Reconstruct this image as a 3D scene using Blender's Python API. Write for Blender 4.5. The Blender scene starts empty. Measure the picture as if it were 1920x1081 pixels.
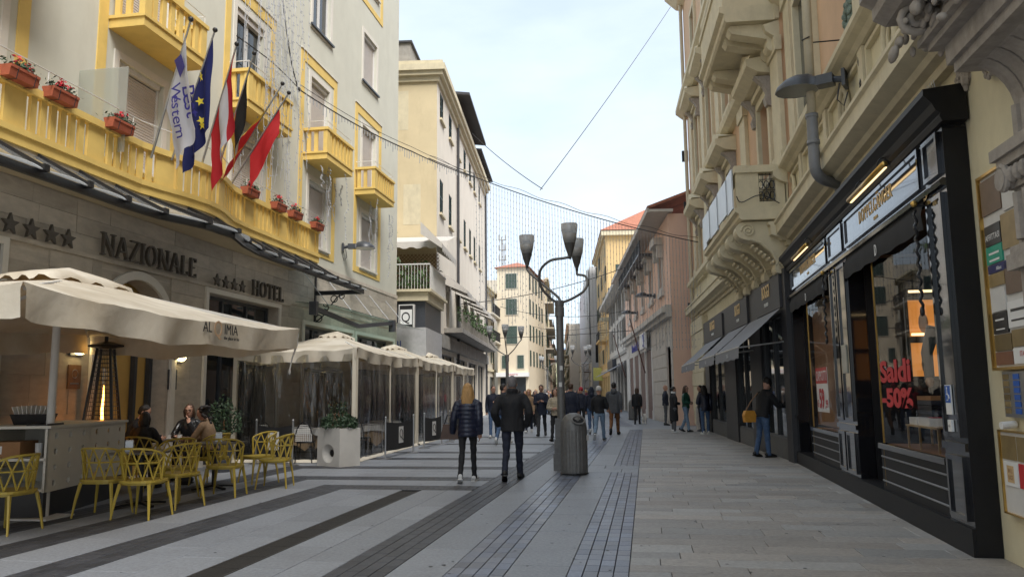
import bpy, math, random
from mathutils import Vector, Matrix, Euler, noise
random.seed(7)
R = math.radians
PI = math.pi
scene = bpy.context.scene
col = scene.collection

# ------------------------------------------------------------------ camera
cd = bpy.data.cameras.new('camera'); cam = bpy.data.objects.new('camera', cd); col.objects.link(cam)
cd.sensor_width = 36; cd.lens = 27.72; cd.clip_end = 6000; cd.clip_start = 0.05
_yaw, _pit, _rol = 0.165846, 0.132208, -0.0101581
cam.matrix_world = (Matrix.Translation((0, 0, 1.5)) @ Matrix.Rotation(_yaw, 4, 'Z') @
                    Matrix.Rotation(PI / 2 + _pit, 4, 'X') @ Matrix.Rotation(_rol, 4, 'Z'))
scene.camera = cam

# ------------------------------------------------------------------ sky and sun (bright overcast)
SUN_EL, SUN_AZ = 52, 138          # azimuth measured clockwise from +Y: behind and right of the camera
world = bpy.data.worlds.new('World'); scene.world = world; world.use_nodes = True
wn, wl = world.node_tree.nodes, world.node_tree.links
wn.clear()
wo = wn.new('ShaderNodeOutputWorld')
sky = wn.new('ShaderNodeTexSky'); sky.sky_type = 'NISHITA'; sky.sun_disc = False
sky.sun_elevation = R(SUN_EL); sky.sun_rotation = R(SUN_AZ); sky.air_density = 1.0; sky.dust_density = 1.5
bg1 = wn.new('ShaderNodeBackground'); bg1.inputs['Strength'].default_value = 0.068
wl.new(sky.outputs[0], bg1.inputs['Color'])
bg2 = wn.new('ShaderNodeBackground'); bg2.inputs['Strength'].default_value = 0.315
bg2.inputs['Color'].default_value = (0.80, 0.90, 1.0, 1)
tcw = wn.new('ShaderNodeTexCoord'); mpw = wn.new('ShaderNodeMapping')
mpw.inputs['Scale'].default_value = (1.1, 1.1, 3.2)
wl.new(tcw.outputs['Generated'], mpw.inputs['Vector'])
nzw = wn.new('ShaderNodeTexNoise'); nzw.inputs['Scale'].default_value = 2.3; nzw.inputs['Detail'].default_value = 6
nzw.inputs['Roughness'].default_value = 0.55
wl.new(mpw.outputs[0], nzw.inputs['Vector'])
rpw = wn.new('ShaderNodeValToRGB'); rpw.color_ramp.elements[0].position = 0.33; rpw.color_ramp.elements[1].position = 0.66
rpw.color_ramp.elements[0].color = (0.62, 0.62, 0.62, 1); rpw.color_ramp.elements[1].color = (0.97, 0.97, 0.97, 1)
wl.new(nzw.outputs['Fac'], rpw.inputs['Fac'])
mxw = wn.new('ShaderNodeMixShader')
wl.new(rpw.outputs['Color'], mxw.inputs['Fac']); wl.new(bg1.outputs[0], mxw.inputs[1]); wl.new(bg2.outputs[0], mxw.inputs[2])
wl.new(mxw.outputs[0], wo.inputs['Surface'])

sd = bpy.data.lights.new('sun', 'SUN'); sd.energy = 1.35; sd.angle = R(30); sd.color = (1.0, 0.965, 0.91)
sun = bpy.data.objects.new('sun', sd); col.objects.link(sun)
_e, _a = R(SUN_EL), R(SUN_AZ)
_d = Vector((math.sin(_a) * math.cos(_e), math.cos(_a) * math.cos(_e), math.sin(_e)))
sun.rotation_euler = _d.to_track_quat('Z', 'Y').to_euler()

scene.view_settings.view_transform = 'Standard'; scene.view_settings.look = 'None'
scene.view_settings.exposure = 2.02; scene.view_settings.gamma = 1.0; scene.view_settings.use_curve_mapping = False
scene.cycles.max_bounces = 8; scene.cycles.transparent_max_bounces = 16

# ------------------------------------------------------------------ materials
def _new(name):
    m = bpy.data.materials.new(name); m.use_nodes = True
    nt = m.node_tree
    return m, nt.nodes, nt.links, nt.nodes['Principled BSDF']

def M(name, c, rough=0.7, var=0.15, scale=6.0, bump=0.0, bscale=None, metal=0.0, obj_var=0.0, stretch=(1, 1, 1),
      stain=0.0, stain_c=(0.12, 0.10, 0.08), spec=0.5, isl=0.0, tint=None, sscale=0.35, coat=0.0):
    """Procedural paint/stone/cloth: two octaves of colour noise, optional bump, stains, per-object and per-piece variation."""
    m, n, l, b = _new(name)
    b.inputs['Roughness'].default_value = rough; b.inputs['Metallic'].default_value = metal
    b.inputs['Specular IOR Level'].default_value = spec
    if coat: b.inputs['Coat Weight'].default_value = coat
    tc = n.new('ShaderNodeNewGeometry'); mp = n.new('ShaderNodeMapping'); mp.inputs['Scale'].default_value = stretch
    l.new(tc.outputs['Position'], mp.inputs['Vector'])
    nz = n.new('ShaderNodeTexNoise'); nz.inputs['Scale'].default_value = scale; nz.inputs['Detail'].default_value = 8
    nz.inputs['Roughness'].default_value = 0.65
    l.new(mp.outputs[0], nz.inputs['Vector'])
    rng = n.new('ShaderNodeMapRange'); rng.inputs['From Min'].default_value = 0.25; rng.inputs['From Max'].default_value = 0.75
    rng.inputs['To Min'].default_value = 1 - var; rng.inputs['To Max'].default_value = 1 + var
    l.new(nz.outputs['Fac'], rng.inputs['Value'])
    last = rng.outputs[0]
    def mul(sock, amt):
        nonlocal last
        r2 = n.new('ShaderNodeMapRange'); r2.inputs['To Min'].default_value = 1 - amt; r2.inputs['To Max'].default_value = 1 + amt
        l.new(sock, r2.inputs['Value'])
        mm = n.new('ShaderNodeMath'); mm.operation = 'MULTIPLY'
        l.new(last, mm.inputs[0]); l.new(r2.outputs[0], mm.inputs[1]); last = mm.outputs[0]
    if obj_var:
        oi = n.new('ShaderNodeObjectInfo'); mul(oi.outputs['Random'], obj_var)
    if isl:
        ge = n.new('ShaderNodeNewGeometry'); mul(ge.outputs['Random Per Island'], isl)
    vm = n.new('ShaderNodeVectorMath'); vm.operation = 'SCALE'
    base = n.new('ShaderNodeRGB'); base.outputs[0].default_value = (*c, 1)
    src = base.outputs[0]
    if tint:
        mx = n.new('ShaderNodeMix'); mx.data_type = 'RGBA'
        mx.inputs['A'].default_value = (*c, 1); mx.inputs['B'].default_value = (*tint, 1)
        s2 = n.new('ShaderNodeObjectInfo') if obj_var else n.new('ShaderNodeNewGeometry')
        fsock = s2.outputs['Random'] if obj_var else s2.outputs['Random Per Island']
        pw = n.new('ShaderNodeMath'); pw.operation = 'FRACT'
        m9 = n.new('ShaderNodeMath'); m9.operation = 'MULTIPLY'; m9.inputs[1].default_value = 7.31
        l.new(fsock, m9.inputs[0]); l.new(m9.outputs[0], pw.inputs[0]); l.new(pw.outputs[0], mx.inputs['Factor'])
        src = mx.outputs['Result']
    l.new(src, vm.inputs[0]); l.new(last, vm.inputs['Scale'])
    out = vm.outputs[0]
    if stain:
        n2 = n.new('ShaderNodeTexNoise'); n2.inputs['Scale'].default_value = sscale; n2.inputs['Detail'].default_value = 9
        n2.inputs['Roughness'].default_value = 0.7
        mp2 = n.new('ShaderNodeMapping'); mp2.inputs['Scale'].default_value = (2.2, 2.2, 0.6)
        l.new(tc.outputs['Position'], mp2.inputs['Vector']); l.new(mp2.outputs[0], n2.inputs['Vector'])
        r3 = n.new('ShaderNodeMapRange'); r3.inputs['From Min'].default_value = 0.5; r3.inputs['From Max'].default_value = 0.75
        r3.inputs['To Min'].default_value = 0; r3.inputs['To Max'].default_value = stain
        l.new(n2.outputs['Fac'], r3.inputs['Value'])
        mx = n.new('ShaderNodeMix'); mx.data_type = 'RGBA'; mx.inputs['B'].default_value = (*stain_c, 1)
        l.new(r3.outputs[0], mx.inputs['Factor']); l.new(out, mx.inputs['A']); out = mx.outputs['Result']
    l.new(out, b.inputs['Base Color'])
    if bump:
        nb = n.new('ShaderNodeTexNoise'); nb.inputs['Scale'].default_value = bscale or scale * 5; nb.inputs['Detail'].default_value = 4
        l.new(mp.outputs[0], nb.inputs['Vector'])
        bp = n.new('ShaderNodeBump'); bp.inputs['Strength'].default_value = bump; bp.inputs['Distance'].default_value = 0.01
        l.new(nb.outputs['Fac'], bp.inputs['Height']); l.new(bp.outputs[0], b.inputs['Normal'])
    return m

def M_glow(name, c, s):
    m, n, l, b = _new(name)
    b.inputs['Base Color'].default_value = (*c, 1); b.inputs['Emission Color'].default_value = (*c, 1)
    b.inputs['Emission Strength'].default_value = s
    return m

def M_sheet(name, c, alpha, rough=0.08, wavy=0.0, milk=0.0, refl=1.0):
    """Clear plastic or thin glass: see-through, a mirror reflection that grows at grazing angles, and `milk` of whitish diffuse."""
    m, n, l, b = _new(name)
    n.remove(b); o = n['Material Output']
    tr = n.new('ShaderNodeBsdfTransparent'); tr.inputs[0].default_value = (*c, 1)
    gl = n.new('ShaderNodeBsdfGlossy'); gl.inputs['Roughness'].default_value = rough; gl.inputs['Color'].default_value = (.9, .9, .9, 1)
    df = n.new('ShaderNodeBsdfDiffuse'); df.inputs[0].default_value = (.7, .7, .68, 1)
    tl = n.new('ShaderNodeBsdfTranslucent'); tl.inputs[0].default_value = (.8, .82, .84, 1); m0 = n.new('ShaderNodeMixShader'); m0.inputs[0].default_value = .6
    l.new(df.outputs[0], m0.inputs[1]); l.new(tl.outputs[0], m0.inputs[2])
    m1 = n.new('ShaderNodeMixShader'); m1.inputs[0].default_value = milk
    l.new(tr.outputs[0], m1.inputs[1]); l.new(m0.outputs[0], m1.inputs[2])
    mx = n.new('ShaderNodeMixShader')
    lw = n.new('ShaderNodeLayerWeight'); lw.inputs['Blend'].default_value = 0.5
    pw = n.new('ShaderNodeMath'); pw.operation = 'POWER'; pw.inputs[1].default_value = 4.5; l.new(lw.outputs['Facing'], pw.inputs[0])
    r = n.new('ShaderNodeMath'); r.operation = 'MULTIPLY_ADD'; r.inputs[1].default_value = refl; r.inputs[2].default_value = alpha + 0.04; r.use_clamp = True
    l.new(pw.outputs[0], r.inputs[0])
    l.new(r.outputs[0], mx.inputs['Fac']); l.new(m1.outputs[0], mx.inputs[1]); l.new(gl.outputs[0], mx.inputs[2])
    l.new(mx.outputs[0], o.inputs['Surface'])
    if wavy:
        tc = n.new('ShaderNodeNewGeometry'); nb = n.new('ShaderNodeTexNoise'); nb.inputs['Scale'].default_value = 2.2; nb.inputs['Detail'].default_value = 4
        mp = n.new('ShaderNodeMapping'); mp.inputs['Scale'].default_value = (2.5, 2.5, 0.7)
        l.new(tc.outputs['Position'], mp.inputs['Vector']); l.new(mp.outputs[0], nb.inputs['Vector'])
        bp = n.new('ShaderNodeBump'); bp.inputs['Strength'].default_value = wavy; bp.inputs['Distance'].default_value = 0.06
        l.new(nb.outputs['Fac'], bp.inputs['Height']); l.new(bp.outputs[0], gl.inputs['Normal'])
    return m

def M_glass(name, c=(0.02, 0.025, 0.03), rough=0.04):
    m, n, l, b = _new(name)
    b.inputs['Base Color'].default_value = (*c, 1); b.inputs['Roughness'].default_value = rough
    b.inputs['Specular IOR Level'].default_value = 0.8
    return m

m_joint = M('paving joint', (0.05, 0.05, 0.05), 0.9)
m_slab = M('sidewalk porphyry', (0.31, 0.305, 0.295), 0.55, 0.28, 22, 0.25, 90, obj_var=0.2, isl=0.18, tint=(0.315, 0.285, 0.255), stain=0.4, stain_c=(0.14, 0.13, 0.12), sscale=1.1)
m_granite = M('grey granite', (0.245, 0.258, 0.28), 0.5, 0.34, 30, 0.2, 120, obj_var=0.10, isl=0.08, stain=0.4, stain_c=(0.15, 0.15, 0.155), sscale=0.9)
m_basalt = M('dark basalt', (0.047, 0.049, 0.056), 0.5, 0.3, 30, 0.3, 90, obj_var=0.22, isl=0.22, stain=0.12, stain_c=(0.16, 0.16, 0.16), sscale=2)
m_bluebrick = M('blue grey brick', (0.135, 0.155, 0.21), 0.32, 0.26, 24, 0.3, 80, obj_var=0.3, isl=0.26, tint=(0.14, 0.145, 0.165))
m_drain = M('drain iron', (0.055, 0.05, 0.045), 0.6, 0.3, 30, metal=0.4)
m_ground = M('far ground', (0.2, 0.2, 0.2), 0.85, 0.2, 0.6)
m_cream = M('hotel cream plaster', (0.555, 0.55, 0.475), 0.85, 0.06, 1.2, 0.12, 120, stain=0.35, stain_c=(0.43, 0.42, 0.35), sscale=.7)
m_cream2 = M('hotel pale surround', (0.64, 0.61, 0.55), 0.85, 0.05, 3)
m_yellow = M('ochre yellow paint', (0.70, 0.50, 0.15), 0.7, 0.10, 3, 0.1, 90, stain=0.15, stain_c=(0.56, 0.39, 0.12))
m_trav = M('travertine', (0.42, 0.375, 0.315), 0.55, 0.2, 4.0, 0.25, 22, stretch=(1, 0.8, 2.2), obj_var=0.14, isl=0.12, stain=0.25, stain_c=(0.25, 0.215, 0.17), sscale=1.5)
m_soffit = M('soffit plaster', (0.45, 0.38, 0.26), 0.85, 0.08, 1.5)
m_black = M('black steel', (0.014, 0.014, 0.016), 0.35, 0.2, 10)
m_iron = M('grey lamp iron', (0.165, 0.162, 0.155), 0.5, 0.22, 14, 0.08, 60, metal=0.3)
m_steel = M('brushed steel', (0.45, 0.45, 0.45), 0.3, 0.1, 12, metal=0.9)
m_darkgrey = M('dark grey metal', (0.05, 0.055, 0.065), 0.4, 0.15, 10)
m_shutter = M('roller shutter', (0.56, 0.52, 0.49), 0.6, 0.06, 5)
m_white = M('white paint', (0.62, 0.61, 0.59), 0.6, 0.08, 5)
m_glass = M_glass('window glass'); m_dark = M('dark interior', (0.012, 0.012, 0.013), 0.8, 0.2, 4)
m_canopyglass = M_sheet('canopy glass', (0.84, 0.90, 0.94), 0.03, 0.05, milk=.7)
m_frost = M_sheet('frosted glass', (0.8, 0.84, 0.78), 0.03, 0.3, milk=.4)
m_green = M_sheet('green glass', (0.66, 0.84, 0.82), 0.06, 0.04, milk=.1)
m_shopglass = M_sheet('shop glass', (0.95, 0.95, 0.95), 0.0, 0.01, refl=.25)
m_plastic = M_sheet('clear plastic curtain', (0.72, 0.72, 0.70), 0.05, 0.06, 1.0, milk=.03)
m_canvas = M('cream canvas', (0.66, 0.60, 0.49), 0.85, 0.06, 3, 0.25, 9, stain=0.12, stain_c=(0.5, 0.43, 0.33), sscale=1.2)
m_terra = M('terracotta', (0.34, 0.085, 0.04), 0.7, 0.15, 12)
m_soil = M('soil', (0.03, 0.022, 0.015), 0.95, 0.3, 30)
m_leaf = M('dark leaves', (0.032, 0.062, 0.028), 0.6, 0.35, 18, isl=0.45)
m_leaf2 = M('fresh leaves', (0.06, 0.11, 0.035), 0.6, 0.3, 18, isl=0.5)
m_red = M('red petals', (0.55, 0.015, 0.03), 0.6, 0.2, 20, isl=0.35)
m_chair = M('mustard yellow plastic', (0.43, 0.315, 0.05), 0.42, 0.05, 8)
m_tabletop = M('grey table laminate', (0.12, 0.105, 0.09), 0.4, 0.15, 12)
m_stone = M('beige render', (0.66, 0.60, 0.42), 0.85, 0.10, 1.3, 0.2, 60, stain=0.35, stain_c=(0.42, 0.355, 0.23), sscale=0.8)
m_stone2 = M('beige moulding', (0.60, 0.53, 0.37), 0.8, 0.12, 3, 0.15, 40, stain=0.35, stain_c=(0.30, 0.25, 0.17), sscale=1.5)
m_peach = M('peach render', (0.60, 0.40, 0.25), 0.85, 0.10, 1.5, 0.15, 60, stain=0.2, stain_c=(0.38, 0.24, 0.14))
m_carved = M('grey carved stone', (0.33, 0.295, 0.26), 0.85, 0.25, 8, 0.4, 40, stain=0.4, stain_c=(0.17, 0.15, 0.125), sscale=2.5)
m_lacq = M('black lacquer', (0.010, 0.010, 0.012), 0.10, 0.15, 4, 0.02, 20, coat=0.5)
m_satin = M('black satin lacquer', (0.010, 0.010, 0.011), 0.5, 0.2, 6, 0.03, 20, spec=0.3)
m_lacq2 = M('black lacquer panel', (0.013, 0.016, 0.022), 0.07, 0.2, 5, 0.01, 10, coat=0.6)
m_anth = M('anthracite cladding', (0.030, 0.030, 0.033), 0.55, 0.12, 5)
m_awngrey = M('grey awning canvas', (0.20, 0.205, 0.225), 0.8, 0.10, 8, 0.15, 60)
m_gold = M('brass', (0.62, 0.40, 0.12), 0.28, 0.12, 8, metal=0.9)
m_goldpaint = M('gold lettering', (0.72, 0.50, 0.22), 0.45, 0.06, 8)
m_bronze = M('dark bronze letters', (0.10, 0.088, 0.075), 0.5, 0.2, 12, metal=0.4)
m_pipe = M('painted downpipe', (0.50, 0.44, 0.32), 0.6, 0.1, 6, stain=0.2)
m_pipegrey = M('grey plastic pipe', (0.20, 0.205, 0.215), 0.5, 0.08, 8)
m_skin = M('skin', (0.48, 0.27, 0.19), 0.55, 0.08, 10)
m_skin_d = M('tanned skin', (0.36, 0.19, 0.125), 0.55, 0.08, 10)
m_sole = M('white sole', (0.66, 0.66, 0.64), 0.6, 0.06, 10)
m_red_sign = M('red print', (0.50, 0.02, 0.025), 0.5, 0.05, 5)
m_whiteprint = M('white print', (0.75, 0.75, 0.74), 0.5, 0.03, 5)
m_wood = M('brown wood', (0.22, 0.11, 0.05), 0.5, 0.25, 6, stretch=(6, 6, 0.7))
m_wire = M('dark cable', (0.025, 0.025, 0.028), 0.6)
m_led = M('fairy light wire', (0.30, 0.31, 0.33), 0.5)

# ------------------------------------------------------------------ mesh helper
class MB:
    def __init__(s): s.v = []; s.f = []
    def add(s, vs, fs):
        o = len(s.v); s.v += [tuple(p) for p in vs]; s.f += [tuple(i + o for i in f) for f in fs]; return s
    def box(s, x0, x1, y0, y1, z0, z1):
        x0, x1 = min(x0, x1), max(x0, x1); y0, y1 = min(y0, y1), max(y0, y1); z0, z1 = min(z0, z1), max(z0, z1)
        return s.add([(x0, y0, z0), (x1, y0, z0), (x1, y1, z0), (x0, y1, z0), (x0, y0, z1), (x1, y0, z1), (x1, y1, z1), (x0, y1, z1)],
                     [(3, 2, 1, 0), (4, 5, 6, 7), (0, 1, 5, 4), (1, 2, 6, 5), (2, 3, 7, 6), (3, 0, 4, 7)])
    def quad(s, a, b, c, d): return s.add([a, b, c, d], [(0, 1, 2, 3)])
    def bar(s, a, b, w, h, up=(0, 0, 1)):
        a, b = Vector(a), Vector(b); d = (b - a).normalized(); up = Vector(up)
        if abs(d.dot(up)) > 0.98: up = Vector((1, 0, 0))
        r = d.cross(up).normalized() * w / 2; u = r.cross(d).normalized() * h / 2
        return s.add([a - r - u, a + r - u, a + r + u, a - r + u, b - r - u, b + r - u, b + r + u, b - r + u],
                     [(3, 2, 1, 0), (4, 5, 6, 7), (0, 1, 5, 4), (1, 2, 6, 5), (2, 3, 7, 6), (3, 0, 4, 7)])
    def prism(s, pts, ext):
        n = len(pts); e = Vector(ext)
        vs = [Vector(p) for p in pts] + [Vector(p) + e for p in pts]
        return s.add(vs, [tuple(range(n))[::-1], tuple(range(n, 2 * n))] + [(i, (i + 1) % n, n + (i + 1) % n, n + i) for i in range(n)])
    def tube(s, pts, rad, n=8, flat=None, caps=True):
        """Swept tube; rad is a number, or a list of r or (r1, r2) in the frame of `flat` (a fixed side axis)."""
        P = [Vector(p) for p in pts]; m = len(P); rings = []
        if not isinstance(rad, (list, tuple)): rad = [rad] * m
        prev = None
        for i, p in enumerate(P):
            d = (P[min(i + 1, m - 1)] - P[max(i - 1, 0)])
            d = d.normalized() if d.length > 1e-9 else Vector((0, 0, 1))
            ref = Vector(flat) if flat else (prev if prev is not None else (Vector((0, 0, 1)) if abs(d.z) < 0.9 else Vector((1, 0, 0))))
            a = ref - d * ref.dot(d)
            if a.length < 1e-4: a = d.orthogonal()
            a.normalize(); b = d.cross(a); prev = a
            r = rad[i]; r1, r2 = (r if isinstance(r, (list, tuple)) else (r, r))
            rings.append([p + a * (r1 * math.cos(2 * PI * k / n)) + b * (r2 * math.sin(2 * PI * k / n)) for k in range(n)])
        vs = [q for ring in rings for q in ring]
        fs = [(i * n + k, i * n + (k + 1) % n, (i + 1) * n + (k + 1) % n, (i + 1) * n + k) for i in range(m - 1) for k in range(n)]
        if caps: fs += [tuple(range(n))[::-1], tuple((m - 1) * n + k for k in range(n))]
        return s.add(vs, fs)
    def lathe(s, prof, c=(0, 0, 0), n=16, caps=True):
        return s.tube([(c[0], c[1], c[2] + z) for r, z in prof], [max(r, 1e-4) for r, z in prof], n, (1, 0, 0), caps)
    def ell(s, c, r, n=10, m=6):
        c = Vector(c); vs = []; fs = []
        for i in range(1, m):
            t = PI * i / m
            vs += [(c.x + r[0] * math.sin(t) * math.cos(2 * PI * k / n), c.y + r[1] * math.sin(t) * math.sin(2 * PI * k / n), c.z + r[2] * math.cos(t)) for k in range(n)]
        vs += [(c.x, c.y, c.z + r[2]), (c.x, c.y, c.z - r[2])]; T = len(vs) - 2
        fs += [(i * n + k, (i + 1) * n + k, (i + 1) * n + (k + 1) % n, i * n + (k + 1) % n) for i in range(m - 2) for k in range(n)]
        fs += [(T, k, (k + 1) % n) for k in range(n)] + [(T + 1, (m - 2) * n + (k + 1) % n, (m - 2) * n + k) for k in range(n)]
        return s.add(vs, fs)
    def leaf(s, p, size, rnd=random):
        d = Vector((rnd.uniform(-1, 1), rnd.uniform(-1, 1), rnd.uniform(-0.4, 1))).normalized()
        a = d.orthogonal().normalized(); a = Matrix.Rotation(rnd.uniform(0, 6.3), 3, d) @ a; b = d.cross(a); p = Vector(p)
        return s.add([p - a * size, p + b * size * 0.45, p + a * size, p - b * size * 0.45 + d * size * 0.2], [(0, 1, 2, 3)])
    def xf(s, mat):
        s.v = [tuple(mat @ Vector(p)) for p in s.v]; return s
    def mesh(s, name, mat, smooth=False):
        me = bpy.data.meshes.new(name); me.from_pydata([tuple(p) for p in s.v], [], s.f)
        if mat: me.materials.append(mat)
        if smooth: me.polygons.foreach_set('use_smooth', [True] * len(me.polygons))
        me.update(); return me
    def build(s, name, mat, parent=None, smooth=False, loc=None, kind=None):
        return put(name, s.mesh(name, mat, smooth), parent, loc, kind)

def put(name, me, parent=None, loc=None, kind=None, rot=None):
    o = bpy.data.objects.new(name, me); col.objects.link(o)
    if parent is not None: o.parent = parent
    if loc is not None: o.location = loc
    if rot is not None: o.rotation_euler = rot
    if kind: o['kind'] = kind
    return o

def tag(o, label, cat, group=None):
    o['label'] = label; o['category'] = cat
    if group: o['group'] = group
    return o

def thing(name, label, cat, loc=(0, 0, 0), rz=0.0, group=None):
    o = bpy.data.objects.new(name, None); o.empty_display_size = 0.2; col.objects.link(o)
    o.location = loc; o.rotation_euler = (0, 0, rz)
    return tag(o, label, cat, group)

_kids = {}
def dup(root, loc, rz=None, label=None):
    c = root.copy(); col.objects.link(c); c.location = loc
    if rz is not None: c.rotation_euler = (0, 0, rz)
    if label: c['label'] = label
    for ch in list(root.children):
        k = ch.copy(); col.objects.link(k); k.parent = c
        for g in list(ch.children):
            q = g.copy(); col.objects.link(q); q.parent = k
    return c

def text_mesh(s, size, mat, depth=0.004, sx=1.0, align='CENTER', spacing=1.0, offset=0.0):
    cu = bpy.data.curves.new('text', 'FONT'); cu.body = s; cu.size = size; cu.extrude = depth; cu.align_x = align
    cu.space_character = spacing; cu.offset = offset; cu.resolution_u = 3
    o = bpy.data.objects.new('text', cu); col.objects.link(o)
    dg = bpy.context.evaluated_depsgraph_get()
    me = bpy.data.meshes.new_from_object(o.evaluated_get(dg)); bpy.data.objects.remove(o); bpy.data.curves.remove(cu)
    for v in me.vertices: v.co.x *= sx
    me.materials.clear(); me.materials.append(mat)
    return me

def wall_text(name, s, size, mat, parent, pos, face, sx=1.0, depth=0.004, spacing=1.0, align='CENTER', tilt=0.0, offset=0.0):
    """Text in the parent's frame, standing upright, facing direction angle `face` (radians from +X towards +Y)."""
    o = put(name, text_mesh(s, size, mat, depth, sx, align, spacing, offset), parent, pos)
    o.rotation_euler = Euler((PI / 2 + tilt, 0, face + PI / 2), 'XYZ')
    return o

# stroke-built roman capitals: (thick strokes, thin strokes, serifs) on a unit-high grid
def roman(ch):
    S, T = 0.15, 0.07
    g = {'I': (0.30, [((.15, 0), (.15, 1), S)]),
         'N': (0.95, [((.14, 0), (.14, 1), T), ((.12, 1), (.82, 0), S), ((.82, 0), (.82, 1), T)]),
         'A': (0.92, [((.08, 0), (.45, 1), T), ((.45, 1), (.84, 0), S), ((.22, .34), (.70, .34), T)]),
         'Z': (0.80, [((.06, .96), (.74, .96), T), ((.70, .95), (.10, .05), S), ((.06, .04), (.76, .04), T)]),
         'L': (0.70, [((.16, 0), (.16, 1), S), ((.1, .035), (.64, .035), T), ((.63, 0), (.63, .22), T)]),
         'E': (0.72, [((.16, 0), (.16, 1), S), ((.1, .035), (.64, .035), T), ((.1, .965), (.62, .965), T), ((.1, .5), (.5, .5), T), ((.63, 0), (.63, .2), T), ((.61, .8), (.61, 1), T)]),
         'H': (0.90, [((.16, 0), (.16, 1), S), ((.74, 0), (.74, 1), S), ((.16, .5), (.74, .5), T)]),
         'T': (0.80, [((.40, 0), (.40, 1), S), ((.04, .965), (.76, .965), T), ((.06, .78), (.06, 1), T), ((.74, .78), (.74, 1), T)]),
         'D': (0.88, [((.16, 0), (.16, 1), S)]), 'P': (0.70, [((.16, 0), (.16, 1), S)]), 'R': (0.82, [((.16, 0), (.16, 1), S), ((.34, .48), (.76, 0), S)]),
         'G': (0.90, [((.76, .06), (.76, .46), S)]), 'O': (0.95, [])}
    g['\u00c4'] = g['A']
    w, st = g.get(ch, (0.4, []))
    polys = []
    for a, b, t in st:
        dx, dy = b[0] - a[0], b[1] - a[1]; q = math.hypot(dx, dy)
        if abs(dx) > 1e-6 and abs(dy) > 1e-6:
            k = t / 2 * q / abs(dy)
            polys.append([(a[0] - k, a[1]), (a[0] + k, a[1]), (b[0] + k, b[1]), (b[0] - k, b[1])])
        else:
            nx, ny = -dy / q * t / 2, dx / q * t / 2
            polys.append([(a[0] + nx, a[1] + ny), (a[0] - nx, a[1] - ny), (b[0] - nx, b[1] - ny), (b[0] + nx, b[1] + ny)])
    serif = {'I': [(.15, 0), (.15, 1)], 'N': [(.14, 0), (.12, 1), (.82, 1)], 'A': [(.08, 0), (.84, 0)], 'H': [(.16, 0), (.16, 1), (.74, 0), (.74, 1)],
             'T': [(.40, 0)], 'P': [(.16, 0)], 'R': [(.16, 0), (.76, 0)], '\u00c4': [(.08, 0), (.84, 0)]}.get(ch, [])
    for x, y in serif:
        y0 = 0 if y < .5 else .945
        polys.append([(x - .14, y0), (x + .14, y0), (x + .14, y0 + .055), (x - .14, y0 + .055)])
    def bowl(cx, cy, rx, ry, a0, a1, th=S, tn=T):
        n = 14
        for i in range(n):
            q = [a0 + (a1 - a0) * (i + k) / n for k in (0, 1)]
            pts = []
            for t in q: pts.append((cx + rx * math.cos(t), cy + ry * math.sin(t)))
            for t in q[::-1]: pts.append((cx + (rx - th) * math.cos(t), cy + (ry - tn) * math.sin(t)))
            polys.append(pts)
    if ch == 'O': bowl(.475, .5, .44, .51, 0, 2 * PI)
    if ch == 'G': bowl(.46, .5, .42, .51, PI * .25, PI * 1.78)
    if ch == 'D': bowl(.34, .5, .48, .5, -PI / 2, PI / 2)
    if ch == 'P': bowl(.30, .73, .36, .27, -PI / 2, PI / 2)
    if ch == 'R': bowl(.32, .74, .36, .26, -PI / 2, PI / 2)
    if ch == '\u00c4':
        for x in (.3, .62): polys.append([(x - .07, 1.1), (x + .07, 1.1), (x + .07, 1.22), (x - .07, 1.22)])
    return w, polys

def roman_letters(word, h, mat, parent, origin, du, depth, name='letter', sx=1.0, gap=0.08, out=(1, 0, 0)):
    """One mesh per letter; du = direction of reading, letters extruded along `out`."""
    o, du, out = Vector(origin), Vector(du), Vector(out)
    x = 0
    for ch in word:
        w, polys = roman(ch)
        mb = MB()
        for k, p in enumerate(polys):
            e = out * (depth + 0.0007 * (k % 5))
            mb.prism([o + du * ((x + a * sx) * h) + Vector((0, 0, b * h)) for a, b in p], e)
        if polys: mb.build(name, mat, parent)
        x += (w + gap) * sx
    return x * h
# ================================================================== GROUND AND PAVING
def structure(name, mb, mat):
    o = mb.build(name, mat); o['kind'] = 'structure'; return o

def bend(y): return 0.0 if y < 32 else -0.1 * (y - 32)

g = MB()
for a, b in ((-60, 40), (40, 400), (400, 4000)):
    g.quad((-3000, a, -0.06), (3000, a, -0.06), (3000, b, -0.06), (-3000, b, -0.06))
structure('ground', g, m_ground)

_boxes = {}
def piece_mesh(w, l, h, mat, name):
    k = (round(w, 3), round(l, 3), round(h, 3), mat.name)
    if k not in _boxes:
        c = min(0.004, w * 0.03)
        mb = MB(); z0 = -h
        mb.add([(-w / 2, -l / 2, z0), (w / 2, -l / 2, z0), (w / 2, l / 2, z0), (-w / 2, l / 2, z0),
                (-w / 2, -l / 2, -c), (w / 2, -l / 2, -c), (w / 2, l / 2, -c), (-w / 2, l / 2, -c),
                (-w / 2 + c, -l / 2 + c, 0), (w / 2 - c, -l / 2 + c, 0), (w / 2 - c, l / 2 - c, 0), (-w / 2 + c, l / 2 - c, 0)],
               [(0, 1, 5, 4), (1, 2, 6, 5), (2, 3, 7, 6), (3, 0, 4, 7), (4, 5, 9, 8), (5, 6, 10, 9), (6, 7, 11, 10), (7, 4, 8, 11), (8, 9, 10, 11)])
        _boxes[k] = mb.mesh(name, mat)
    return _boxes[k]

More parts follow.
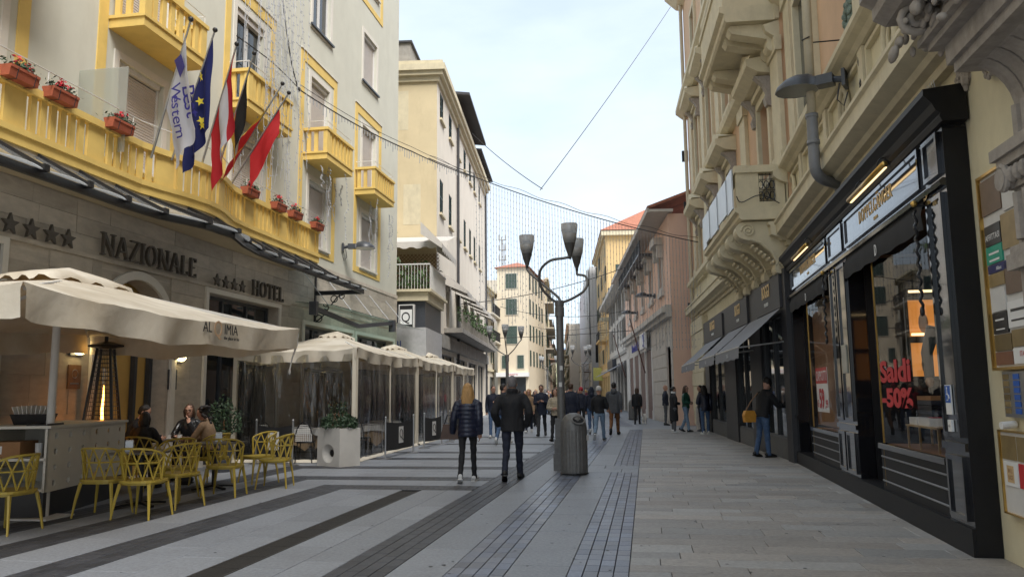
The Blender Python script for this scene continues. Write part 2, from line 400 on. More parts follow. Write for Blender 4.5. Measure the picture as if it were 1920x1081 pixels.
def lay(struct_name, piece, rects, mat, limit=300, tilt=0.0012):
    """rects = (x0, x1, y0, y1) of each piece; nearest `limit` become parts, the others one joined part."""
    xs = [r[0] for r in rects] + [r[1] for r in rects]; ys = [r[2] for r in rects] + [r[3] for r in rects]
    bed = MB(); x0, x1, y0, y1 = min(xs), max(xs), min(ys), max(ys)
    bed.quad((x0, y0, -0.011), (x1, y0, -0.011), (x1, y1, -0.011), (x0, y1, -0.011))
    root = structure(struct_name, bed, m_joint)
    vis = lambda r: ((r[2] + r[3]) / 2 < 5.2) * 1000 + (r[2] + r[3]) / 2
    rects = sorted(rects, key=vis); rest = MB()
    for i, (a, b, c, d) in enumerate(rects):
        w, l = b - a - 0.006, d - c - 0.006
        if w < 0.02 or l < 0.02: continue
        z = random.uniform(-tilt, tilt)
        if i < limit:
            put(piece, piece_mesh(w, l, 0.03, mat, piece), root, ((a + b) / 2, (c + d) / 2, z))
        else:
            rest.box(a + .003, b - .003, c + .003, d - .003, -0.03, z)
    if rest.v: rest.build('paving_remainder', mat, root, kind='stuff')
    return root

def grid(x0, x1, y0, y1, nc, L, stagger=0.5, along='y', jitter=0.0):
    out = []
    if along == 'y':
        w = (x1 - x0) / nc
        for c in range(nc):
            y = y0 - (L * stagger * (c % 2) if stagger else 0) - random.random() * jitter
            while y < y1:
                l = L * (1 + random.uniform(-jitter, jitter))
                a, b = max(y, y0), min(y + l, y1)
                if b - a > 0.03: out.append((x0 + c * w, x0 + (c + 1) * w, a, b))
                y += l
    else:
        out = [(c, d, a, b) for a, b, c, d in grid(y0, y1, x0, x1, nc, L, stagger, 'y', jitter)]
    return out

Y0 = 3.2
# sidewalk on the right: rows across the street, slabs of uneven length
rows = []; y = Y0
while y < 33:
    h = random.choice((0.26, 0.30, 0.33, 0.38)); x = -0.19
    x -= random.random() * 0.6
    while x < 3.25:
        l = random.choice((0.55, 0.8, 0.95, 1.1, 1.3)) * random.uniform(0.9, 1.1)
        a, b = max(x, -0.19), min(x + l, 3.25)
        if b - a > 0.05: rows.append((a, b, y, y + h))
        x += l
    y += h
lay('sidewalk', 'paving_slab', rows, m_slab, 300, 0.002)
# narrow strips running along the street
BR = 0.2
lay('brick_strip', 'paving_brick', grid(-0.70, -0.19, Y0, 15.4, 4, 0.235, 0), m_bluebrick)
lay('brick_strip', 'paving_brick', grid(-0.70, -0.19, 16.8, 33, 4, 0.235, 0), m_bluebrick)
lay('brick_strip', 'paving_brick', grid(-1.72, -1.22, Y0, 33, 4, 0.235, 0), m_bluebrick)
lay('granite_strip', 'granite_slab', grid(-1.22, -0.70, Y0, 15.4, 1, 1.5, 0, jitter=.2) + grid(-1.22, -0.19, 15.4, 16.8, 2, 0.7, .5, 'x') + grid(-1.22, -0.70, 16.8, 33, 1, 1.5, 0, jitter=.2), m_granite)
lay('granite_strip', 'granite_slab', grid(-2.21, -1.72, Y0, 33, 1, 1.5, 0, jitter=.2), m_granite)
lay('dark_strip', 'basalt_brick', grid(-2.73, -2.21, Y0, 33, 4, 0.26, .5), m_basalt)
# nested L-shaped bands round the cafe terrace
lay('dark_band', 'basalt_brick', grid(-5.45, -4.91, Y0, 13.0, 4, 0.27, .5) + grid(-4.91, -2.73, 12.4, 13.0, 4, 0.27, .5, 'x'), m_basalt)
lay('dark_band', 'basalt_brick', grid(-6.62, -6.08, Y0, 14.35, 4, 0.27, .5) + grid(-6.08, -2.73, 13.75, 14.35, 4, 0.27, .5, 'x'), m_basalt)
lay('dark_band', 'basalt_brick', grid(-7.65, -7.1, Y0, 16.4, 4, 0.27, .5) + grid(-7.1, -2.73, 15.8, 16.4, 4, 0.27, .5, 'x'), m_basalt)
lay('granite_field', 'granite_slab', grid(-4.91, -3.88, Y0, 12.4, 2, 1.15, .5, jitter=.15), m_granite)
lay('granite_field', 'granite_slab', grid(-3.56, -2.73, Y0, 12.4, 2, 1.15, .5, jitter=.15), m_granite)
lay('granite_band', 'granite_slab', grid(-6.08, -5.45, Y0, 13.75, 1, 1.15, 0, jitter=.15) + grid(-5.45, -2.73, 13.0, 13.75, 1, 1.15, 0, 'x', .15), m_granite)
lay('granite_band', 'granite_slab', grid(-7.1, -6.62, Y0, 15.8, 1, 1.15, 0, jitter=.15) + grid(-6.62, -2.73, 14.35, 15.8, 3, 1.15, .5, 'x', .15), m_granite)
lay('granite_band', 'granite_slab', grid(-9.5, -7.65, Y0, 18, 4, 1.15, .5, jitter=.15) + grid(-7.65, -2.73, 16.4, 18.0, 3, 1.15, .5, 'x', .15), m_granite)
for a, b in ((18.0, 18.6), (20.0, 20.6), (23.4, 24.0), (27.0, 27.6)):
    lay('dark_band', 'basalt_brick', grid(-9.5, -2.73, a, b, 3, 0.27, .5, 'x'), m_basalt, 60)
for a, b in ((18.6, 20.0), (20.6, 23.4), (24.0, 27.0), (27.6, 33.0)):
    n_ = max(2, int((b - a) / .55))
    lay('granite_band', 'granite_slab', grid(-9.5, -2.73, a, b, n_, 1.1, .5, 'x', .15), m_granite, 120)
# cast-iron slot drain
dr = MB(); dr.quad((-3.88, Y0, -0.03), (-3.56, Y0, -0.03), (-3.56, 12.4, -0.03), (-3.88, 12.4, -0.03))
dr = structure('drain_channel', dr, m_black)
gm = MB()
gm.box(-.155, -.135, -.25, .25, -.02, 0); gm.box(.135, .155, -.25, .25, -.02, 0)
for k in range(12): gm.box(-.135, .135, -.245 + k * .041, -.225 + k * .041, -.02, -.001)
gm = gm.mesh('drain_grate', m_drain); y = Y0 + .25
while y < 12.2: put('drain_grate', gm, dr, (-3.72, y, 0)); y += 0.503
# the street beyond, following the bend
far = MB()
for i in range(33, 300, 6):
    a, b = i, i + 6
    far.quad((-9.5 + bend(a), a, -0.003), (3.25 + bend(a), a, -0.003), (3.25 + bend(b), b, -0.003), (-9.5 + bend(b), b, -0.003))
far.quad((-40, Y0, -0.03), (-9.5, Y0, -0.03), (-9.5, 60, -0.03), (-40, 60, -0.03))
far.quad((3.25, -5, -0.03), (20, -5, -0.03), (20, 60, -0.03), (3.25, 60, -0.03))
far.quad((-12, -8, -0.03), (3.25, -8, -0.03), (3.25, Y0, -0.03), (-12, Y0, -0.03))
structure('street', far, m_granite)
lav = MB()
for a, b, u, v in ((36, 55, -.75, -.2), (36, 55, -1.8, -1.25), (36, 60, -2.8, -2.2), (36, 60, -5.5, -4.9), (40, 41, -9, -2.8), (48, 49.2, -9, -2.8)):
    for k in range(4):
        p, q = a + (b - a) * k / 4, a + (b - a) * (k + 1) / 4
        lav.quad((u + bend(p), p, 0.001), (v + bend(p), p, 0.001), (v + bend(q), q, 0.001), (u + bend(q), q, 0.001))
structure('dark_strip', lav, m_bluebrick)

# wooded hills closing the street
h = MB(); n = 60
for i in range(n):
    for j, (d, z) in enumerate(((700, 0), (820, 1), (1000, 1.25))):
        x = -600 + 1200 * i / (n - 1)
        h.v.append((x - 100, d, z * (46 + 14 * noise.noise((x * .006, j, 3)) + 8 * noise.noise((x * .03, j, 7)))))
h.f = [(i * 3 + j, (i + 1) * 3 + j, (i + 1) * 3 + j + 1, i * 3 + j + 1) for i in range(n - 1) for j in range(2)]
structure('hill', h, M('hill woods haze blue', (0.10, 0.16, 0.24), 0.95, 0.2, 0.03))  # distance haze is painted into the blue of the woods

# chewing-gum spots and litter specks trodden into the paving
random.seed(41); gs = MB()
for _ in range(420):
    x, y, q = random.uniform(-5.5, 2.9), random.uniform(5, 24), random.uniform(.008, .022)
    gs.add([(x + q * math.cos(t * 1.047), y + q * random.uniform(.7, 1.2) * math.sin(t * 1.047), .003) for t in range(6)], [(0, 1, 2, 3, 4, 5)])
gs = gs.build('gum_spots', M('gum grey', (.09, .09, .09), .7, .3, 30, isl=.5)); gs['kind'] = 'stuff'; gs['label'] = 'small grey gum spots scattered over the paving'; gs['category'] = 'gum spots'
# ================================================================== FACADE HELPERS
def holes_wall(mb, s, y0, y1, z0, z1, holes, depth=0.2):
    """Wall face at local x=0 with rectangular openings (a, b, c, d) = y range, z range, and reveals going inward (-s)."""
    ys = sorted({y0, y1, *[v for h in holes for v in h[:2] if y0 < v < y1]}); zs = sorted({z0, z1, *[v for h in holes for v in h[2:] if z0 < v < z1]})
    for i in range(len(ys) - 1):
        for j in range(len(zs) - 1):
            cy, cz = (ys[i] + ys[i + 1]) / 2, (zs[j] + zs[j + 1]) / 2
            if any(h[0] < cy < h[1] and h[2] < cz < h[3] for h in holes): continue
            mb.quad((0, ys[i], zs[j]), (0, ys[i + 1], zs[j]), (0, ys[i + 1], zs[j + 1]), (0, ys[i], zs[j + 1]))
    d = -s * depth
    for a, b, c, e in holes:
        mb.quad((0, a, c), (d, a, c), (d, a, e), (0, a, e)); mb.quad((0, b, c), (0, b, e), (d, b, e), (d, b, c))
        mb.quad((0, a, c), (0, b, c), (d, b, c), (d, a, c)); mb.quad((0, a, e), (d, a, e), (d, b, e), (0, b, e))
    return mb

def body(mb, s, y0, y1, z1, deep, z0=0, inset=0.45):
    """Rest of the building behind its front: two sides, back, roof, and a dark core wall behind the openings."""
    D = -s * deep
    for y in (y0, y1): mb.quad((0, y, z0), (D, y, z0), (D, y, z1), (0, y, z1))
    mb.quad((D, y0, z0), (D, y1, z0), (D, y1, z1), (D, y0, z1)); mb.quad((0, y0, z1), (D, y0, z1), (D, y1, z1), (0, y1, z1))
    mb.quad((-s * inset, y0, z0), (-s * inset, y1, z0), (-s * inset, y1, z1), (-s * inset, y0, z1))
    return mb

_shut = {}
def roller(s, w, h, mat, pitch=0.055):
    k = (s, round(w, 2), round(h, 2), mat.name)
    if k not in _shut:
        mb = MB(); z = 0
        while z < h - 0.02:
            t = min(pitch, h - z)
            mb.add([(0, -w / 2, z), (0, w / 2, z), (s * .016, -w / 2, z + t * .15), (s * .016, w / 2, z + t * .15), (s * .016, -w / 2, z + t * .75), (s * .016, w / 2, z + t * .75), (0, -w / 2, z + t), (0, w / 2, z + t)],
                   [(0, 1, 3, 2), (2, 3, 5, 4), (4, 5, 7, 6)])
            z += pitch
        _shut[k] = mb.mesh('roller_shutter', mat)
    return _shut[k]

_lou = {}
def louver_leaf(s, w, h, mat):
    k = (s, round(w, 2), round(h, 2), mat.name)
    if k not in _lou:
        mb = MB(); t = 0.04; f = 0.06
        for a, b, c, d in ((-w / 2, -w / 2 + f, 0, h), (w / 2 - f, w / 2, 0, h), (-w / 2 + f, w / 2 - f, 0, f), (-w / 2 + f, w / 2 - f, h - f, h), (-w / 2 + f, w / 2 - f, h * .48, h * .48 + f)):
            mb.box(0, s * t, a, b, c, d)
        z = f
        while z < h - f:
            mb.quad((s * .008, -w / 2 + f, z + .05), (s * .008, w / 2 - f, z + .05), (s * .034, w / 2 - f, z), (s * .034, -w / 2 + f, z)); z += .055
        _lou[k] = mb.mesh('shutter', mat)
    return _lou[k]

def ring(mb, x0, x1, a, b, c, d, w, bottom=True):
    """Flat frame round a rectangle (inner a..b, c..d), width w."""
    mb.box(x0, x1, a - w, a, c - (w if bottom else 0), d + w); mb.box(x0, x1, b, b + w, c - (w if bottom else 0), d + w)
    mb.box(x0, x1, a, b, d, d + w)
    if bottom: mb.box(x0, x1, a, b, c - w, c)
    return mb

def glazed(root, s, a, b, c, d, depth=0.16, fm=None, leaves=2, name='window', glass=None):
    """A window: frame with mullions (part) and its panes (sub-parts)."""
    x0, x1 = -s * depth, -s * (depth - 0.06); f = MB(); t = 0.07
    ring(f, x0, x1, a + t, b - t, c + t, d - t, t)
    for k in range(1, leaves):
        y = a + (b - a) * k / leaves; f.box(x0, x1, y - .045, y + .045, c + t, d - t)
    fo = f.build(name, fm or m_white, root)
    for k in range(leaves):
        u, v = a + (b - a) * k / leaves + .07, a + (b - a) * (k + 1) / leaves - .07
        MB().quad((-s * (depth - .02), u, c + t), (-s * (depth - .02), v, c + t), (-s * (depth - .02), v, d - t), (-s * (depth - .02), u, d - t)).build('pane', glass or m_glass, fo)
    return fo

# ================================================================== HOTEL (left)
hotel = thing('hotel_building', 'cream hotel with ochre yellow window frames and balconies above a travertine ground floor', 'hotel', (-9.5, 0, 0))
cols = [(8.5, 9.9), (12.6, 14.0), (16.72, 18.12), (21.05, 22.41), (25.37, 26.76)]
frames = [(8.0, 10.45), (12.0, 14.55), (16.22, 18.74), (20.35, 23.03), (24.68, 27.37)]
holes = []
for a, b in cols:
    holes += [(a, b, 5.86, 7.75), (a, b, 8.4, 10.88), (a, b, 12.5, 14.3), (a, b, 16.2, 18.3)]
w = MB(); holes_wall(w, 1, -6, 29.4, 5.25, 22, holes); body(w, 1, -6, 29.4, 22, 14)
w.build('wall', m_cream, hotel)
gh = [(7.4, 10.2, 0, 3.8), (12.45, 14.55, 0, 3.72), (15.9, 19.3, 0, 3.78), (20.9, 24.6, 0, 3.5), (25.0, 28.9, 0, 3.5)]
w = MB(); holes_wall(w, 1, -6, 29.4, 0, 5.25, gh, 0.35); w.build('ground_floor_wall', m_trav, hotel)
# travertine panels: each a slab of its own with open joints
zb = [0, .62, 1.24, 1.86, 2.48, 3.1, 3.62, 3.9, 3.98, 4.28, 4.58, 4.88, 5.24]; pn = 0
for j in range(len(zb) - 1):
    if j == 7: continue
    y = 7.6 - (0.5 if j % 2 else 0.1)
    while y < 29.4:
        l = random.choice((.85, 1.0, 1.15, .95)); a, b = max(y, 7.4), min(y + l, 29.39); y += l
        if j == 11 and b < 20.0: continue
        if any(h[0] - .02 < b and a < h[1] + .02 and zb[j] < h[3] - .02 for h in gh):
            segs = []
            for h in gh:
                if h[0] < b and a < h[1] and zb[j] < h[3] - .02:
                    if a < h[0] - .05: segs.append((a, h[0]))
                    if b > h[1] + .05: segs.append((h[1], b))
        else: segs = [(a, b)]
        for p, q in segs:
            if zb[j] < 1.8 and p > 17: continue
            if q - p > .08 and pn < 298:
                t = random.uniform(.026, .034); mb = MB(); mb.box(0.001, t, p + .004, q - .004, zb[j] + .003, zb[j + 1] - .003)
                mb.build('stone_panel', m_trav, hotel); pn += 1
mb = MB(); mb.box(.001, .07, 7.4, 12.4, 3.9, 3.975); mb.box(.001, .07, 12.4, 20.0, 3.9, 3.975); mb.box(.001, .05, 20.2, 29.39, 5.2, 5.32)
mb.build('string_course', m_trav, hotel)
# round-arched entrance with moulding, yellow vestibule wall, its warm glow only painted in
A0, A1, AZ = 12.45, 14.55, 2.67; Rr = 1.05; cy = 13.5
sp = MB(); n = 16
arc = [(cy + Rr * math.cos(PI - PI * i / n), AZ + Rr * math.sin(PI * i / n)) for i in range(n + 1)]
for i in range(n):
    (a, b), (c, d) = arc[i], arc[i + 1]
    for x in (0.0,): sp.quad((x, a, b), (x, c, d), (x, c, 3.725), (x, a, 3.725))
    sp.quad((0, a, b), (0, c, d), (-.35, c, d), (-.35, a, b))
sp.build('arch_panel', m_trav, hotel)
am = MB()
for i in range(n):
    t0, t1 = PI - PI * i / n, PI - PI * (i + 1) / n
    P = lambda r, t: (cy + r * math.cos(t), AZ + r * math.sin(t))
    q = [P(1.04, t0), P(1.04, t1), P(1.2, t1), P(1.2, t0)]
    am.prism([(0.03, y, z) for y, z in q], (.06, 0, 0))
am.box(.03, .09, 12.25, 12.41, 0, AZ); am.box(.03, .09, 14.59, 14.75, 0, AZ)
am.build('arch_moulding', m_cream2, hotel)
v = MB(); v.quad((-.42, 12.4, 0), (-.42, 14.6, 0), (-.42, 14.6, 3.7), (-.42, 12.4, 3.7))
v.build('door_recess', M('vestibule glow yellow', (0.62, 0.40, 0.12), 0.7, 0.12, 1.5), hotel)
dr_ = MB(); dr_.box(-.40, -.30, 12.46, 12.55, 0, 3.6); dr_.box(-.40, -.30, 14.45, 14.54, 0, 3.6); dr_.box(-.40, -.30, 13.98, 14.06, 0, 2.9); dr_.box(-.40, -.30, 12.55, 14.45, 2.9, 3.0)
dr_.build('door_frame', m_darkgrey, hotel)
for a, b, zt in ((7.4, 10.2, 3.8), (15.9, 19.3, 3.78), (20.9, 24.6, 3.5), (25.0, 28.9, 3.5)):
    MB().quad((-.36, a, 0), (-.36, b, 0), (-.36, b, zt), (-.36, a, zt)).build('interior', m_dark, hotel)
    glazed(hotel, 1, a, b, 0, zt, .3, m_darkgrey, 3, 'shop_window')
    ring(MB(), .03, .08, a, b, 0, zt, .11, False).build('window_trim', m_cream2, hotel)
# windows of the upper floors
for i, (a, b) in enumerate(cols):
    fa, fb = frames[i]; pale = .25 if i > 2 else .3
    for z0, z1, t in ((5.6, 11.45, 1), (15.4, 21, 0)):
        f = MB(); wd = .24
        f.box(.001, .022, fa, fa + wd, z0, z1); f.box(.001, .022, fb - wd, fb, z0, z1); f.box(.001, .022, fa + wd, fb - wd, z1 - .3, z1)
        if t or 1: f.box(.001, .022, fa + wd, fb - wd, z0, z0 + .2)
        f.build('painted_frame', m_yellow, hotel)
        f = MB(); f.quad((.006, fa + wd, z0 + .2), (.006, fb - wd, z0 + .2), (.006, fb - wd, z1 - .3), (.006, fa + wd, z1 - .3))
        pass
        ledge = MB(); ledge.box(.001, .05, fa - .03, fb + .03, z1, z1 + .03); ledge.build('drip_moulding', m_cream2, hotel)
    for k, (c, d) in enumerate(((5.86, 7.75), (8.4, 10.88), (12.5, 14.3), (16.2, 18.3))):
        tr = MB(); ring(tr, .001, .03, a, b, c, d, .14, k != 1); tr.build('window_surround', m_cream2, hotel)
        sill = MB(); sill.box(.032, .09, a - .18, b + .18, c - .08, c - .02)
        if k != 1: sill.build('sill', m_darkgrey if k == 2 else m_cream2, hotel)
        if (i, k) in ((2, 1), (3, 2), (0, 1)):
            glazed(hotel, 1, a, b, c, d, .15)
            MB().box(-.13, -.02, a + .01, b - .01, d - .16, d - .005).build('shutter_box', m_shutter, hotel)
        else:
            put('roller_shutter', roller(1, b - a - .02, d - c - .12, m_shutter), hotel, (-.14, (a + b) / 2, c + .01), 'stuff')
            gl = MB(); gl.box(-.15, -.09, a, a + .05, c, d); gl.box(-.15, -.09, b - .05, b, c, d); gl.box(-.16, -.04, a + .05, b - .05, d - .1, d)
            gl.build('shutter_guide', m_white, hotel)
# projecting balconies with board balusters
def balcony(y0, y1, out=.72, zb=8.2, zt=9.14):
    s_ = MB(); s_.box(.0, out, y0, y1, zb, zb + .20); s_.box(0, out + .03, y0 - .03, y1 + .03, zb + .17, zb + .23)
    so = s_.build('balcony', m_yellow, hotel)
    r = MB(); r.box(0, out + .03, y0 - .03, y0 + .12, zt - .08, zt); r.box(0, out + .03, y1 - .12, y1 + .03, zt - .08, zt); r.box(out - .12, out + .03, y0 + .12, y1 - .12, zt - .08, zt)
    r.build('handrail', m_yellow, so)
    def board(cx, cy, wx, wy):
        b = MB(); b.box(cx - wx / 2, cx + wx / 2, cy - wy / 2, cy + wy / 2, zb + .23, zt - .08); b.build('baluster', m_yellow, so)
    for yy in (y0 + .1, y1 - .1): board(out - .06, yy, .12, .2)
    n = int((y1 - y0 - .4) / .235)
    for k in range(n): board(out - .05, y0 + .2 + (k + .5) * (y1 - y0 - .4) / n, .06, .13)
    for yy in (y0 + .06, y1 - .06):
        for k in range(2): board(.14 + k * .22, yy, .11, .06)
    wire = MB(); z = zt + .2
    wire.tube([(0, y0 + .04, z), (out - .04, y0 + .04, z), (out - .04, y1 - .04, z), (0, y1 - .04, z)], .011, 6)
    for yy in (y0 + .04, y1 - .04): wire.tube([(out - .04, yy, zt), (out - .04, yy, z)], .009, 6)
    wire.build('guard_rail', m_white, so)
balcony(20.66, 22.66); balcony(24.73, 26.78); balcony(12.28, 14.32); balcony(16.42, 18.72, .55); balcony(8.0, 10.2)
# long bowed terrace on the first floor
ctrl = [(3, .86), (12.2, .86), (12.7, .96), (13.2, 1.1), (13.8, 1.2), (14.4, 1.16), (14.9, 1.02), (15.3, .9), (16, .86), (19.95, .86)]
def outer(y, c=ctrl):
    for (a, u), (b, v) in zip(c, c[1:]):
        if a <= y <= b: return u + (v - u) * (y - a) / (b - a)
    return c[-1][1]
ys = [3 + i * .4 for i in range(23)] + [12.2 + .15 * i for i in range(26)] + [16.1 + .4 * i for i in range(10)] + [19.95]
def swept(mb, ys, o0, o1, z0, z1):
    for a, b in zip(ys, ys[1:]):
        A, B, C, D = (outer(a) + o0, a), (outer(a) + o1, a), (outer(b) + o1, b), (outer(b) + o0, b)
        mb.prism([(x, y, z0) for x, y in (A, B, C, D)], (0, 0, z1 - z0))
    return mb
sl = MB()
for a, b in zip(ys, ys[1:]): sl.prism([(0.035, a, 5.05), (outer(a), a, 5.05), (outer(b), b, 5.05), (0.035, b, 5.05)], (0, 0, .22))
swept(sl, ys, .001, .035, 5.2, 5.29)
terr = sl.build('terrace', m_yellow, hotel)
swept(MB(), ys, -.12, .03, 5.86, 5.97).build('handrail', m_yellow, terr)
y = 8.2; k = 0
while y < 19.9:
    wide = k % 7 == 5
    wv = .4 if wide else .115; gap = .085
    yc = y + wv / 2; o = outer(yc); an = math.atan2(outer(yc + .1) - outer(yc - .1), .2)
    key = 'pier' if wide else 'baluster'
    if key not in _shut:
        b = MB(); b.box(-.05, 0.0, -wv / 2, wv / 2, 0, .575); _shut[key] = b.mesh(key, m_yellow)
    put(key, _shut[key], terr, (o - .03, yc, 5.288), rot=(0, 0, -an))
    y += wv + gap; k += 1
b = MB(); b.box(0.04, .84, 19.88, 19.94, 5.29, 5.86); b.build('end_panel', m_yellow, terr)
wr = MB(); wr.tube([(outer(q) - .05, q, 6.36) for q in ys], .012, 6)
for q in range(4, 20, 2): wr.tube([(outer(q) - .05, q, 5.97), (outer(q) - .05, q, 6.36)], .01, 6)
wr.build('guard_rail', m_white, terr)
so = MB()
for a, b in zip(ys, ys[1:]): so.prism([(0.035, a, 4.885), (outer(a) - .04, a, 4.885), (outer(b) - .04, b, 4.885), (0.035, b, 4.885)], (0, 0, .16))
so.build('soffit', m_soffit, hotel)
gd = MB(); gd.box(.02, .95, 11.60, 11.615, 5.6, 7.1); gd.build('glass_divider', m_frost, hotel)
# glass canopy below the terrace
can = thing('glass_canopy', 'long dark steel canopy with sloping glass panes along the hotel front below the terrace', 'canopy', (-9.5, 0, 0))
cc = [(3, 1.6), (11.4, 1.6), (12, 1.82), (12.6, 2.0), (13.3, 2.04), (13.8, 1.92), (14.3, 1.75), (15, 1.64), (16, 1.58), (21.7, 1.5)]
oc = lambda y: outer(y, cc)
def ztop(y): return 4.99
yy = 3.0; edge = MB(); ri = MB()
while yy < 21.5:
    a, b = yy, min(yy + .86, 21.62); inn = lambda q: outer(min(q, 19.95)) - .02 if q < 19.95 else .05
    p = MB(); m_ = 8
    tip = [(oc(a + (b - a) * i / m_) + .10 + .10 * math.sin(PI * i / m_), a + (b - a) * i / m_) for i in range(m_ + 1)]
    zo = 4.50
    up = [(inn(a), a, ztop(a)), (inn(b), b, ztop(b))]
    pts = [up[0]] + [(x, y, zo) for x, y in tip] + [up[1]]
    p.prism(pts, (0, 0, .012)); p.build('glass_pane', m_canopyglass, can)
    r = MB(); r.bar((inn(a), a, 5.0), (oc(a) + .08, a, 4.53), .05, .09); r.box(oc(a) + .04, oc(a) + .14, a - .05, a + .05, 4.49, 4.58)
    r.build('rib', m_black, can)
    edge.bar((oc(a), a, 4.46), (oc(b), b, 4.46), .07, .11)
    yy += .86
edge.box(.03, 1.52, 21.6, 21.68, 4.40, 4.52); edge.bar((.05, 21.64, 5.1), (1.5, 21.64, 4.5), .06, .07)
edge.box(.0, .07, 20.0, 21.6, 5.02, 5.12); edge.box(.0, .06, 21.58, 21.68, 3.6, 5.1)
for q in (20.5, 21.1): edge.bar((.05, q, 5.06), (1.5, q, 4.50), .05, .07)
edge.build('edge_beam', m_black, can)
sc = MB()
for (cx, cz, r) in ((.16, 3.72, .1), (.34, 3.92, .07), (.62, 4.28, .1), (.85, 4.36, .08)):
    sc.tube([(cx + r * math.cos(t * .5), 21.64, cz + r * math.sin(t * .5)) for t in range(14)], .016, 6)
sc.tube([(.05, 21.64, 3.6), (.28, 21.64, 3.78), (.5, 21.64, 4.06), (.72, 21.64, 4.34), (.9, 21.64, 4.4)], .02, 6)
sc.build('scroll_bracket', m_black, can)
# lower green glass canopy with hanging rods and folded awning arms
gc = thing('glass_canopy', 'pale green glass sheet canopy hung on steel rods above the tent roofs', 'canopy', (-9.5, 0, 0))
for k in range(5):
    a = 20.3 + k * 1.8
    p = MB(); p.prism([(.04, a, 4.06), (1.15, a, 3.93), (1.15, a + 1.77, 3.93), (.04, a + 1.77, 4.06)], (0, 0, .018)); p.build('glass_pane', m_green, gc)
    r = MB(); r.tube([(.04, a + .5, 4.95), (.9, a + .25, 3.98)], .012, 6); r.ell((.9, a + .25, 3.97), (.04, .04, .03)); r.build('rod', m_steel, gc)
r = MB(); r.bar((.9, 19.5, 3.8), (1.0, 22.6, 3.55), .1, .12); r.bar((1.0, 22.6, 3.55), (1.1, 25.6, 3.9), .1, .12); r.box(.85, 1.05, 19.4, 19.55, 3.6, 3.95); r.box(1.0, 1.2, 25.5, 25.65, 3.6, 4.0)
r.build('awning_arm', m_darkgrey, gc)
# raised lettering and stars
sg = thing('hotel_sign', 'dark bronze raised capitals reading NAZIONALE on the travertine wall', 'sign', (-9.5, 0, 0))
wd = roman_letters('NAZIONALE', .40, m_bronze, sg, (.13, 12.22, 3.99), (0, 1, 0), .06, sx=.93, gap=.1)
sg2 = thing('hotel_sign', 'dark bronze raised capitals reading HOTEL near the end of the canopy', 'sign', (-9.5, 0, 0))
roman_letters('HOTEL', .38, m_bronze, sg2, (.12, 17.66, 3.93), (0, 1, 0), .06, sx=1.0, gap=.09)
def star_mesh(r, t, mat):
    mb = MB(); mb.prism([(0, (r if i % 2 == 0 else r * .42) * math.sin(i * PI / 5), (r if i % 2 == 0 else r * .42) * math.cos(i * PI / 5)) for i in range(10)], (t, 0, 0)); return mb.mesh('star', mat)
sm = star_mesh(.17, .05, m_bronze)
st = thing('star_row', 'four bronze stars left of the large NAZIONALE lettering', 'stars', (-9.5, 0, 0))
for yq in (10.2, 10.62, 11.04, 11.42): put('star', sm, st, (.13, yq, 4.1))
st = thing('star_row', 'four small bronze stars before the HOTEL lettering', 'stars', (-9.5, 0, 0))
sm2 = star_mesh(.15, .05, m_bronze)
for yq in (16.05, 16.42, 16.8, 17.18): put('star', sm2, st, (.13, yq, 4.06))
# wall lamps (lit)
m_lamp = M_glow('lit lamp glass', (1.0, 0.78, 0.38), 3.2)
for y_, lb in ((11.89, 'lit oval bulkhead lamp left of the arched entrance, near the heater'), (14.85, 'lit oval bulkhead lamp right of the arched entrance, above a small dark plaque')):
    L = thing('wall_lamp', lb, 'lamp', (-9.46, y_, 2.3), group='lit wall lamps by the entrance')
    b = MB(); b.box(0, .04, -.15, .15, -.1, .1); b.tube([(.06, -.2, 0), (.06, -.13, 0)], .06, 10); b.build('lamp_base', m_darkgrey, L)
    b = MB(); b.ell((.09, 0, 0), (.07, .14, .085), 12, 8); b.build('lamp_glass', m_lamp, L, True)
    b = MB(); b.tube([(.03, 0, .1), (.165, 0, .05), (.165, 0, -.05), (.03, 0, -.1)], .008, 6); b.build('lamp_cage', m_darkgrey, L)
for y_, c_, lb in ((12.15, m_wood, 'small brown plaque left of the entrance under the lamp'), (14.95, m_darkgrey, 'small dark blue plaque right of the entrance under the lamp')):
    p = thing('wall_plaque', lb, 'plaque', (-9.465, y_ - .25, 1.85)); b = MB(); b.box(0, .02, -.15, .15, -.2, .2); b.build('plate', c_, p)
    b = MB(); b.tube([(.022, .07 * math.cos(t * .45), .05 + .07 * math.sin(t * .45)) for t in range(15)], .006, 5); b.box(.02, .024, -.1, .1, -.12, -.1); b.build('emblem', m_steel, p)
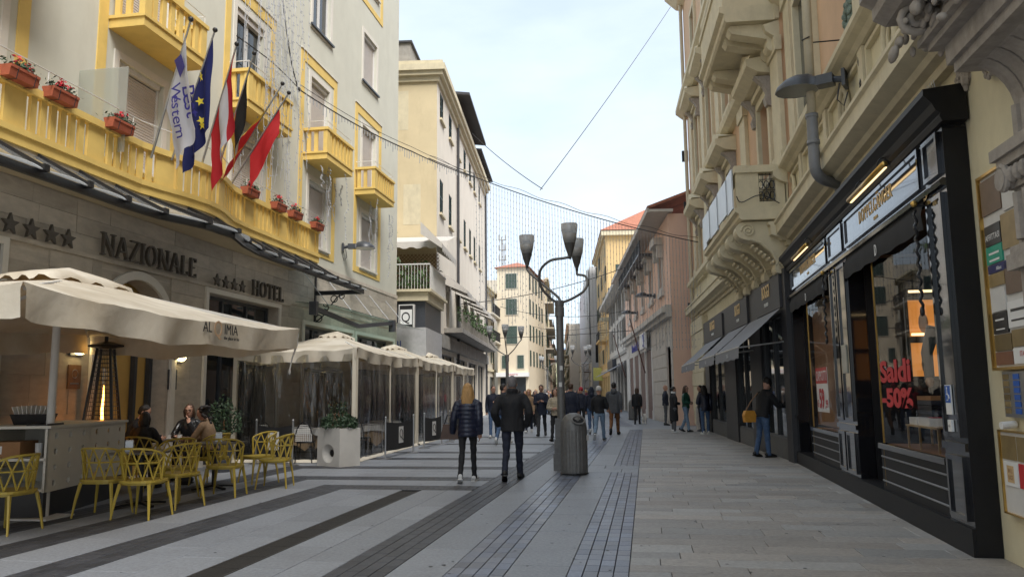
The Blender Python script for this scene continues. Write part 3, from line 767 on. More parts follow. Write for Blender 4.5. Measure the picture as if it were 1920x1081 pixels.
# facade floodlights
def floodlight(name_lbl, loc, rz, group='facade floodlights'):
    f = thing('floodlight', name_lbl, 'floodlight', loc, rz, group)
    b = MB(); b.tube([(0, 0, 0), (.22, 0, .05)], .05, 8); b.box(.18, .42, -.11, .11, -.03, .12); b.box(-.0, .05, -.12, .12, -.12, .14); b.build('gear_box', m_darkgrey, f)
    h = MB(); prof = []
    pts = [(.42, .10, .16), (.52, .24, .22), (.68, .30, .24), (.84, .28, .20), (.98, .18, .12), (1.04, .06, .05)]
    n = 10; vs = []
    for x, w_, hh in pts:
        for k in range(n + 1): vs.append((x, -w_ * math.cos(PI * k / n), -.02 + hh * math.sin(PI * k / n)))
    m1 = len(pts); fs = [(i * (n + 1) + k, i * (n + 1) + k + 1, (i + 1) * (n + 1) + k + 1, (i + 1) * (n + 1) + k) for i in range(m1 - 1) for k in range(n)]
    h.add(vs, fs + [tuple(range(n + 1)), tuple((m1 - 1) * (n + 1) + k for k in range(n + 1))[::-1]]); h.build('reflector_hood', m_darkgrey, f, True)
    g_ = MB(); g_.add([(x, sgn * w_ * .97, -.015) for x, w_, _ in pts for sgn in (-1, 1)], [(2 * i, 2 * i + 1, 2 * i + 3, 2 * i + 2) for i in range(m1 - 1)]); g_.build('lens', m_frost, f)
    b = MB(); b.tube([(.1, .02, -.05), (.14, .05, -.3), (.05, .06, -.42), (-.01, .02, -.2)], .012, 5); b.build('cable', m_wire, f)
    return f
floodlight('grey floodlight on the cream hotel wall between two yellow window frames', (-9.5, 23.75, 6.2), .25)
# flower boxes
random.seed(11)
def flower_box(loc, lbl, rz=0, pots=True):
    f = thing('flower_box', lbl, 'flower box', loc, rz, 'flower boxes on the hotel terrace rail'); f.scale = (.8, .8, .8)
    b = MB(); L = .33
    prof = [(-.09, 0), (.09, 0), (.115, .15), (.13, .15), (.13, .2), (-.13, .2), (-.13, .15), (-.115, .15)]
    b.prism([(x, -L, z) for x, z in prof], (0, 2 * L, 0)); b.build('trough', m_terra, f)
    s_ = MB(); s_.box(-.11, .11, -L + .03, L - .03, .2, .215); s_.build('soil', m_soil, f)
    br = MB()
    for q in (-.2, .2): br.tube([(-.14, q, .1), (-.14, q, -.03), (.12, q, -.03), (.16, q, .16)], .008, 5)
    br.build('bracket', m_black, f)
    lv = MB()
    for _ in range(150): lv.leaf((random.gauss(0, .07), random.gauss(0, .17), .21 + abs(random.gauss(.05, .045))), random.uniform(.025, .05))
    lv.build('foliage', m_leaf, f)
    fl = MB()
    for _ in range(random.choice((3, 4, 4))):
        cx, cy_, cz = random.gauss(0, .05), random.gauss(0, .16), random.uniform(.3, .42)
        for _ in range(16): fl.leaf((cx + random.gauss(0, .03), cy_ + random.gauss(0, .04), cz + random.gauss(0, .03)), random.uniform(.028, .05))
    fl.build('blossom', m_red, f)
fb = [(9.3, 'leftmost terracotta flower box on the yellow terrace rail, many red blooms'), (10.1, 'second terracotta flower box from the left on the yellow terrace rail'),
      (11.45, 'third terracotta flower box from the left, beside the frosted glass divider'), (15.9, 'terracotta flower box on the terrace rail just below the red flag'),
      (17.3, 'terracotta flower box just right of the one below the red flag'), (18.2, 'terracotta flower box second from the right end of the terrace'),
      (19.55, 'rightmost terracotta flower box at the end of the terrace')]
for y_, lb in fb: flower_box((-9.5 + outer(y_) + .10, y_, 5.9), lb)
# ================================================================== FLAGS
m_cloth = {}
def cloth(name, c):
    if name not in m_cloth:
        m, n, l, b = _new('flag cloth ' + name); b.inputs['Base Color'].default_value = (*c, 1); b.inputs['Roughness'].default_value = 0.75
        tr = n.new('ShaderNodeBsdfTranslucent'); tr.inputs[0].default_value = (*c, 1); mx = n.new('ShaderNodeMixShader'); mx.inputs[0].default_value = .35
        l.new(b.outputs[0], mx.inputs[1]); l.new(tr.outputs[0], mx.inputs[2]); l.new(mx.outputs[0], n['Material Output'].inputs['Surface'])
        m_cloth[name] = m
    return m_cloth[name]
CW, CB, CR, CK, CY, CO = cloth('white', (.62, .62, .66)), cloth('navy', (.012, .018, .12)), cloth('red', (.50, .02, .03)), cloth('black', (.012, .012, .013)), cloth('gold', (.62, .42, .06)), cloth('scarlet', (.55, .025, .03))

def flag(label, base, tip, s0, s1, fly, bands, drift=(0, .2), squeeze=.45, folds=3.0, amp=.07, seed=0, taper=0.0):
    base, tip = Vector(base), Vector(tip); f = thing('flag', label, 'flag', base, 0, 'flags on slanting poles above the terrace')
    d = (tip - base); ln = d.length; u = d / ln
    p = MB(); p.tube([(0, 0, 0), d * .5, d], [.022, .02, .016], 8); p.build('pole', m_steel, f)
    p = MB(); p.ell(d + u * .03, (.045, .045, .045), 10, 7); p.build('finial', m_black, f)
    NS, NT = 26, 22; mb = MB(); rnd = random.Random(seed)
    side = Vector((u.y, -u.x, 0)).normalized(); hz = Vector((u.x, u.y, 0)); top = d - u * s0
    ph = rnd.random() * 6
    for j in range(NT + 1):
        t = j / NT
        for i in range(NS + 1):
            s = i / NS
            h = d - u * (s0 + (s1 - s0) * s)
            q = h + Vector((drift[0], drift[1], -1)) * (fly * t * (1 - taper * s))
            mid = d - u * (s0 + (s1 - s0) * .45)
            q.x += (mid.x - h.x) * squeeze * min(1, t * 1.8); q.y += (mid.y - h.y) * squeeze * min(1, t * 1.8)
            fo = math.sin(s * folds * 2 * PI + ph + t * 1.2) * amp * min(1, t * 2.5 + .05) + noise.noise((s * 3, t * 3, seed)) * .05 * t
            q += side * fo + hz.normalized() * (math.cos(s * folds * 2 * PI + ph) * amp * .5 * t)
            q.z += .05 * noise.noise((s * 5, t * 2, seed + 9)) * t
            mb.v.append(tuple(q))
    mb.f = [(j * (NS + 1) + i, j * (NS + 1) + i + 1, (j + 1) * (NS + 1) + i + 1, (j + 1) * (NS + 1) + i) for j in range(NT) for i in range(NS)]
    me = mb.mesh('cloth', None, True)
    for m, _ in bands: me.materials.append(m)
    for k, pl in enumerate(me.polygons):
        s = (k % NS + .5) / NS
        for bi, (_, lim) in enumerate(bands):
            if s < lim: pl.material_index = bi; break
    put('cloth', me, f)
    P = lambda i, j: Vector(mb.v[j * (NS + 1) + i])
    return f, P, side
f, P, sd_ = flag('white flag with dark blue lettering, leftmost of the flags', (-8.5, 12.27, 5.69), (-7.2, 11.24, 7.62), .28, 1.55, 1.5, [(CW, 1)], (.07, .20), .0, 1.6, .06, 1, .30)
def on_cloth(f, P, me, name, i, j, scale=1.0, spin=0.0, off=-.03):
    a = P(i, j); nx = (P(i, j + 1) - a).normalized(); ny = (P(min(i + 1, 26), j) - a).normalized()
    nz = nx.cross(ny).normalized(); view = Vector((7.5, -11, -5))
    if nz.dot(view) < 0: nz = -nz
    ny = nz.cross(nx)
    m4 = Matrix((nx, ny, nz)).transposed().to_4x4() @ Matrix.Rotation(spin, 4, 'Z'); m4.translation = a + nz * abs(off)
    o = put(name, me, f); o.matrix_local = m4 @ Matrix.Scale(scale, 4); return o
bl = M('lettering blue', (.03, .025, .22), .6)
for k, ch in enumerate('Best'):
    on_cloth(f, P, text_mesh(ch, .38, bl, .002), 'letter', 9, 8 + k * 2 + 0, 1, 0, .07)
for k, ch in enumerate('Western'):
    on_cloth(f, P, text_mesh(ch, .30, bl, .002), 'letter', 15, 5 + k * 2, 1, 0, .08)
mbk = MB(); mbk.prism([(-.16, -.12, 0), (.16, -.12, 0), (.1, .14, 0), (-.12, .16, 0)], (0, 0, .004)); on_cloth(f, P, mbk.mesh('emblem', bl), 'emblem', 6, 3, 1, .3, .05)
f, P, _ = flag('dark blue flag with yellow stars', (-8.5, 12.88, 5.83), (-7.2, 11.97, 7.78), .10, 1.65, 1.55, [(CB, 1)], (-.08, .17), .05, 2.1, .07, 2, .35)
ys_ = MB(); ys_.prism([((.085 if i % 2 == 0 else .036) * math.sin(i * PI / 5), (.085 if i % 2 == 0 else .036) * math.cos(i * PI / 5), 0) for i in range(10)], (0, 0, .004))
ym = ys_.mesh('star', M('star yellow', (.75, .60, .04), .6))
for i, j in ((8, 4), (6, 7), (12, 8), (16, 11), (11, 14), (8, 17), (18, 6), (15, 18)): on_cloth(f, P, ym, 'star', i, j, 1, i, .06)
flag('red white and red striped flag', (-8.45, 13.73, 5.85), (-7.2, 12.71, 7.86), .10, 1.75, 1.15, [(CR, .33), (CW, .62), (CR, 1)], (.0, .12), .15, 1.8, .06, 3)
flag('black red and gold striped flag', (-8.45, 14.3, 5.9), (-7.2, 13.36, 7.97), .10, 1.6, .9, [(CK, .70), (CR, .74), (CY, 1)], (.0, .0), .3, 1.4, .05, 4)
flag('orange and red flag gathered round its pole, behind the plain red one', (-8.55, 14.68, 5.85), (-7.2, 14.55, 7.84), .55, 1.9, .55, [(CY, .2), (CO, .45), (CY, .6), (CR, 1)], (-.25, -.75), .2, 2.4, .05, 5)
flag('plain red flag, rightmost of the flags', (-8.55, 15.02, 5.88), (-7.2, 14.85, 7.76), .35, 1.5, .52, [(CO, 1)], (-.02, .1), .0, 1.2, .04, 6, -.5)

# ================================================================== TERRACE: PARASOLS AND TENTS
m_canv, n_, l_, b_ = _new('cream canvas lit through')
tcn = n_.new('ShaderNodeNewGeometry'); nz_ = n_.new('ShaderNodeTexNoise'); nz_.inputs['Scale'].default_value = 1.6; nz_.inputs['Detail'].default_value = 7
l_.new(tcn.outputs['Position'], nz_.inputs['Vector']); rp_ = n_.new('ShaderNodeValToRGB')
rp_.color_ramp.elements[0].color = (.52, .45, .34, 1); rp_.color_ramp.elements[1].color = (.70, .64, .53, 1); rp_.color_ramp.elements[0].position = .3; rp_.color_ramp.elements[1].position = .62
l_.new(nz_.outputs['Fac'], rp_.inputs['Fac']); l_.new(rp_.outputs[0], b_.inputs['Base Color']); b_.inputs['Roughness'].default_value = .85
nb_ = n_.new('ShaderNodeTexNoise'); nb_.inputs['Scale'].default_value = 7; nb_.inputs['Detail'].default_value = 5; l_.new(tcn.outputs['Position'], nb_.inputs['Vector'])
bp_ = n_.new('ShaderNodeBump'); bp_.inputs['Strength'].default_value = .35; bp_.inputs['Distance'].default_value = .03; l_.new(nb_.outputs['Fac'], bp_.inputs['Height']); l_.new(bp_.outputs[0], b_.inputs['Normal'])
tr_ = n_.new('ShaderNodeBsdfTranslucent'); tr_.inputs[0].default_value = (.55, .33, .12, 1); mx_ = n_.new('ShaderNodeMixShader'); mx_.inputs[0].default_value = .10
l_.new(b_.outputs[0], mx_.inputs[1]); l_.new(tr_.outputs[0], mx_.inputs[2]); l_.new(mx_.outputs[0], n_['Material Output'].inputs['Surface'])

def parasol(label, cx, cy, hx, hy, ze, zp, vh, rz=0, seed=0, vent=(.4, .7), droop=.05, wrinkle=.02):
    p = thing('parasol', label, 'parasol', (cx, cy, 0), rz, 'cream canvas parasols of the terrace')
    N = 28; mb = MB()
    def top(u, v):
        m = max(abs(u), abs(v)); z = ze + (zp - ze) * (1 - m) - droop * math.sin(PI * m) * 1.2
        e = m ** 6; q = min(abs(u), abs(v)) / max(m, 1e-6)
        z -= e * droop * 1.6 * (1 - q ** 3)                        # edge sags between the corners
        z += wrinkle * noise.noise((u * hx * 1.3 + seed, v * hy * 1.3, seed)) + wrinkle * .5 * noise.noise((u * hx * 4, v * hy * 4, seed + 5)) * m
        return (u * hx, v * hy, z)
    for j in range(N + 1):
        for i in range(N + 1): mb.v.append(top(-1 + 2 * i / N, -1 + 2 * j / N))
    mb.f = [(j * (N + 1) + i, j * (N + 1) + i + 1, (j + 1) * (N + 1) + i + 1, (j + 1) * (N + 1) + i) for j in range(N) for i in range(N)]
    mb.build('canopy', m_canv, p, True)
    for sx, sy in ((1, 0), (-1, 0), (0, 1), (0, -1)):
        v_ = MB(); K = 40; rows = 5
        for r in range(rows + 1):
            for k in range(K + 1):
                t = -1 + 2 * k / K
                x, y, z = top(sx or t, sy or t); f_ = r / rows
                wv = (.03 * math.sin(t * 17 + seed) + .05 * noise.noise((t * 5, seed, sx * 3 + sy))) * f_ * 1.3
                pull = -.05 * f_ * (1 - t ** 8)
                e = .985 if f_ > 0 else 1
                v_.v.append((x * (e if not sx else 1) + sx * (wv + pull * .5), y * (e if not sy else 1) + sy * (wv + pull * .5), z - vh * f_ + .02 * f_ * math.sin(t * 9 + seed)))
        v_.f = [(r * (K + 1) + k, r * (K + 1) + k + 1, (r + 1) * (K + 1) + k + 1, (r + 1) * (K + 1) + k) for r in range(rows) for k in range(K)]
        v_.build('valance', m_canv, p, True)
    c = MB(); K = 48; vx, vy = vent
    for r, (k_, dz) in enumerate(((0, .07), (.55, .05), (1, .015), (1.05, -.035))):
        for k in range(K):
            t = 2 * PI * k / K; sq = 1 / max(abs(math.cos(t)), abs(math.sin(t)))
            z = zp + dz - (zp - ze) * k_ * max(vx / hx, vy / hy) * .85
            if r == 3: z += .035 * math.sin(t * 12 + seed)
            if r == 2: z += .012 * math.sin(t * 12 + seed)
            c.v.append((vx * k_ * sq * math.cos(t), vy * k_ * sq * math.sin(t), z))
    c.f = [(r * K + k, r * K + (k + 1) % K, (r + 1) * K + (k + 1) % K, (r + 1) * K + k) for r in range(3) for k in range(K)]
    c.build('vent_cap', m_canv, p, True)
    ribs = MB()
    for u, v in ((1, 1), (-1, 1), (1, -1), (-1, -1), (1, 0), (-1, 0), (0, 1), (0, -1)):
        x, y, z = top(u * .97, v * .97); ribs.bar((0, 0, zp - .1), (x, y, z - .05), .03, .04)
    ribs.build('ribs', m_white, p)
    return p
u1 = parasol('large cream parasol with ALQIMIA printed on its valance, nearest the camera', -7.4, 9.1, 1.9, 2.9, 2.56, 3.12, .31, 0, 1, (.38, .75), .07, .03)
p = MB(); p.tube([(-.17, 0.05, .02), (-.17, .05, .9), (-.17, .05, 3.05)], [.05, .05, .045], 12); p.box(-.5, .06, -.2, .3, .0, .02); p.build('pole', m_white, u1)
wall_text('letter', 'AL', .19, m_black, u1, (1.93, .12, 2.315), 0, .95, .002)
wall_text('letter', 'Q', .30, M('tan print', (.50, .33, .20), .6), u1, (1.93, .375, 2.27), 0, .9, .002)
wall_text('letter', 'IMIA', .19, m_black, u1, (1.93, .70, 2.315), 0, .95, .002)
wall_text('letter', 'the place to be', .065, m_black, u1, (1.93, .72, 2.245), 0, 1, .002)
r = MB(); r.tube([(1.88, 2.88, 2.5), (1.86, 2.9, 2.3), (1.80, 2.86, 2.1), (1.77, 2.84, 1.9)], .012, 6); r.tube([(1.88, 2.88, 2.5), (1.83, 2.92, 2.3), (1.78, 2.88, 2.05)], .01, 6); r.ell((1.77, 2.84, 1.88), (.02, .02, .05))
r.build('cord', m_white, u1)

tents = []
for k, (y0, y1, lb) in enumerate(((17.05, 22.85, 'cream tent roof closest to the white planter, with clear plastic walls'), (22.95, 28.4, 'middle cream tent roof of the row, with clear plastic walls'), (28.5, 33.2, 'farthest cream tent roof of the row, with clear plastic walls'))):
    ym_ = (y0 + y1) / 2; xe = -6.43 - .05 * (ym_ - 17)
    t = parasol(lb, xe - 1.5, ym_, 1.5, (y1 - y0) / 2, 2.58, 3.12, .25, .05, k + 3, (.3, .55), .05, .035); tents.append(t)
    hy = (y1 - y0) / 2
    def post(x, y):
        b = MB(); b.box(x - .045, x + .045, y - .045, y + .045, 0, 2.58); b.box(x - .08, x + .08, y - .08, y + .08, 0, .03); b.build('post', m_canvas, t)
    post(1.42, -hy + .05); post(-1.42, -hy + .05)
    if k == 2: post(1.42, hy - .05)
    def curtain(a, b_, n=26, amp=.035):
        c = MB(); A, B = Vector(a), Vector(b_); d = B - A; nrm = Vector((d.y, -d.x, 0)).normalized(); rr = 8
        for j in range(rr + 1):
            for i in range(n + 1):
                q = A + d * (i / n); z = 2.40 * (1 - j / rr) + .03
                o = amp * noise.noise((i * .5, j * .25, k * 7 + a[0])) + .02 * math.sin(i * 1.7) * (j / rr)
                q = q + nrm * o; c.v.append((q.x, q.y, z))
        c.f = [(j * (n + 1) + i, j * (n + 1) + i + 1, (j + 1) * (n + 1) + i + 1, (j + 1) * (n + 1) + i) for j in range(rr) for i in range(n)]
        c.build('plastic_curtain', m_plastic, t, True)
        hm = MB(); K = 30
        for i in range(K + 1):
            q = A + d * (i / K); o = .05 + .07 * (.5 + noise.noise((i * .8, k, a[1]))); zz = .05 + .05 * abs(noise.noise((i * .9, 4, k)))
            hm.v += [tuple(q - nrm * .03 + Vector((0, 0, .03))), tuple(q + nrm * o * .5 + Vector((0, 0, zz + .02))), tuple(q + nrm * o + Vector((0, 0, .012)))]
        hm.f = [(i * 3 + j, (i + 1) * 3 + j, (i + 1) * 3 + j + 1, i * 3 + j + 1) for i in range(K) for j in range(2)]
        hm.build('curtain_hem', m_canvas, t, True)
    curtain((1.45, -hy + .05, 0), (1.45, 0, 0)); curtain((1.45, 0, 0), (1.45, hy, 0))
    if k == 0: curtain((-1.4, -hy + .02, 0), (1.40, -hy + .02, 0))
    for yy in (-hy + .1, 0.0, hy - .02): zp_ = MB(); zp_.box(1.44, 1.475, yy - .03, yy + .03, .05, 2.45); zp_.build('curtain_zip', m_canvas, t)

# ================================================================== TERRACE FURNITURE
def make_chair():
    c = thing('armchair', 'mustard chair', 'chair')
    def ringp(t, z):
        k = (z - .46) / .4; a = t * R(88); rx = .245 + .035 * k; ry = .235 + .05 * k
        return Vector((rx * math.sin(a), -ry * math.cos(a) * (1.0 if math.cos(a) > 0 else .85), z))
    b = MB(); T = .0105
    N = 6; tops = [ringp(-1 + 2 * i / N, .86 - .0 * abs(-1 + 2 * i / N)) for i in range(N + 1)]
    for i in range(N + 1):
        t = abs(-1 + 2 * i / N); tops[i].z = .865 - .10 * t ** 3
    mids = [ringp(-1 + 2 * (i + .5) / N, .685) for i in range(N)]
    bots = [ringp(-1 + 2 * i / N, .475) for i in range(N + 1)]
    def line(pts, r): b.tube(pts, r, 5)
    fine = [];
    for i in range(N):
        for q in range(3): 
            t = -1 + 2 * (i + q / 3) / N; p_ = ringp(t, .86); p_.z = .865 - .10 * abs(t) ** 3; fine.append(p_)
    fine.append(tops[-1]); line(fine, .015)
    line([ringp(-1 + 2 * (i + .5) / N, .685) for i in range(N)], T)
    for i in range(N):
        line([tops[i], mids[i]], T); line([mids[i], tops[i + 1]], T); line([bots[i], mids[i]], T); line([mids[i], bots[i + 1]], T)
    line([tops[0], bots[0]], .014); line([tops[-1], bots[-1]], .014)
    b.build('backrest', m_chair, c)
    s = MB(); pr = []
    for i in range(20):
        a = 2 * PI * i / 20; q = 2.6
        x = .255 * math.copysign(abs(math.cos(a)) ** (2 / q * .8), math.cos(a)); y = .25 * math.copysign(abs(math.sin(a)) ** (2 / q * .8), math.sin(a)); pr.append((x, y))
    s.prism([(x, y, .44) for x, y in pr], (0, 0, .03)); s.prism([(x * .9, y * .9, .415) for x, y in pr], (0, 0, .026)); s.build('seat', m_chair, c)
    for sx in (-1, 1):
        for sy in (-1, 1):
            l = MB(); l.tube([(sx * .20, sy * .19, .43), (sx * .235, sy * .225, .22), (sx * .26, sy * .25, 0)], [(.026, .02), (.02, .016), (.013, .012)], 6); l.build('leg', m_chair, c)
    return c
chair0 = make_chair(); chair0['group'] = 'mustard yellow terrace chairs'
spots = [(-7.22, 8.15, PI / 2, 'mustard yellow chair at the far left edge below the white counter'), (-6.95, 9.42, .1, 'mustard yellow chair with its back to us, directly beside the perforated counter panel'),
         (-6.33, 9.33, .0, 'mustard yellow chair seen from behind, nearest front of the first table'), (-6.42, 10.22, PI / 2 - .25, 'mustard yellow chair side-on at the right end of the first table'),
         (-6.38, 11.4, .15, 'mustard yellow chair seen from behind in front of the second table'), (-6.12, 12.55, PI / 2 + .2, 'rightmost mustard yellow chair, beside the barrier post'),
         (-6.75, 13.2, PI * .8, 'mustard yellow chair behind the second table, next to the black banner'), (-7.0, 11.05, PI, 'mustard yellow chair on the far side of the first table, only its top showing'),
         (-9.0, 12.75, -1.2, 'mustard yellow chair under the man leaning forward'), (-8.12, 11.95, -.2, 'mustard yellow chair under the small dark-haired seated person'),
         (-8.55, 13.95, PI - .3, 'mustard yellow chair under the woman in glasses'), (-7.45, 12.85, 1.5, 'mustard yellow chair under the curly haired woman')]
for i, (x, y, rz, lb) in enumerate(spots):
    if i == 0: c = chair0; c.location = (x, y, 0); c.rotation_euler = (0, 0, rz); c['label'] = lb
    else: dup(chair0, (x, y, 0), rz, lb)
def make_table():
    t = thing('cafe_table', 'table', 'table', group='grey square terrace tables')
    b = MB(); b.box(-.36, .36, -.36, .36, .725, .75); b.build('tabletop', m_tabletop, t)
    b = MB(); b.tube([(0, 0, .05), (0, 0, .72)], .035, 10); b.box(-.12, .12, -.12, .12, .71, .724); b.build('pedestal', m_black, t)
    for k in range(4):
        a = k * PI / 2 + PI / 4; l = MB(); l.bar((0, 0, .06), (.36 * math.cos(a), .36 * math.sin(a), .025), .06, .03); l.build('foot', m_black, t)
    return t
tb = make_table()
for i, (x, y, rz, lb) in enumerate(((-7.0, 10.25, .25, 'grey square table in front of the perforated counter'), (-7.05, 12.25, .2, 'grey square table nearest the barrier posts, with a napkin holder'), (-7.55, 7.75, .1, 'grey square table cut off by the left edge'), (-8.35, 13.15, .3, 'grey square table with coffee cups where four people sit'))):
    if i == 0: tb.location = (x, y, 0); tb.rotation_euler = (0, 0, rz); tb['label'] = lb
    else: dup(tb, (x, y, 0), rz, lb)
for i, (x, y, lb) in enumerate(((-7.2, 10.25, 'steel napkin holder on the table before the perforated counter'), (-7.1, 12.45, 'steel napkin holder on the table nearest the barrier'))):
    n_h = thing('napkin_holder', lb, 'napkin holder', (x, y, .751), .4)
    b = MB(); b.box(-.05, .05, -.035, -.028, 0, .14); b.box(-.05, .05, .028, .035, 0, .14); b.box(-.05, .05, -.028, .028, 0, .006); b.build('case', m_steel, n_h)
    b = MB(); b.box(-.046, .046, -.024, .024, .008, .155); b.build('napkins', m_whiteprint, n_h)
    a_ = thing('ashtray', 'black round ashtray beside the napkin holder on the %s table' % ('first', 'second')[i], 'ashtray', (x + .2, y + .1, .751))
    b = MB(); b.lathe([(.055, 0), (.07, .035), (.06, .035), (.045, .012)], n=14); b.build('bowl', m_black, a_)
for i, (x, y, lb) in enumerate(((-8.37, 12.98, 'white coffee cup on the far table, left of the other cup'), (-8.23, 13.1, 'white coffee cup on the far table, right of the other cup'))):
    c = thing('coffee_cup', lb, 'cup', (x, y, .751), 0, 'white cups on the far table')
    b = MB(); b.lathe([(.025, .012), (.04, .03), (.045, .085), (.041, .085), (.035, .03)], n=14); b.build('cup', m_white, c)
    b = MB(); b.lathe([(.03, 0), (.075, .012), (.072, .016), (.03, .006)], n=16); b.build('saucer', m_white, c)
# white service counter with perforated side
ct = thing('service_counter', 'white service counter with shelves and a side panel of round holes, black base', 'counter', (-7.45, 9.0, 0), R(14))
m_cart = M('counter white', (.64, .61, .54), .5, .05, 4)
b = MB(); b.box(-.85, -.05, .05, 2.32, 0, .33); b.build('base', m_black, ct)
def perforated(y0, y1, z0, z1, nr, ncol, r):
    mb = MB()
    for i in range(ncol):
        for j in range(nr):
            a, b_, c, d = y0 + (y1 - y0) * i / ncol, y0 + (y1 - y0) * (i + 1) / ncol, z0 + (z1 - z0) * j / nr, z0 + (z1 - z0) * (j + 1) / nr
            my, mz = (a + b_) / 2, (c + d) / 2; K = 16; o = len(mb.v)
            for x in (0.0, -.02):
                for k in range(K):
                    t = 2 * PI * k / K + PI / 4; sq = 1 / max(abs(math.cos(t)), abs(math.sin(t)))
                    mb.v.append((x, my + (b_ - a) / 2 * sq * math.cos(t), mz + (d - c) / 2 * sq * math.sin(t)))
                for k in range(K):
                    t = 2 * PI * k / K + PI / 4; mb.v.append((x, my + r * math.cos(t), mz + r * math.sin(t)))
            for k in range(K):
                k2 = (k + 1) % K
                mb.f += [(o + k, o + k2, o + K + k2, o + K + k), (o + 2 * K + k, o + 2 * K + k2, o + 3 * K + k2, o + 3 * K + k), (o + K + k, o + K + k2, o + 3 * K + k2, o + 3 * K + k)]
    return mb
perforated(0, 1.15, .33, 1.12, 4, 3, .042).build('perforated_panel', m_cart, ct); perforated(1.165, 2.36, .33, 1.12, 4, 3, .042).build('perforated_panel', m_cart, ct)
b = MB(); b.box(-.9, .03, -.03, 2.39, 1.12, 1.155); b.build('worktop', m_cart, ct)
for z in (.34, .72): b = MB(); b.box(-.88, -.025, .0, 2.3, z, z + .03); b.build('shelf', m_cart, ct)
b = MB(); b.box(-.88, -.85, 0, 2.36, .37, 1.12); b.box(-.85, -.025, 1.1, 1.13, .37, 1.12); b.box(-.05, -.022, .0, .05, .33, 1.12); b.build('partition', m_cart, ct)
Mct = Matrix.Translation((-7.45, 9.0, 0)) @ Matrix.Rotation(R(14), 4, 'Z')
def onct(x, y, z): return Mct @ Vector((x, y, z))
bk = thing('napkin_basket', 'black basket full of white napkins on the counter', 'basket', onct(-.45, .5, 1.156), R(14))
b = MB(); b.add([(x * k, y * k, z) for k, z in ((.8, 0), (1, .14)) for x, y in ((-.24, -.14), (.24, -.14), (.24, .14), (-.24, .14))], [(3, 2, 1, 0), (0, 1, 5, 4), (1, 2, 6, 5), (2, 3, 7, 6), (3, 0, 4, 7)]); b.build('basket', m_black, bk)
for k in range(9):
    b = MB(); b.box(-.004, .004, -.08, .08, 0, .2); b.xf(Matrix.Translation((-.17 + k * .042, 0, .05)) @ Matrix.Rotation((k - 4) * .10, 4, 'Y')); b.build('napkin', m_whiteprint, bk)
tr = thing('tray', 'dark serving tray lying on the counter by the parasol pole', 'tray', onct(-.16, .22, 1.156), R(14)); b = MB(); b.box(-.12, .12, -.2, .2, 0, .012); b.box(-.13, -.12, -.21, .21, 0, .025); b.box(.12, .13, -.21, .21, 0, .025); b.build('tray', m_black, tr)
cb = thing('cardboard_box', 'brown cardboard box with white label on the counter shelf', 'box', onct(-.62, .35, .751), R(14)); b = MB(); b.box(-.2, .2, -.2, .25, 0, .2); b.build('carton', M('cardboard', (.33, .17, .075), .8, .12, 8), cb)
b = MB(); b.box(-.17, -.02, -.204, -.2005, .05, .15); b.build('label_sticker', m_whiteprint, cb)
pc = thing('cup_stack', 'stack of white cups on the counter shelf', 'cups', onct(-.26, .3, .751)); b = MB()
for k in range(5): b.lathe([(.035, .02 * k), (.045, .09 + .02 * k), (.047, .09 + .02 * k), (.047, .097 + .02 * k)], n=14)
b.build('cups', m_white, pc)
# pyramid patio heater with a live flame
ht = thing('patio_heater', 'black pyramid patio heater with a live flame in its glass tube', 'heater', (-8.78, 11.75, 0), R(20))
b = MB(); b.box(-.26, .26, -.26, .26, .02, .75); b.build('gas_housing', m_black, ht)
for sx in (-1, 1):
    for sy in (-1, 1): b = MB(); b.bar((sx * .25, sy * .25, .75), (sx * .10, sy * .10, 2.3), .035, .035); b.build('leg', m_black, ht)
b = MB(); b.lathe([(.02, 2.42), (.28, 2.36), (.28, 2.33), (.12, 2.3)], n=4); b.tube([(0, 0, 2.42), (0, 0, 2.5)], .03, 8); b.build('reflector', m_black, ht)
b = MB()
for f_ in range(22):
    z = .8 + f_ * .07; k = .25 - .15 * (z - .75) / 1.55
    b.tube([(k, -k, z), (k, k, z), (-k, k, z), (-k, -k, z), (k, -k, z)], .004, 4, caps=False)
for q in range(-2, 3):
    for sgn in (-1, 1):
        b.tube([(q * .05 * 2.2, sgn * .25, .78), (q * .04, sgn * .1, 2.28)], .004, 4); b.tube([(sgn * .25, q * .05 * 2.2, .78), (sgn * .1, q * .04, 2.28)], .004, 4)
b.build('guard_mesh', m_darkgrey, ht)
b = MB(); b.tube([(0, 0, .76), (0, 0, 2.28)], .055, 14); b.build('glass_tube', m_sheetg if 'm_sheetg' in globals() else m_shopglass, ht)
b = MB(); b.tube([(0, 0, .78), (.008, 0, 1.0), (-.008, .005, 1.3), (.004, 0, 1.55), (0, 0, 1.7)], [.010, .024, .020, .012, .003], 8); b.build('flame', M_glow('flame', (1, .36, .06), 4.5), ht)
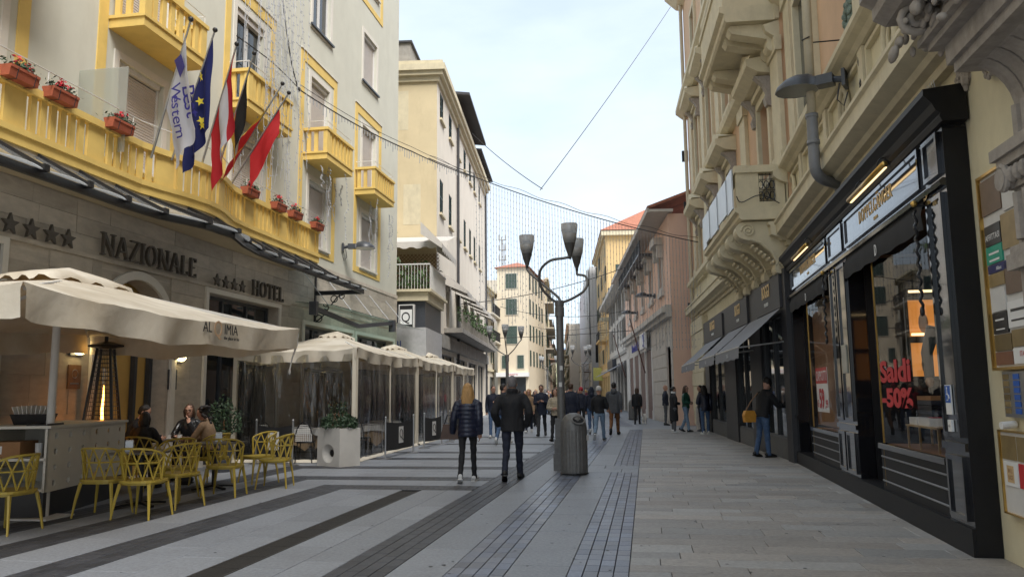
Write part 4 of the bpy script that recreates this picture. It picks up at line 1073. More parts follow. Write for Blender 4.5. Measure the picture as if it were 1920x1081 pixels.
# barrier posts with black banners
def barrier(a, b_, label):
    A, B = Vector((*a, 0)), Vector((*b_, 0)); d = B - A; ln = d.length
    t = thing('barrier', label, 'barrier', A, math.atan2(d.y, d.x), 'chrome post barriers along the tents')
    for x in (0, ln):
        q = MB(); q.tube([(x, 0, 0), (x, 0, .94)], .022, 10); q.lathe([(.16, 0), (.16, .012), (.03, .03)], (x, 0, 0), 16); q.ell((x, 0, .96), (.03, .03, .035)); q.build('post', m_steel, t)
    q = MB(); n = 14
    for i in range(n + 1):
        for j in range(4):
            x = .03 + (ln - .06) * i / n; q.v.append((x, .02 * math.sin(i * .9) * (1 - j / 4), .18 + .68 * j / 3 - .05 * math.sin(PI * i / n) * (1 if j == 3 else .3)))
    q.f = [(i * 4 + j, (i + 1) * 4 + j, (i + 1) * 4 + j + 1, i * 4 + j + 1) for i in range(n) for j in range(3)]
    q.build('banner', M('banner black', (.015, .015, .016), .8, .1, 8), t, True)
    e = MB(); c = ln / 2
    e.box(c - .16, c + .16, -.030, -.025, .32, .72); e.build('emblem', m_white, t)
    e = MB(); e.tube([(c + .10 * math.cos(x * .35) - .01, -.036, .55 + .10 * math.sin(x * .35)) for x in range(19)], .009, 5); e.bar((c + .02, -.036, .48), (c + .12, -.036, .38), .02, .008); e.build('emblem_letter', m_black, t)
barrier((-8.65, 16.75), (-7.63, 16.43), 'black banner barrier facing us behind the rightmost yellow chair')
barrier((-6.11, 18.17), (-6.03, 20.19), 'black banner barrier nearest the white planter, along the tent')
barrier((-6.19, 21.78), (-6.1, 23.38), 'second black banner barrier along the tent, farther than the one by the planter')
barrier((-6.18, 24.68), (-6.3, 26.6), 'black banner barrier by the dark handbag of the blond woman')
# planter with bush
pl = thing('planter', 'square off white planter with a round dished hole, holding a leafy bush', 'planter', (-6.60, 16.5, 0), math.atan2(-.46, .73))
b = MB(); wd_, dp, hh = .40, .27, .80; K = 24
b.quad((-wd_, dp, 0), (wd_, dp, 0), (wd_, dp, hh), (-wd_, dp, hh)); b.quad((-wd_, -dp, 0), (-wd_, dp, 0), (-wd_, dp, hh), (-wd_, -dp, hh)); b.quad((wd_, -dp, 0), (wd_, dp, 0), (wd_, dp, hh), (wd_, -dp, hh))
b.quad((-wd_, -dp, hh), (wd_, -dp, hh), (wd_, dp, hh), (-wd_, dp, hh))
hole = [(.22, 0), (.19, .015), (.14, .05), (.09, .085), (.085, .12)]; o = len(b.v)
for k in range(K):
    t = 2 * PI * k / K + PI / 4; sq = 1 / max(abs(math.cos(t)), abs(math.sin(t)))
    b.v.append((wd_ * sq * math.cos(t), -dp, .4 + .4 * sq * math.sin(t)))
for r_, dd in hole:
    for k in range(K):
        t = 2 * PI * k / K + PI / 4; b.v.append((r_ * math.cos(t), -dp + dd, .27 + r_ * .9 * math.sin(t)))
for r_ in range(len(hole)):
    b.f += [(o + r_ * K + k, o + r_ * K + (k + 1) % K, o + (r_ + 1) * K + (k + 1) % K, o + (r_ + 1) * K + k) for k in range(K)]
b.build('pot', M('planter white', (.58, .56, .52), .6, .06, 5, stain=.15), pl)
b = MB(); b.tube([(0, -dp + .13, .27), (0, -dp + .11, .27)], .086, 20); b.build('hole', m_dark, pl)
b = MB(); random.seed(5)
for _ in range(1500):
    a, e, r_ = random.random() * 6.28, random.random(), random.random() ** .4
    x, y, z = .46 * r_ * math.cos(a), .36 * r_ * math.sin(a), .8 + .42 * e * (1 - .55 * r_)
    if noise.noise((x * 4, y * 4, z * 4)) > -.25: b.leaf((x, y, z), random.uniform(.025, .05))
for k in range(6):
    x = random.uniform(-.3, .4); 
    for q in range(14): b.leaf((x + random.gauss(0, .03), random.gauss(0, .03), 1.1 + q * .02), .035)
b.build('foliage', m_leaf, pl)
b = MB()
for k in range(7): b.tube([(random.gauss(0, .08), random.gauss(0, .05), .78), (random.gauss(0, .2), random.gauss(0, .12), 1.12)], .01, 5)
b.build('stem', m_wood, pl)
sh = thing('potted_shrub', 'dark shrub growing behind the seated people, by the travertine wall', 'shrub', (-8.45, 14.95, 0)); b = MB()
for _ in range(700):
    a, r_ = random.random() * 6.28, random.random() ** .5; b.leaf((.38 * r_ * math.cos(a), .38 * r_ * math.sin(a), .75 + random.random() * .75 * (1.1 - .5 * r_)), random.uniform(.03, .055))
b.build('foliage', m_leaf, sh); b = MB(); b.lathe([(.16, 0), (.22, .5), (.22, .55), (.19, .55), (.18, .48)], n=16); b.build('pot', m_darkgrey, sh); b = MB(); b.tube([(0, 0, .45), (.03, 0, .8), (0, .03, 1.2)], .015, 6); b.build('stem', m_wood, sh)
# tables and bistro chairs inside the tents
m_linen = M('white linen', (.66, .66, .67), .85, .05, 5); m_brownlinen = M('tan linen', (.42, .30, .19), .85, .08, 6)
def dining(x, y, label):
    t = thing('dining_table', label, 'table', (x, y, 0), .2, 'tables with white cloths inside the tents')
    b = MB(); b.tube([(0, 0, 0), (0, 0, .7)], .05, 10); b.lathe([(.28, 0), (.26, .03), (.05, .06)], n=16); b.build('pedestal', m_black, t)
    def cl(r, drop, z, mat, nm, ph):
        c = MB(); K = 48; rows = 6; c.v.append((0, 0, z))
        for j in range(rows + 1):
            f_ = j / rows
            for k in range(K):
                a = 2 * PI * k / K; sq = 1 / max(abs(math.cos(a - ph)), abs(math.sin(a - ph))) * .87
                rr = r + .0 if j == 0 else r + (.05 + .04 * math.sin(a * 8)) * f_
                zz = z - drop * f_ * (1 + .35 * (sq - 1) * 3) if j else z
                c.v.append((rr * math.cos(a), rr * math.sin(a), max(.12, zz)))
        c.f = [(0, 1 + k, 1 + (k + 1) % K) for k in range(K)] + [(1 + j * K + k, 1 + j * K + (k + 1) % K, 1 + (j + 1) * K + (k + 1) % K, 1 + (j + 1) * K + k) for j in range(rows) for k in range(K)]
        c.build(nm, mat, t, True)
    cl(.45, .42, .745, m_brownlinen, 'undercloth', 0); cl(.462, .16, .752, m_linen, 'tablecloth', .6)
for x, y, lb in ((-7.25, 17.75, 'cloth covered table just inside the tent corner behind the planter'), (-7.15, 19.6, 'cloth covered table behind the first street-side barrier'), (-8.3, 17.9, 'cloth covered table inside the tent to the left of the planter'), (-7.5, 22.2, 'cloth covered table behind the second street-side barrier')): dining(x, y, lb)
def bistro():
    c = thing('bistro_chair', 'chair', 'chair', group='black and white woven bistro chairs in the tents')
    b = MB(); b.lathe([(.2, .44), (.215, .46), (.2, .475)], n=18); b.build('seat', m_black, c)
    b = MB(); b.tube([(.2 * math.cos(t * .2618), -.18 - .04 * math.sin(t * .2618), .46 + .45 * math.sin(t * .2618)) for t in range(13)], .013, 6)
    b.build('back_frame', m_black, c)
    b = MB()
    for i in range(-4, 5):
        for j in range(9):
            x, z = i * .042, .5 + j * .042
            if (x / .19) ** 2 + ((z - .46) / .44) ** 2 < .95: b.box(x - .014, x + .014, -.215, -.205, z - .014, z + .014)
    b.build('woven_back', m_white, c, kind='stuff')
    for sx in (-1, 1):
        for sy in (-1, 1): l = MB(); l.tube([(sx * .15, sy * .15, .45), (sx * .19, sy * .19, 0)], .012, 6); l.build('leg', m_black, c)
    return c
bc = bistro()
for i, (x, y, rz, lb) in enumerate(((-7.65, 17.15, .2, 'woven bistro chair left of the planter inside the tent'), (-7.2, 18.45, PI, 'woven bistro chair between the first two cloth tables'), (-6.9, 20.35, PI - .3, 'woven bistro chair behind the first street-side banner'), (-8.75, 17.3, .4, 'woven bistro chair deepest at the left of the tent'), (-7.0, 19.0, -.3, 'woven bistro chair right of the tent corner post'))):
    if i == 0: bc.location = (x, y, 0); bc.rotation_euler = (0, 0, rz); bc['label'] = lb
    else: dup(bc, (x, y, 0), rz, lb)
h2 = thing('patio_heater', 'mushroom patio heater standing inside the tent behind the plastic', 'heater', (-7.9, 18.9, 0)); b = MB(); b.lathe([(.25, 0), (.23, .7), (.03, .75), (.03, 1.85), (.06, 1.86), (.08, 2.05)], n=16); b.build('column', m_black, h2); b = MB(); b.lathe([(.40, 2.08), (.36, 2.14), (.12, 2.2), (.02, 2.22)], n=20); b.build('reflector', m_darkgrey, h2)
# ================================================================== STREET LAMPS AND BINS
def smooth(pts, k=5):
    P = [Vector(p) for p in pts]; P = [P[0]] + P + [P[-1]]; out = []
    for i in range(1, len(P) - 2):
        for j in range(k):
            t = j / k; a, b, c, d = P[i - 1], P[i], P[i + 1], P[i + 2]
            out.append(.5 * ((2 * b) + (-a + c) * t + (2 * a - 5 * b + 4 * c - d) * t * t + (-a + 3 * b - 3 * c + d) * t ** 3))
    return out + [P[-2]]
m_shade1 = M('lamp dark shade', (.075, .072, .068), .5, .1, 8); m_shade2 = M('lamp grey band', (.30, .295, .28), .4, .08, 8); m_shade3 = M_sheet('lamp pale glass', (.85, .85, .85), .02, .2, milk=.85)
def make_lamp():
    L = thing('street_lamp', 'lamp', 'street lamp', group='three-cup street lamps')
    b = MB(); b.lathe([(.085, 0), (.08, .5), (.075, 3.0), (.075, 3.12)], n=18); b.lathe([(.10, 0), (.10, .35), (.085, .38)], n=18); b.build('pole', m_iron, L, True)
    b = MB(); b.lathe([(.095, 3.02), (.095, 3.2), (.088, 3.21), (.088, 3.24), (.095, 3.25), (.095, 3.33), (.07, 3.35)], n=18); b.build('collar', m_iron, L)
    arms = [([(.02, .0, 3.3), (-.03, .02, 3.42), (-.32, .1, 3.68), (-.62, .18, 3.96), (-.68, .2, 4.06), (-.68, .2, 4.12)], (-.68, .2)),
            ([(-.02, 0, 3.3), (-.16, -.1, 3.38), (-.33, -.3, 3.6), (-.32, -.5, 3.88), (-.1, -.68, 4.05), (.18, -.75, 4.08), (.29, -.75, 4.10)], (.3, -.75)),
            ([(.02, 0, 3.3), (.22, .12, 3.38), (.46, .35, 3.56), (.54, .55, 3.76), (.48, .7, 3.93), (.32, .78, 3.98), (.3, .8, 4.02), (.3, .8, 4.12)], (.3, .8))]
    for pts, c in arms:
        b = MB(); b.tube(smooth(pts), .027, 8); b.build('arm', m_iron, L, True)
        h = MB(); h.lathe([(.028, 4.06), (.034, 4.12), (.075, 4.24), (.105, 4.36), (.108, 4.37)], (c[0], c[1], 0), 20); ho = h.build('lamp_shade', m_shade1, L, True)
        h = MB(); h.lathe([(.108, 4.37), (.130, 4.46), (.143, 4.55)], (c[0], c[1], 0), 20); h.build('lower_band', m_shade2, ho, True)
        h = MB(); h.lathe([(.143, 4.55), (.155, 4.64), (.162, 4.73), (.155, 4.75), (.05, 4.74)], (c[0], c[1], 0), 20); h.build('diffuser', m_shade3, ho, True)
    b = MB()
    for z, w_, c_ in ((1.62, .05, 0), (1.95, .045, .02)): b.box(-.03 + c_, .03 + c_, -.0795, -.079, z, z + w_ + .04)
    b.build('sticker', m_white, L)
    return L
lamp = make_lamp(); lamp.location = (-1.67, 15.75, 0); lamp['label'] = 'tall grey street lamp with three cup lights beside the litter bin, nearest'
b = MB(); b.box(-.16, .02, -.12, .12, 0, .33); b.box(-.14, .02, -.1, .1, .33, .6); b.box(-.12, .02, -.09, .09, .6, 1.0); b.build('base_box', m_iron, lamp)
dup(lamp, (-6.55, 37.5, 0), 1.9, 'three-cup street lamp in front of the pale yellow tower house')
dup(lamp, (-4.25, 55, 0), 2.6, 'three-cup street lamp before the white building wrapped in netting')
dup(lamp, (-8.6, 70, 0), 1.0, 'distant three-cup street lamp on the left behind the crowd')
def make_bin():
    B = thing('litter_bin', 'bin', 'litter bin', group='domed grey litter bins')
    b = MB(); n = 60; rings = []
    def rad(k, z): return (.25 if k % 3 else .243)
    prof = [(.0, .92), (.04, .99), (.10, 1.0), (.62, 1.0), (.74, 1.0), (.80, .99)]
    for z, s_ in prof: rings.append([(rad(k, z) * s_ * math.cos(2 * PI * k / n), rad(k, z) * s_ * math.sin(2 * PI * k / n), z) for k in range(n)])
    vs = [p for r_ in rings for p in r_]
    b.add(vs, [(i * n + k, i * n + (k + 1) % n, (i + 1) * n + (k + 1) % n, (i + 1) * n + k) for i in range(len(prof) - 1) for k in range(n)]); b.build('body', m_iron, B)
    d = MB(); rr = 9; vs = []
    for j in range(rr + 1):                                  # ribbed dome leaning away from the opening
        f_ = j / rr * PI / 2
        for k in range(n):
            a = 2 * PI * k / n; r_ = (.25 if k % 3 else .244) * math.cos(f_) ** .75
            vs.append((r_ * math.cos(a) + .0 * j, r_ * math.sin(a), .80 + .33 * math.sin(f_)))
    d.add(vs, [(j * n + k, j * n + (k + 1) % n, (j + 1) * n + (k + 1) % n, (j + 1) * n + k) for j in range(rr) for k in range(n)]); d.build('hood', m_iron, B, True)
    C = Vector((.085, -.135, .965)); nn = Vector((.38, -.72, .58)).normalized(); u = Vector((.88, .47, 0)).normalized(); v = nn.cross(u)
    o = MB(); o.tube([tuple(C + nn * .055 + u * (.125 * math.cos(t * PI / 12)) + v * (.085 * math.sin(t * PI / 12))) for t in range(25)], .02, 8, caps=False); o.build('opening_rim', m_iron, B, True)
    o = MB(); o.v = [tuple(C + nn * .058 + u * (.12 * math.cos(t * PI / 12)) + v * (.08 * math.sin(t * PI / 12))) for t in range(24)]; o.f = [tuple(range(24))]; o.build('opening', m_dark, B)
    o = MB(); o.box(.10, .16, -.232, -.228, .62, .72); o.xf(Matrix.Rotation(.9, 4, 'Z')); o.build('sticker', m_white, B)
    o = MB(); o.tube([(.26 * math.cos(a * PI / 12), .26 * math.sin(a * PI / 12), .03) for a in range(25)], .012, 6, caps=False)
    for a in (.5, 2.6, 4.7): o.box(.2 * math.cos(a) - .03, .2 * math.cos(a) + .03, .2 * math.sin(a) - .03, .2 * math.sin(a) + .03, 0, .03)
    o.build('foot_ring', m_black, B)
    return B
bn = make_bin(); bn.location = (-1.36, 14.95, 0); bn['label'] = 'ribbed dome-topped grey litter bin in front of the nearest lamp post'
dup(bn, (-.75, 44.5, 0), .5, 'grey litter bin far down the sidewalk left of the brown doors')

# ================================================================== LEFT BUILDINGS BEYOND THE HOTEL
m_buff = M('buff plaster side', (.60, .50, .32), .9, .07, 1.2, .2, 40, stain=.35, stain_c=(.36, .29, .17), sscale=.9)
m_offwhite = M('off white plaster', (.70, .64, .55), .9, .06, 1.0, .15, 40, stain=.4, stain_c=(.42, .37, .29), sscale=.6)
m_conc = M('weathered concrete', (.30, .28, .25), .9, .3, 2.5, .3, 30, stain=.5)
m_dkgreen = M('dark green shutter', (.018, .045, .042), .6, .15, 6); m_green2 = M('green shutter', (.05, .085, .07), .6, .15, 6)
m_roofdk = M('dark eaves', (.045, .045, .05), .8, .2, 4); m_tile = M('red roof tiles', (.33, .13, .08), .85, .3, 4, .6, 18, isl=.25)
m_awnw = M('white awning canvas', (.55, .52, .48), .85, .08, 6)
A1 = math.atan(.1)
lb = thing('corner_building', 'tall cream corner building with a bare buff side wall and dark green shutters', 'building', (-9.2, 34.3, 0), A1)
wins = []
for y in (1.4, 4.3, 7.4, 10.2, 12.8, 15.2, 18.2): wins += [(y - .55, y + .55, 14.55, 15.85), (y - .55, y + .55, 9.95, 11.6)]
doors = [(y - .5, y + .5, 4.75, 6.6) for y in (3.4, 7.0, 10.4, 13.6, 17.0)]
shopsL = [(.8, 5.6, 0, 3.4), (6.4, 11, 0, 3.4), (11.8, 16.4, 0, 3.4), (17, 21, 0, 3.4)]
w = MB(); holes_wall(w, 1, 0, 22, 0, 16.3, wins + doors + shopsL, .22); w.build('wall', m_offwhite, lb)
w = MB(); w.quad((0, 0, 0), (-14, 0, 0), (-14, 0, 16.3), (0, 0, 16.3)); w.build('side_wall', m_buff, lb)
w = MB(); w.quad((-14, 0, 0), (-14, 22, 0), (-14, 22, 16.3), (-14, 0, 16.3)); w.quad((-.5, .01, 0), (-.5, 22, 0), (-.5, 22, 16.3), (-.5, .01, 16.3)); w.quad((0, 22, 0), (-14, 22, 0), (-14, 22, 16.3), (0, 22, 16.3)); w.quad((0, 0, 16.3), (-14, 0, 16.3), (-14, 22, 16.3), (0, 22, 16.3)); w.build('rear_wall', m_offwhite, lb)
for k, (o_, za, zb2) in enumerate(((.12, 16.0, 16.25), (.30, 16.25, 16.45), (.42, 16.45, 16.75), (.30, 16.75, 16.95))):
    c = MB(); c.box(-14, o_, -o_, 22, za, zb2); c.build('cornice', m_stone2, lb)
c = MB(); c.box(-6, -1.35, .3, 5, 16.95, 18.1); c.build('parapet', m_conc, lb); c = MB(); c.box(-6.1, -1.25, .2, 5.1, 18.1, 18.2); c.build('coping', m_roofdk, lb)
c = MB(); c.prism([(-4, 5.2, 17.9), (.9, 5.2, 17.35), (.9, 14, 17.35), (-4, 14, 17.9)], (0, 0, .14)); c.build('roof', m_roofdk, lb)
c = MB(); c.prism([(-4, 14.2, 17.6), (.6, 14.2, 17.1), (.6, 22, 17.1), (-4, 22, 17.6)], (0, 0, .14)); c.build('roof', m_roofdk, lb); c = MB(); c.box(-3, .2, 5.3, 21.8, 16.95, 17.4); c.build('attic_wall', m_offwhite, lb)
for a, b_, c_, d in wins:
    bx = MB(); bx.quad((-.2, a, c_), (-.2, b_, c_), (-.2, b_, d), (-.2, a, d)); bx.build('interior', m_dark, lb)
    h = (b_ - a) / 2
    for q in (0, 1): put('shutter', louver_leaf(1, h - .02, d - c_ - .02, m_dkgreen), lb, (-.06, a + h * (q + .5), c_ + .01))
    s_ = MB(); s_.box(.001, .12, a - .1, b_ + .1, c_ - .12, c_ - .02); s_.build('sill', m_stone2, lb)
for a, b_, c_, d in doors: glazed(lb, 1, a, b_, c_, d, .18, m_white, 2)
for a, b_, c_, d in shopsL: glazed(lb, 1, a, b_, c_, d, .2, m_darkgrey, 2, 'shop_window')
for z in ((16.1, 1.6), (11.6, 1.0)):
    c = MB(); c.box(-z[1] - .55, -z[1] + .25, -.006, -.001, z[0] - 2.4, z[0] - .5); c.build('blind_recess', m_stone2, lb)
pipe = MB(); pipe.tube([(.1, 6.6, 16.2), (.1, 6.6, .2)], .07, 8); pipe.build('downpipe', m_roofdk, lb); pipe = MB(); pipe.tube([(.1, 21.7, 16.2), (.1, 21.7, .2)], .07, 8); pipe.build('downpipe', m_roofdk, lb)
sl = MB(); sl.box(.001, .9, 2.2, 20.5, 4.4, 4.62); sl.box(.001, .25, .01, 21.9, 3.6, 4.2); sl.build('balcony', m_conc, lb)
rl = MB()
for k in range(92): y = 2.3 + k * .197; rl.tube([(.84, y, 4.62), (.84, y, 5.5)], .012, 4)
rl.tube([(.84, 2.25, 5.5), (.84, 20.45, 5.5)], .025, 5); rl.build('railing', m_conc, lb)
random.seed(3)
pt = MB()
for k in range(1300): pt.leaf((random.uniform(.55, 1.05), random.choice((3.2, 5.5, 6.4, 8, 9.5, 11, 12.7, 14, 16, 18)) + random.gauss(0, .32), 5.0 + abs(random.gauss(.25, .3))), random.uniform(.05, .1))
pt.build('balcony_plants', m_leaf2, lb, kind='stuff')
def scallop_awning(root, s, y0, y1, zt, zb_, out, mat, val=.28, n=6, name='awning'):
    a = MB(); K = n * 8
    for k in range(K + 1):
        y = y0 + (y1 - y0) * k / K; sc_ = val * (.55 + .45 * abs(math.sin(PI * n * k / K)))
        a.v += [(s * .03, y, zt), (s * out * .5, y, (zt + zb_) / 2 + .02), (s * out, y, zb_), (s * (out + .01), y, zb_ - sc_)]
    a.f = [(k * 4 + j, (k + 1) * 4 + j, (k + 1) * 4 + j + 1, k * 4 + j + 1) for k in range(K) for j in range(3)]
    for y in (y0, y1): a.add([(s * .03, y, zt), (s * out, y, zb_), (s * out, y, zb_ - val * .6), (s * .03, y, zt - .5)], [(0, 1, 2, 3)])
    return a.build(name, mat, root)
for y in (3.4, 7.0, 10.4, 13.6, 17.0): scallop_awning(lb, 1, y - 1.0, y + 1.0, 7.25, 6.45, 1.1, m_awnw)
# terrace at the mouth of the side street, in front of the buff wall
ter = thing('side_terrace', 'roof terrace with wrought iron railing, trellis and plants against the buff wall', 'terrace', (-9.2, 34.3, 0), A1)
b = MB(); b.box(-5, .35, -4.2, -.01, 5.2, 5.55); b.box(-5, .5, -4.35, -.01, 5.55, 5.65); b.build('slab', m_stone2, ter)
b = MB(); b.box(-5, .2, -4.0, -.02, 4.15, 5.2); b.build('fascia', m_darkgrey, ter); b = MB(); b.box(-5, .1, -3.9, -.02, 0, 3.0); b.build('shop_front', M_glass('teal shop glass', (.03, .06, .07), .1), ter)
b = MB(); b.box(-5, .25, -4.05, -.02, 3.0, 4.14); b.build('sign_band', M('pale sign band', (.42, .42, .43), .5), ter)
wall_text('letter', 'BU BI', .4, M('sign blue', (.05, .08, .25), .5), ter, (-1.2, -4.06, 3.35), -PI / 2)
b = MB()
for k in range(44): x = -4.95 + k * .122; b.tube([(x, -4.25, 5.65), (x, -4.25, 6.65)], .012, 4)
for k in range(34): y = -4.2 + k * .122; b.tube([(.42, y, 5.65), (.42, y, 6.65)], .012, 4)
b.tube([(-5, -4.25, 6.65), (.42, -4.25, 6.65), (.42, -.05, 6.65)], .03, 5); b.build('railing', m_white, ter)
b = MB()
for k in range(30):
    x = -4.9 + k * .17
    b.bar((x, -.15, 6.0), (x + 1.8 if x < -1.6 else .15, -.15, 7.8 if x < -1.6 else 6 + .15 - x), .02, .02); b.bar((x, -.17, 7.8), (x + 1.8 if x < -1.6 else .15, -.17, 6.0 if x < -1.6 else 7.8 - .15 + x), .02, .02)
b.build('trellis', m_wood, ter, kind='stuff')
b = MB()
for k in range(1500): b.leaf((random.uniform(-4.6, .3), random.choice((-4.0, -3.6, -.6)) + random.gauss(0, .2), 5.8 + abs(random.gauss(.2, .45))), random.uniform(.06, .14))
b.build('plants', m_leaf2, ter, kind='stuff')
scallop_awning(ter, 1, -4.2, -.1, 8.4, 7.5, .9, m_awnw, .35, 9)
a = MB(); n_ = 40
for k in range(n_ + 1):
    x = -5 + 5.9 * k / n_; a.v += [(x, -.06, 8.6), (x, -2.6, 7.9), (x, -2.62, 7.55 + .12 * abs(math.sin(k * .8)))]
a.f = [(k * 3 + j, (k + 1) * 3 + j, (k + 1) * 3 + j + 1, k * 3 + j + 1) for k in range(n_) for j in range(2)]; a.build('awning', m_awnw, ter)
q = thing('hanging_sign', 'black and white illuminated box sign with a large letter Q at the hotel corner', 'sign', (-9.45, 29.48, 4.05))
b = MB(); b.box(.05, .66, -.09, .09, 0, .92); b.build('case', m_white, q); b = MB(); b.box(.09, .62, -.1, -.092, .04, .88); b.build('face', m_black, q)
b = MB(); b.box(.12, .59, -.106, -.101, .14, .72); b.build('panel', m_whiteprint, q); wall_text('letter', 'Q', .55, m_black, q, (.34, -.11, .24), -PI / 2, .85, .002)
b = MB(); b.tube([(-.03, 0, .2), (.06, 0, .2)], .02, 6); b.tube([(-.03, 0, .75), (.06, 0, .75)], .02, 6); b.build('bracket', m_black, q)

def far_house(name, label, loc, rz, s, front, wid, hgt, mat, floors, rows, shutter, roof=None, side=None, deep=12, ground=4.2, winh=1.7, winw=1.0, balc=(), cat='building', end_windows=None, trim=None, seed=0, shop_mat=None):
    """A street house: front along local y (0..front), windows built one by one, cornice, roof, balconies and shop openings."""
    rnd = random.Random(seed)
    r = thing(name, label, cat, loc, rz)
    fh = (hgt - ground) / floors; hl = []
    step = front / rows
    for f_ in range(floors):
        for k in range(rows):
            y = (k + .5) * step; z = ground + f_ * fh + fh * .22; hl.append((y - winw / 2, y + winw / 2, z, z + winh))
    sh_ = [((k + .12) * step, (k + .88) * step, 0, ground - .9) for k in range(rows)]
    w = MB(); holes_wall(w, s, 0, front, 0, hgt, hl + sh_, .2); body(w, s, 0, front, hgt, deep, 0, .3); w.build('wall', mat, r)
    for i, (a, b, c, d) in enumerate(hl):
        fr = MB(); ring(fr, s * .001, s * .05, a, b, c, d, .1); fr.build('window_surround', trim or m_stone2, r)
        if rnd.random() < .55:
            for q_ in (0, 1): put('shutter', louver_leaf(s, winw / 2 - .02, d - c - .02, shutter), r, (-s * .08, a + winw / 2 * (q_ + .5), c))
        else:
            wi = MB(); wi.quad((-s * .12, a, c), (-s * .12, b, c), (-s * .12, b, d), (-s * .12, a, d)); wi.build('window', m_glass, r)
            for q_ in (-1, 1): put('shutter', louver_leaf(s, winw / 2 - .02, d - c - .02, shutter), r, (s * .05, (a + b) / 2 + q_ * winw * .78, c))
    for a, b, c, d in sh_:
        wi = MB(); wi.quad((-s * .15, a, c), (-s * .15, b, c), (-s * .15, b, d), (-s * .15, a, d)); wi.build('shop_window', shop_mat or m_glass, r)
    c = MB(); c.box(s * .001, s * .3, -.1, front + .1, hgt - .3, hgt - .05); c.box(s * .001, s * .5, -.2, front + .2, hgt - .05, hgt + .15); c.box(s * .001, s * .15, 0, front, ground - .35, ground - .1); c.build('cornice', trim or m_stone2, r)
    for f_, k0, k1 in balc:
        z = ground + f_ * fh + .05; y0, y1 = (k0 + .1) * step, (k1 + .9) * step
        b = MB(); b.box(s * .001, s * 1.0, y0, y1, z - .18, z); b.build('balcony', mat, r); b = MB(); n = int((y1 - y0) / .25)
        for k in range(n + 1): y = y0 + .04 + (y1 - y0 - .08) * k / n; b.bar((s * .95, y, z), (s * .95, y, z + 1), .03, .03)
        b.bar((s * .95, y0, z + 1), (s * .95, y1, z + 1), .05, .05)
        for y in (y0 + .03, y1 - .03): b.bar((0, y, z + 1), (s * .95, y, z + 1), .05, .05)
        b.build('railing', m_black, r)
    if roof:
        o = .6; D = -s * deep
        x0, x1 = min(s * o, D), max(s * o, D); h2 = roof
        b = MB(); cxm, cy0, cy1 = (x0 + x1) / 2, min(deep, front) * .35, front - min(deep, front) * .35
        v = [(x0, -o, hgt + .16), (x1, -o, hgt + .16), (x1, front + o, hgt + .16), (x0, front + o, hgt + .16), (cxm, cy0, hgt + h2), (cxm, cy1, hgt + h2)]
        b.add(v, [(0, 1, 4), (1, 2, 5, 4), (2, 3, 5), (3, 0, 4, 5), (3, 2, 1, 0)]); b.build('roof', m_tile, r)
    return r
m_y1 = M('pale yellow plaster', (.66, .57, .43), .9, .06, .8, stain=.25, stain_c=(.54, .46, .34), sscale=.4); m_y2 = M('cream far plaster', (.58, .52, .42), .9, .06, .8, stain=.25, sscale=.4, stain_c=(.45, .4, .32))
# pale yellow tower house whose narrow front looks back down the street
tw = thing('tower_house', 'pale yellow tower house with red hipped roof and green shutters at the street bend', 'building', (-15.9, 85, 0), 0)
hl = [(1.0, 2.2, 13.0, 14.6), (1.0, 2.2, 10.1, 11.8), (1.0, 2.2, 6.9, 8.8), (.5, 1.1, 4.2, 5.6), (2.2, 2.9, 4.2, 5.6)]
w = MB(); holes_wall(w, 1, -.1, 3.3, 0, 15.3, [], .2)
w2 = MB(); w2.box(-.0, 3.4, 0, 14, 0, 15.3); w2.build('wall', m_y1, tw)
for a, b_, c_, d in hl:
    fr = MB(); fr.box(a - .12, b_ + .12, -.05, -.001, c_ - .12, d + .12); fr.build('window_surround', m_y2, tw)
    put('shutter', louver_leaf(1, (b_ - a) / 2 - .01, d - c_, m_green2), tw, (a + (b_ - a) * .25, -.055, c_), rot=(0, 0, -PI / 2)); put('shutter', louver_leaf(1, (b_ - a) / 2 - .01, d - c_, m_green2), tw, (a + (b_ - a) * .75, -.055, c_), rot=(0, 0, -PI / 2))
rf = MB(); rf.add([(-.3, -.3, 15.3), (3.7, -.3, 15.3), (3.7, 14.3, 15.3), (-.3, 14.3, 15.3), (1.7, 4, 16.5), (1.7, 10, 16.5)], [(0, 1, 4), (1, 2, 5, 4), (2, 3, 5), (3, 0, 4, 5), (3, 2, 1, 0)]); rf.build('roof', m_tile, tw)
b = MB(); b.box(-.05, 3.5, -.7, -.01, 3.3, 3.75); b.build('shop_sign', m_whiteprint, tw); wall_text('letter', 'CARPETTI', .3, m_red_sign, tw, (1.7, -.705, 3.4), -PI / 2, .95, .003)
b = MB(); b.box(.3, 3.1, -.03, -.002, 0, 3.2); b.build('shop_window', m_glass, tw); b = MB(); b.box(-.3, .0, 2.0, 13, 0, 12); b.build('annex_wall', m_y2, tw)
for k in range(5):
    for z in (4.5, 7.3, 10.2, 13): put('shutter', louver_leaf(1, 1.0, 1.7, m_green2), tw, (3.405, 1.6 + k * 2.6, z))
an = MB()
for k in range(3): an.box(-.3 + k * .15, -.24 + k * .15, 5, 5.1, 15.5, 19.8 - .4 * k)
for z in (17, 18.2, 19.4): an.box(-.6, .3, 4.95, 5.15, z, z + .06); an.box(-.6, -.48, 4.8, 4.9, z, z + .6); an.box(.16, .28, 4.8, 4.9, z, z + .6)
ant = thing('antenna_mast', 'lattice mobile phone mast on the tower house roof', 'mast', (-16.0, 85, 0)); an.build('mast', m_conc, ant)
lh = far_house('town_house', 'low beige house with balconies left of the pale yellow tower', (-16.1, 78, 0), A1 * .6, 1, 9, 0, 12.4, m_y2, 3, 2, m_green2, None, deep=8, balc=((1, 0, 1), (2, 0, 1)), seed=1)
w = MB()
